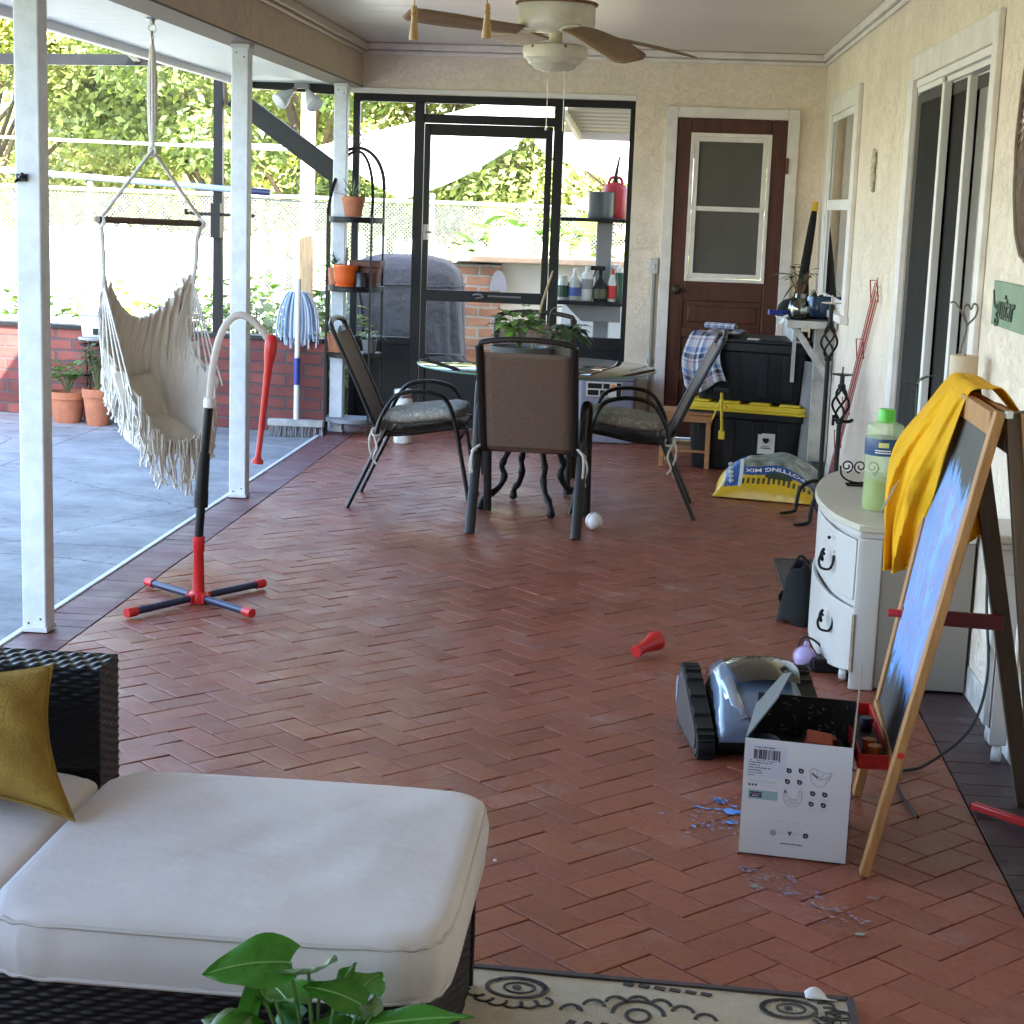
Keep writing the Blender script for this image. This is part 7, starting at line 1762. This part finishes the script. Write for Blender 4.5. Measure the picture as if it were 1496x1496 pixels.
m = MB(); m.bar((.159, -.0008, .213), (.173, -.0008, .202), .0005, .0032); pf(m, .098, .102, .158, .164, .0008); m.build("drawing_accent", ink, fr_, smooth=False)
m = MB(); pf(m, .014, .083, .136, .158, .0004); m.build("teal_patch", mat("pale teal print", (.26, .42, .42), .5), fr_, smooth=False)
m = MB(); pf(m, .018, .046, .140, .154, .0008); m.build("dark_patch", ink, fr_, smooth=False)
m = MB(); textline(m, .02, .044, .1485, .002); textline(m, .024, .04, .143, .003); textline(m, .05, .078, .149, .0015); textline(m, .05, .075, .145, .0015); textline(m, .05, .079, .141, .0015)
o = m.build("printed_text", pale_ink, fr_, smooth=False); o.location = (0, -.0006, 0)
def incarton(x, y, z): v = Matrix.Rotation(bxr, 4, 'Z') @ Vector((x, y, z)); return (v.x+.256, v.y+.893+3.0, v.z+.004)
t = thing("toy_ball", "dark blue ball inside the printed carton", "ball", incarton(.05, .07, .24))
m = MB(); m.sphere((0, 0, 0), .035, 20, 14); m.build("ball", mat("midnight blue rubber", (.008, .02, .05), .5), t); m = MB(); m.tube([(.0352*math.cos(i*PI/16), .0352*math.sin(i*PI/16)*.2, .0352*math.sin(i*PI/16)*.97) for i in range(32)], .0008, 4, closed=True); m.build("seam", navy, t)
t = thing("toy_block", "brick red foam block lying in the printed carton", "block", incarton(.165, .10, .25), bxr+.1)
m = MB(); m.cbox((0, 0, 0), (.062, .05, .05), rot=(.3, .15, 0)); m.build("block", mat("brick red foam", (.30, .055, .025), .7), t, bevel=.003); m = MB(); m.cbox((.022, .03, .0), (.04, .02, .035), rot=(.3, .2, .2)); m.build("tab", MATS["brick red foam"], t, bevel=.002)
t = thing("crumpled_packing", "dark crumpled packing filling the printed carton", "packing", incarton(.125, .15, .0035))
m = MB(); m.grid(lambda u, v: (-.115+.23*u, -.135+.27*v, .205+.02*math.sin(u*9+v*3)*math.cos(v*8)), 20, 20); m.build("paper", cd, t, smooth=False, solid=.003); m = MB(); m.box(-.11, .11, -.13, .13, 0, .18); m.build("fill", cd, t)
# small tan wooden doll and a yellow scrap by the carton
t = thing("wooden_toy", "small pale wooden toy figure on the floor behind the carton", "toy", (.52, 4.75, .004), R(20))
m = MB(); m.prism([(-.04, 0), (-.035, .02), (-.02, .03), (0, .028), (.03, .045), (.05, .04), (.055, .015), (.03, 0)], 0, .02, Matrix.Rotation(PI/2, 4, 'X')); m.build("body", mat("pale toy wood", (.58, .40, .24), .5), t, bevel=.004); m = MB(); m.sphere((.035, -.021, .028), .004, 8, 6); m.build("eye", ink, t)

# ------------------------------------------------------------------ pool cleaning robot
rb = thing("pool_robot", "blue grey pool cleaning robot with black tracks, half behind the carton", "pool robot", (.355, 4.80, .004), R(8))
rblue = mat("metallic blue grey shell", (.14, .19, .27), .18, coat=.6); rblk = mat("gloss black shell", (.01, .01, .012), .06, coat=1.0); rub = mat("black rubber tread", (.015, .014, .014), .7); rside = mat("brown grey side plate", (.05, .04, .04), .5)
TP = [(-.205, .03), (-.19, .008), (-.16, 0), (.13, 0), (.175, .01), (.20, .045), (.20, .09), (.185, .14), (.15, .175), (.11, .18), (.06, .17), (-.17, .075), (-.2, .055)]
def track(x0, x1, sgn):
    M_ = Matrix(((0,0,1,0),(1,0,0,0),(0,1,0,0),(0,0,0,1)))
    sc_ = Vector((0, .085))
    m = MB(); m.prism([((y-0)*.965, .085+(z-.085)*.965) for y, z in TP], x0, x1, M_)
    per = smooth_path([(y, z, 0) for y, z in TP+[TP[0]]], 7)
    for k in range(len(per)-1):
        if k % 2: continue
        a, b = per[k], per[k+1]; m.bar((0, a.x, a.y), (0, b.x, b.y), 0, 0) if False else None
        d = (b-a); L = d.length; d.normalize(); nrm = Vector((d.y, -d.x, 0)); c_ = (a+b)/2
        Q = [c_-d*L*.48-nrm*.006, c_+d*L*.48-nrm*.006, c_+d*L*.42+nrm*.006, c_-d*L*.42+nrm*.006]
        m.prism([(q.x, q.y) for q in Q], x0+.002, x1-.002, M_)
    o = m.build("track", rub, rb)
    s = MB(); xs = (x0-.004, x0-.0005) if sgn < 0 else (x1+.0005, x1+.004)
    s.prism([((y)*.86, .085+(z-.085)*.84) for y, z in TP], *xs, M_); sp = s.build("side_plate", rside, o, bevel=.002)
    h = MB(); xs = (x0-.007, x0-.0045) if sgn < 0 else (x1+.0045, x1+.007)
    h.prism([(.155, .06), (.17, .075), (.17, .12), (.15, .145), (.14, .14), (.152, .115), (.152, .08)], *xs, M_); h.build("trim", mat("pale blue trim", (.40, .48, .62), .2), o)
track(-.215, -.165, -1); track(.105, .155, 1)
SEC = [(-.20, .03, .08, .15), (-.185, .02, .12, .155), (-.12, .015, .165, .155), (-.03, .015, .20, .15), (.06, .015, .215, .15), (.14, .02, .20, .15), (.185, .03, .15, .15), (.20, .04, .10, .14)]
vs = []; fs = []; n_ = 16
for (y, zb_, zt, hw_) in SEC:
    for i in range(n_):
        a = PI*i/(n_-1); x = (hw_-.02)*math.copysign(abs(math.cos(a))**.45, math.cos(a))-.02; z = zb_+.02+(zt-zb_-.02)*math.sin(a)**.5; vs.append((x, y, z))
for j in range(len(SEC)-1):
    for i in range(n_-1): fs.append((j*n_+i, j*n_+i+1, (j+1)*n_+i+1, (j+1)*n_+i))
fs += [tuple(range(n_)), tuple((len(SEC)-1)*n_+i for i in range(n_-1, -1, -1))]
m = MB(); m.add(vs, fs); m.build("shell", rblue, rb, angle=50)
m = MB(); m.box(-.16, .16, -.18, .18, .012, .06); m.build("chassis", black_plastic, rb, bevel=.01)
m = MB(); m.grid(lambda u, v: ((u-.5)*.20*(1-.15*(2*v-1)**2), -.10+.26*v, .178+.052*math.sin(PI*min(1, max(0, .12+.76*v)))**.7*math.sin(PI*(.08+.84*u))**.35), 20, 18); m.build("top_cover", rblk, rb)
m = MB(); m.prism([(-.075, -.19), (-.05, -.205), (.05, -.205), (.075, -.19), (.06, -.15), (-.06, -.15)], .06, .12); m.build("front_grille", black_plastic, rb, bevel=.006)
m = MB()
for sx in (-1,): m.add([(sx*.12, -.185, .105), (sx*.075, -.19, .118), (sx*.105, -.06, .208), (sx*.135, -.06, .185)], [(0, 1, 2, 3)])
m.build("pale_trim", mat("pale metallic trim", (.38, .45, .55), .15, metal=.5), rb, solid=.004)  # pale slanted strip on one side of the shell

# red stick and paint flecks
t = thing("red_stick", "red painted stick lying on the dark border bricks", "stick", (.94, 4.23, .02))
m = MB(); m.bar((-.065, .07, -.005), (.06, -.085, .004), .022, .02); m.bar((.06, -.085, .004), (.085, -.115, .0055), .022, .02); m.build("shaft", red_paint, t, bevel=.004); m = MB(); m.bar((-.068, .074, -.005), (-.0655, .071, -.005), .018, .016); m.build("end_cap", dred, t, bevel=.002)
m = MB(); rnd = random.Random(99)
def fleck(x, y, r, st=1, a=0):
    k = rnd.randint(5, 8); P = [(x+r*rnd.uniform(.5, 1.2)*(math.cos(q*2*PI/k)*st*math.cos(a)-math.sin(q*2*PI/k)*math.sin(a)), y+r*rnd.uniform(.5, 1.2)*(math.cos(q*2*PI/k)*st*math.sin(a)+math.sin(q*2*PI/k)*math.cos(a)), .0042) for q in range(k)]; m.add(P, [tuple(range(k))])
blue_p = mat("blue paint spill", (.12, .34, .78), .5); pale_p = mat("pale dried paint", (.36, .30, .36), .7); grn_p = mat("pale green dried paint", (.28, .34, .26), .7)
for x, y, r, st, a in ((.250, 4.17, .030, 1.4, .2), (.245, 4.09, .016, 1.3, 1.3), (.225, 4.24, .016, 2.4, -1.0), (.167, 4.19, .008, 1.5, 0), (.19, 4.06, .006, 1.4, .5)): m.mi = 0; fleck(x, y, r*.75, st, a); [fleck(x+rnd.gauss(0, r*.9), y+rnd.gauss(0, r*.7), r*rnd.uniform(.12, .3), st, a) for _ in range(8)]
for i in range(60): m.mi = rnd.choice((0, 1, 1)); fleck(rnd.gauss(.19, .045), rnd.gauss(4.10, .09), rnd.uniform(.0012, .005), rnd.uniform(1, 2.5), rnd.uniform(0, 3))
for i in range(70):
    m.mi = rnd.choice((1, 1, 1, 0)); u = rnd.random(); fleck(.28+.22*u+rnd.gauss(0, .025), 3.76-.26*u+rnd.gauss(0, .035), rnd.uniform(.0008, .0035), rnd.uniform(1, 4), rnd.uniform(-.8, .4))
for x, y, r, st, a in ((.268, 3.79, .010, 3.2, -.7), (.31, 3.745, .012, 2, .2), (.362, 3.755, .008, 4.5, -1.0), (.42, 3.65, .008, 2.5, -.3), (.365, 3.66, .006, 3, .1), (.405, 3.60, .012, 2, -.9), (.455, 3.59, .007, 3, -.8), (.545, 3.665, .008, 3.5, -.2), (.50, 3.535, .014, 1.4, .3), (.07, 5.45, .008, 2.5, -.5), (-.01, 5.2, .006, 2, .3)): m.mi = 1; [fleck(x+rnd.gauss(0, r*.9), y+rnd.gauss(0, r*.6), r*rnd.uniform(.18, .42), st, a+rnd.uniform(-.2, .2)) for _ in range(9)]
for x, y in ((.283, 3.685), (.492, 3.462)): m.mi = 2; fleck(x, y, .011, 1.2, 1.2)
tag(m.build("paint_flecks", [blue_p, pale_p, grn_p], smooth=False), "blue and white paint flecks spilled on the bricks round the carton", "paint spill", kind="stuff")
for x, y, lab in ((-.31, 3.73, "tiny white pebble on the bricks beside the ottoman"),):
    m = MB(); m.sphere((x, y, .006), .005, 8, 6, (1, 1, .7)); tag(m.build("pebble", wp), lab, "pebble")

# ------------------------------------------------------------------ wicker sofa, ottoman, cushions
wick = mat("black wicker", (.006, .0055, .007), .42, var=(30, .3), spec=.35)
def weave(mb, org, u, v, wd, ht, cw_=.022, ch_=.0085, amp=.0019):
    """woven strands as real relief on a rectangle"""
    org, u, v = Vector(org), Vector(u).normalized(), Vector(v).normalized(); n_ = u.cross(v)
    nu, nv = max(2, round(wd/cw_)), max(2, round(ht/ch_)); a = 4; b = 4
    vs = []; NU, NV = nu*a, nv*b
    for j in range(NV+1):
        for i in range(NU+1):
            s, t_ = i/a, j/b
            row = math.floor(t_-1e-9); prof_ = max(0, 1-abs((t_-row)*2-1)**2.5)
            ph = math.cos(PI*s+PI*(row % 2)); h = amp*prof_*(.6+.75*ph)
            vs.append(org+u*(wd*i/NU)+v*(ht*j/NV)+n_*h)
    fs = [(j*(NU+1)+i, j*(NU+1)+i+1, (j+1)*(NU+1)+i+1, (j+1)*(NU+1)+i) for j in range(NV) for i in range(NU)]
    mb.add(vs, fs)
canvas_c = mat("off white cushion canvas", (.62, .565, .54), .9, var=(2.6, .07), bump=(8, .3, .025))
piping_c = mat("cushion piping", (.55, .50, .47), .85)
def cushion_mb(x0, x1, y0, y1, z0, z1, r=.06, puff=.012, seed=0):
    m = MB(); cx, cy1 = (x0+x1)/2, (y0+y1)/2; a, b = (x1-x0)/2, (y1-y0)/2; rnd = random.Random(seed)
    s = lambda q, e: math.copysign(abs(q)**e, q)
    def f(u, v):
        A = 2*PI*u; ex = .22
        X = s(math.cos(A), ex); Y = s(math.sin(A), ex)
        if v < .30: t_ = v/.30; k = t_; z = z0; bul = 0
        elif v < .55: t_ = (v-.30)/.25; k = 1; z = z0+(z1-z0)*t_; bul = puff*.8*math.sin(PI*t_)
        else: t_ = (v-.55)/.45; k = 1-t_; z = z1; bul = 0
        wr = (.0018*math.sin(A*11+seed)+.0022*math.sin(A*43+seed)*max(0, abs(math.cos(2*A))-.2)*(1-abs(v-.43)*6))*(1 if .3 <= v < .58 else 0)
        k2 = k**.9 if v < .55 else k
        px, py = cx+X*(a*k2+bul+wr), cy1+Y*(b*k2+bul+wr)
        if v >= .55:
            e = (1-abs((px-cx)/a)**2.5)*(1-abs((py-cy1)/b)**2.5); z = z1+puff*.9*max(0, e)**.6 + .003*math.sin(px*17+py*9+seed)*max(0, e) + .002*math.sin(px*31-py*23)*max(0, e)
            z -= .007*max(0, k-.96)/.04
        else: z += (-.004*max(0, k-.9)/.1)
        return (px, py, z)
    m.grid(f, 128, 44); return m
def rim(x0, x1, y0, y1, z, r=.0042, ex=.22):
    s = lambda q: math.copysign(abs(q)**ex, q); m = MB(); a, b = (x1-x0)/2, (y1-y0)/2
    m.tube([((x0+x1)/2+s(math.cos(2*PI*i/120))*(a+.002), (y0+y1)/2+s(math.sin(2*PI*i/120))*(b+.002), z+.0015*math.sin(i*1.3)) for i in range(120)], r, 6, closed=True); return m
OX0, OX1, OY0, OY1 = -.985, -.298, 2.42, 3.08
ot = thing("ottoman", "black wicker ottoman at the front of the porch, under the off white cushion", "ottoman", (-.64, 2.75, .004))
m = MB()
weave(m, (OX0, OY0, .004), (1, 0, 0), (0, 0, 1), OX1-OX0, .285); weave(m, (OX1, OY0, .004), (0, 1, 0), (0, 0, 1), OY1-OY0, .285); weave(m, (OX1, OY1, .004), (-1, 0, 0), (0, 0, 1), OX1-OX0, .285); weave(m, (OX0, OY1, .004), (0, -1, 0), (0, 0, 1), OY1-OY0, .285)
m.build("wicker_sides", wick, ot, world=True, angle=80)
m = MB(); m.box(OX0+.003, OX1-.003, OY0+.003, OY1-.003, .02, .287); m.build("frame", black_plastic, ot, world=True)
for x in (OX0, OX1):
    for y in (OY0, OY1): m = MB(); m.tube([(x, y, .0), (x, y, .29)], .008, 8); m.build("corner_post", wick, ot, world=True)
CX0, CX1, CY0, CY1 = -1.0, -.272, 2.40, 3.10
oc = thing("ottoman_cushion", "large off white seat cushion with piping, on the wicker ottoman", "cushion", (-.64, 2.75, .295))
cushion_mb(CX0, CX1, CY0, CY1, .293, .398, seed=3).build("cover", canvas_c, oc, world=True, angle=60)
rim(CX0, CX1, CY0, CY1, .385).build("piping", piping_c, oc, world=True); rim(CX0, CX1, CY0, CY1, .298).build("piping", piping_c, oc, world=True)
m = MB(); rnd = random.Random(40)
for i in range(9): x = CX1-.045+rnd.uniform(-.01, .02); m.tube([(x, CY0+.004, .305), (x+rnd.uniform(.0, .03), CY0-.008, .292+rnd.uniform(-.02, .005))], .0008, 4)
m.build("frayed_thread", piping_c, oc, world=True)
wsf = thing("wicker_sofa", "black wicker sofa seat and arm at the edge of the view, beside the ottoman", "sofa", (-1.5, 2.6, .004))
m = MB(); ax0, ax1, ay0, ay1, az1 = -2.0, -1.035, 3.10, 3.215, .60
weave(m, (ax0, ay0, .004), (1, 0, 0), (0, 0, 1), ax1-ax0, az1-.012); weave(m, (ax1, ay0, .004), (0, 1, 0), (0, 0, 1), ay1-ay0, az1-.012); weave(m, (ax1, ay1, .004), (-1, 0, 0), (0, 0, 1), ax1-ax0, az1-.012)
m.build("wicker_arm", wick, wsf, world=True, angle=80)
m = MB(); weave(m, (ax0, ay0, az1-.01), (1, 0, 0), (0, 1, 0), ax1-ax0, ay1-ay0, .016, .030, .004); m.build("wicker_arm_top", wick, wsf, world=True, angle=80)
m = MB(); m.box(ax0+.003, ax1-.003, ay0+.003, ay1-.003, .02, az1-.012); m.box(-2.0, -1.03, 2.44, 3.09, .05, .285); m.box(-2.12, -2.003, 1.6, 3.21, .02, .66); m.build("frame", black_plastic, wsf, world=True)
m = MB(); weave(m, (-2.0, 2.43, .02), (1, 0, 0), (0, 0, 1), .97, .27); m.build("wicker_front", wick, wsf, world=True, angle=80)
scn = thing("sofa_cushion", "off white sofa seat cushion beside the ottoman cushion, under the yellow pillow", "cushion", (-1.5, 2.75, .29))
cushion_mb(-1.99, -1.012, 2.41, 3.09, .289, .388, seed=8).build("cover", canvas_c, scn, world=True, angle=60); rim(-1.99, -1.012, 2.41, 3.09, .376).build("piping", piping_c, scn, world=True)
yp = thing("yellow_pillow", "mustard yellow plush pillow propped up on the sofa", "pillow", (-1.21, 2.86, .405))
plush = mat("mustard plush", (.29, .175, .040), 1.0, var=(9, .28), bump=(190, .8, .006), spec=.05)
PQ = [Vector(q) for q in ((-1.36, 2.90, .385), (-.975, 2.80, .385), (-1.43, 3.02, .59), (-1.085, 3.0, .605))]
def yfn(x, y, z):
    u, v = x/.36+.5, y/.36+.5
    p = (PQ[0]*(1-u)+PQ[1]*u)*(1-v)+(PQ[2]*(1-u)+PQ[3]*u)*v; nn = Vector((.12, -.88, .46))
    return tuple(p+nn*(z+.03)-Vector((-1.21, 2.86, .405))+Vector((0, 0, .012)))
def pyf(w_, h_, th):
    s = MB()
    for side in (1, -1):
        def pf_(u, v):
            x, y = 2*u-1, 2*v-1
            e = max(0, (1-abs(x)**2.6))**.6*max(0, (1-abs(y)**2.6))**.6
            pin = 1-.17*(1-x*x)*1.0*y*y; pin2 = 1-.17*(1-y*y)*x*x
            return yfn(x*w_/2*pin2, y*h_/2*pin, side*(th/2*e+.004*math.sin(x*9+y*6)*e))
        s.grid(pf_, 30, 30)
    return s
pyf(.36, .36, .15).build("cover", plush, yp, solid=.002)
m = MB(); m.tube([yfn(x*.18*(1-.17*(1-y*y)*x*x), y*.18*(1-.17*(1-x*x)*y*y), 0) for x, y in [(-1+2*i/10, -1) for i in range(10)]+[(1, -1+2*i/10) for i in range(10)]+[(1-2*i/10, 1) for i in range(10)]+[(-1, 1-2*i/10) for i in range(10)]], .004, 6, closed=True); m.build("piping", plush, yp)
# rug
rg = thing("rug", "cream rug with charcoal medallion pattern at the bottom of the view", "rug", (.05, 2.3, .003))
m = MB(); m.grid(lambda u, v: (-.42+.80*u+.02*v*0, -.9+1.755*v-.03*u*v, .006+.0015*math.sin(u*13)*math.sin(v*9)), 40, 40); m.build("pile", mat("cream flat weave", (.47, .41, .32), .95, var=(30, .10), bump=(260, .5), scale_vec=(1, 1, 1)), rg)
m = MB(); m.bar((-.42, .862, .007), (.382, .832, .007), .014, .008); m.bar((.386, .836, .007), (.388, -.9, .007), .014, .008); m.build("binding", mat("charcoal binding", (.07, .06, .065), .9), rg)
m = MB(); rk = mat("charcoal yarn", (.055, .05, .05), .95)
def ring_(cx, cy1, rx, ry, r, n=28, a0=0, a1=2*PI):
    P = [(cx+rx*math.cos(a0+(a1-a0)*i/n), cy1+ry*math.sin(a0+(a1-a0)*i/n), .0085) for i in range(n+1)]
    for a, b in zip(P, P[1:]): m.bar(a, b, r, .0016)
def eye(cx, cy1, s, a=0):
    ring_(cx, cy1, .058*s, .042*s, .008*s); ring_(cx+.005, cy1, .030*s, .022*s, .005*s, 18); m.lathe([(.009*s, .008), (.009*s, .0092), (0, .0093)], (cx, cy1, 0), 12)
    for k in range(6):
        q = a+k*.36; ring_(cx+.085*s*math.cos(q), cy1+.068*s*math.sin(q), .018*s, .018*s, .006*s, 10, q-1.2, q+2.2)
    for k in range(9): q = a+2.4+k*.33; m.bar((cx+.05*s*math.cos(q), cy1+.036*s*math.sin(q), .0085), (cx+.056*s*math.cos(q), cy1+.04*s*math.sin(q), .0085), .016*s, .0016)
eye(-.255, .78, 1.0, 3.6); eye(.265, .775, .9, 5.2); eye(.36, .76, .45, 3.4)
for k in range(-3, 4): ring_(-.02+k*.042, .70+.05*math.cos(k*.55), .020, .030, .007, 16, .2, PI-.2)
ring_(-.02, .705, .048, .055, .008, 24, 0, PI); ring_(-.02, .70, .022, .026, .007, 18)
for k in range(-4, 5): m.bar((-.02+k*.03, .66, .0085), (-.02+k*.045, .60-.02*abs(k), .0085), .014, .0016)
for k in range(9): ring_(-.32+.075*k, .45+.03*(k % 2), .030, .03, .007, 16)
for k in range(6): m.bar((-.05+k*.03, .832-.004*k, .0085), (-.03+k*.03, .826-.004*k, .0085), .012, .0016)
m.build("medallion_pattern", rk, rg, smooth=False)
m = MB(); m.grid(lambda u, v: (.30+.06*u, .815+.03*v, .012+.012*math.sin(u*5)*v), 6, 4); m.build("care_label", mat("white tag", (.7, .7, .7), .7), rg, solid=.001)

# ------------------------------------------------------------------ foreground pothos
po = thing("potted_pothos", "glossy green pothos plant in a dark pot before the wicker ottoman", "potted plant", (-.42, 2.18, .004))
pot("pot", po, .12, .235, grey_pot)
pth = mat("pothos leaf", (.055, .20, .018), .28, var=(9, .35), trans=.25); ptv = mat("variegated pothos leaf", (.10, .26, .06), .3, var=(22, .6), col2=(.42, .50, .30), trans=.25)
def heart(mb, base, d, L, W, bend, roll=0, fold=.18):
    d = Vector(d).normalized(); s = d.cross(Vector((0, 0, 1)))
    if s.length < 1e-3: s = Vector((1, 0, 0))
    s.normalize(); s = Matrix.Rotation(roll, 3, d) @ s; n_ = s.cross(d); N = 12; K = 4
    prof_ = lambda t_: .5*W*(math.sin(PI*min(1, (t_*.93+.07))**.62))**.9 if t_ < .999 else .0005
    vs = []; fs = []
    for i in range(N+1):
        t_ = i/N; wd = prof_(t_); c_ = Vector(base)+d*(L*(t_-.2*bend*t_*t_))-Vector((0, 0, 1))*(bend*L*t_*t_*.55)
        for k in range(-K, K+1):
            q = k/K; back = -.10*L*(1-t_)**4*abs(q)**1.2; vs.append(c_+s*(wd*q)+n_*(wd*fold*(abs(q)**1.3)+.004*math.sin(t_*11+k)*abs(q))+d*back)
    kk = 2*K+1
    for i in range(N):
        for k in range(kk-1): fs.append((i*kk+k, i*kk+k+1, (i+1)*kk+k+1, (i+1)*kk+k))
    mb.add(vs, fs); mid.tube([vs[i*kk+K]+n_*.0006 for i in range(N)], [.0016]*(N-3)+[.001]*3, 5)
mid = MB()
LV = [((-.045, .02, .445), (-1, -.1, .02), .125, .075, .35, -.7, 0), ((-.085, .0, .415), (-.25, -.1, -1), .105, .055, .1, .9, 0), ((-.02, .03, .425), (.15, -.45, .45), .085, .075, .5, .2, 1), ((.02, .03, .405), (.5, .3, .8), .05, .026, .2, .3, 0),
      ((.06, .0, .40), (-.8, .2, .28), .10, .05, .4, -.4, 0), ((.075, -.01, .375), (1, -.1, .30), .15, .045, .15, .35, 0), ((.07, -.02, .37), (-1, -.4, .0), .12, .055, .3, .3, 0), ((.02, -.06, .355), (-.8, -.55, -.05), .12, .085, .5, .1, 0),
      ((-.09, -.02, .37), (-.8, -.4, .0), .09, .06, .6, -.2, 1), ((.1, -.04, .345), (.8, -.5, -.2), .09, .06, .5, .3, 0), ((-.02, -.03, .36), (.2, -.8, .1), .09, .075, .6, -.2, 0), ((.03, .05, .37), (.3, .6, .3), .10, .07, .4, .2, 0), ((-.05, .06, .36), (-.5, .6, .2), .10, .075, .4, 0, 0),
      ((.075, .0, .385), (.1, -.3, .9), .045, .03, .2, .2, 1), ((-.06, .0, .395), (-.3, .8, -.3), .08, .06, .4, .2, 0), ((.0, .0, .34), (.9, .3, .1), .10, .07, .4, .4, 0), ((-.10, .03, .33), (-1, .2, -.3), .09, .065, .6, 0, 0), ((.11, .02, .33), (.9, .4, -.2), .09, .065, .6, 0, 0), ((.0, -.09, .32), (.1, -1, -.3), .10, .08, .6, 0, 1), ((-.07, -.08, .31), (-.6, -.8, -.3), .1, .075, .6, 0, 0), ((.08, -.08, .31), (.5, -.8, -.3), .1, .075, .6, .1, 0)]
rnd = random.Random(51)
for i in range(26):
    a = rnd.uniform(0, 2*PI); r = rnd.uniform(.03, .13); LV.append(((r*math.cos(a), r*math.sin(a), rnd.uniform(.27, .385-.3*r)), (math.cos(a)+rnd.uniform(-.4, .4), math.sin(a)-.3, rnd.uniform(-.4, .5)), rnd.uniform(.07, .115), rnd.uniform(.05, .08), rnd.uniform(.3, .7), rnd.uniform(-.5, .5), rnd.random() < .3))
ma, mv, ms = MB(), MB(), MB()
for i, (b, d, L, W, bd_, ro, kind) in enumerate(LV):
    heart(mv if kind else ma, b, d, L*1.05, W*1.1, bd_, ro)
    ms.tube(smooth_path([(b[0]*.25, b[1]*.25, .21), (b[0]*.6, b[1]*.6, .21+(b[2]-.21)*.6), b], 4), [.0035]*6+[.0028]*3, 6)
mid.build("midribs", mat("pothos midrib", (.17, .34, .07), .4), po); ma.build("leaves", pth, po); mv.build("variegated_leaves", ptv, po); ms.build("stems", mat("pothos stem", (.10, .22, .04), .45), po)

# ------------------------------------------------------------------ on the side wall
wr = thing("wall_wreath", "round grey twig and string wall hanging on the stucco", "wall hanging", (WX(4.95)-.02, 4.95, 1.75))
tw = mat("grey brown twine", (.22, .16, .13), .8, var=(20, .3))
def wp_(y, z, n=0): return (-n, y, z)
m = MB(); RY, RZ = .26, .36
for j in range(2): m.tube([wp_(RY*(1-.02*j)*math.cos(i*PI/24)+.004*math.sin(i*2+j), RZ*(1-.015*j)*math.sin(i*PI/24)+.004*math.cos(i*3+j), .006+.006*j) for i in range(48)], .006, 6, closed=True)
m.build("outer_hoop", tw, wr)
m = MB(); m.tube([wp_(.12*math.cos(i*PI/16), .02+.17*math.sin(i*PI/16), .01) for i in range(32)], .006, 6, closed=True); m.build("inner_hoop", tw, wr)
m = MB()
for i in range(72):
    a = 2*PI*i/72; b = a+.25
    if math.sin(a) < .35 or i % 3 == 0: m.tube([wp_(RY*math.cos(a), RZ*math.sin(a), .008), wp_(.12*math.cos(b), .02+.17*math.sin(b), .01)], .0028, 4)
m.build("strings", tw, wr)
m = MB(); m.add([wp_(.115*math.cos(i*PI/16), .02+.165*math.sin(i*PI/16), .002) for i in range(32)], [tuple(range(32))]); m.build("backing", mat("pale pink felt", (.55, .47, .42), .9), wr)
sg = thing("wall_sign", "sage green board with raised script lettering, below the round wall hanging", "sign", (WX(5.1)-.006, 5.1, 1.245))
m = MB(); m.add([(-.010, .345, .075), (-.010, -.35, .075), (-.010, -.35, -.06), (-.010, .345, -.06), (.003, .345, .075), (.003, -.35, .075), (.003, -.35, -.06), (.003, .345, -.06)], [(0,1,2,3),(7,6,5,4),(0,4,5,1),(1,5,6,2),(2,6,7,3),(3,7,4,0)]); m.build("board", mat("sage paint", (.19, .28, .18), .6, var=(9, .15)), sg, bevel=.002)
vs, fs = text_mb("guitar", .115, .002, .28, 'LEFT')
m = MB(); m.add([(-.0135-z, .27-x, y+.0) for x, y, z in vs], fs); m.tube([(-.0125, .345-.02, .045), (-.0125, .31, .02), (-.0125, .29, .0), (-.0125, .275, -.005)], .003, 6); m.build("lettering", mat("dark sage lettering", (.07, .10, .065), .6), sg, smooth=False)
wo = thing("wall_ornament", "small weathered white ornament on the stucco between window and sliding door", "wall ornament", (WX(8.58)-.004, 8.58, 1.72))
m = MB()
for z, r, k in ((.075, .022, 1), (.045, .03, 0), (.01, .026, 1), (-.03, .03, 0), (-.065, .024, 1), (-.09, .016, 0)): m.sphere((-.008, .006*(1 if k else -1), z), r, 12, 8, (.55, 1, 1))
m.tube(smooth_path([(-.01, .0, .085), (-.014, -.015, .10), (-.01, -.028, .09), (-.01, -.02, .075)]), .006, 6); m.build("shell_relief", mat("weathered plaster", (.55, .50, .42), .8, var=(40, .35)), wo)
m = MB(); m.box(-.004, .003, -.018, .018, -.10, .09); m.build("backing_strip", mat("grey driftwood", (.30, .27, .23), .8), wo, bevel=.002)
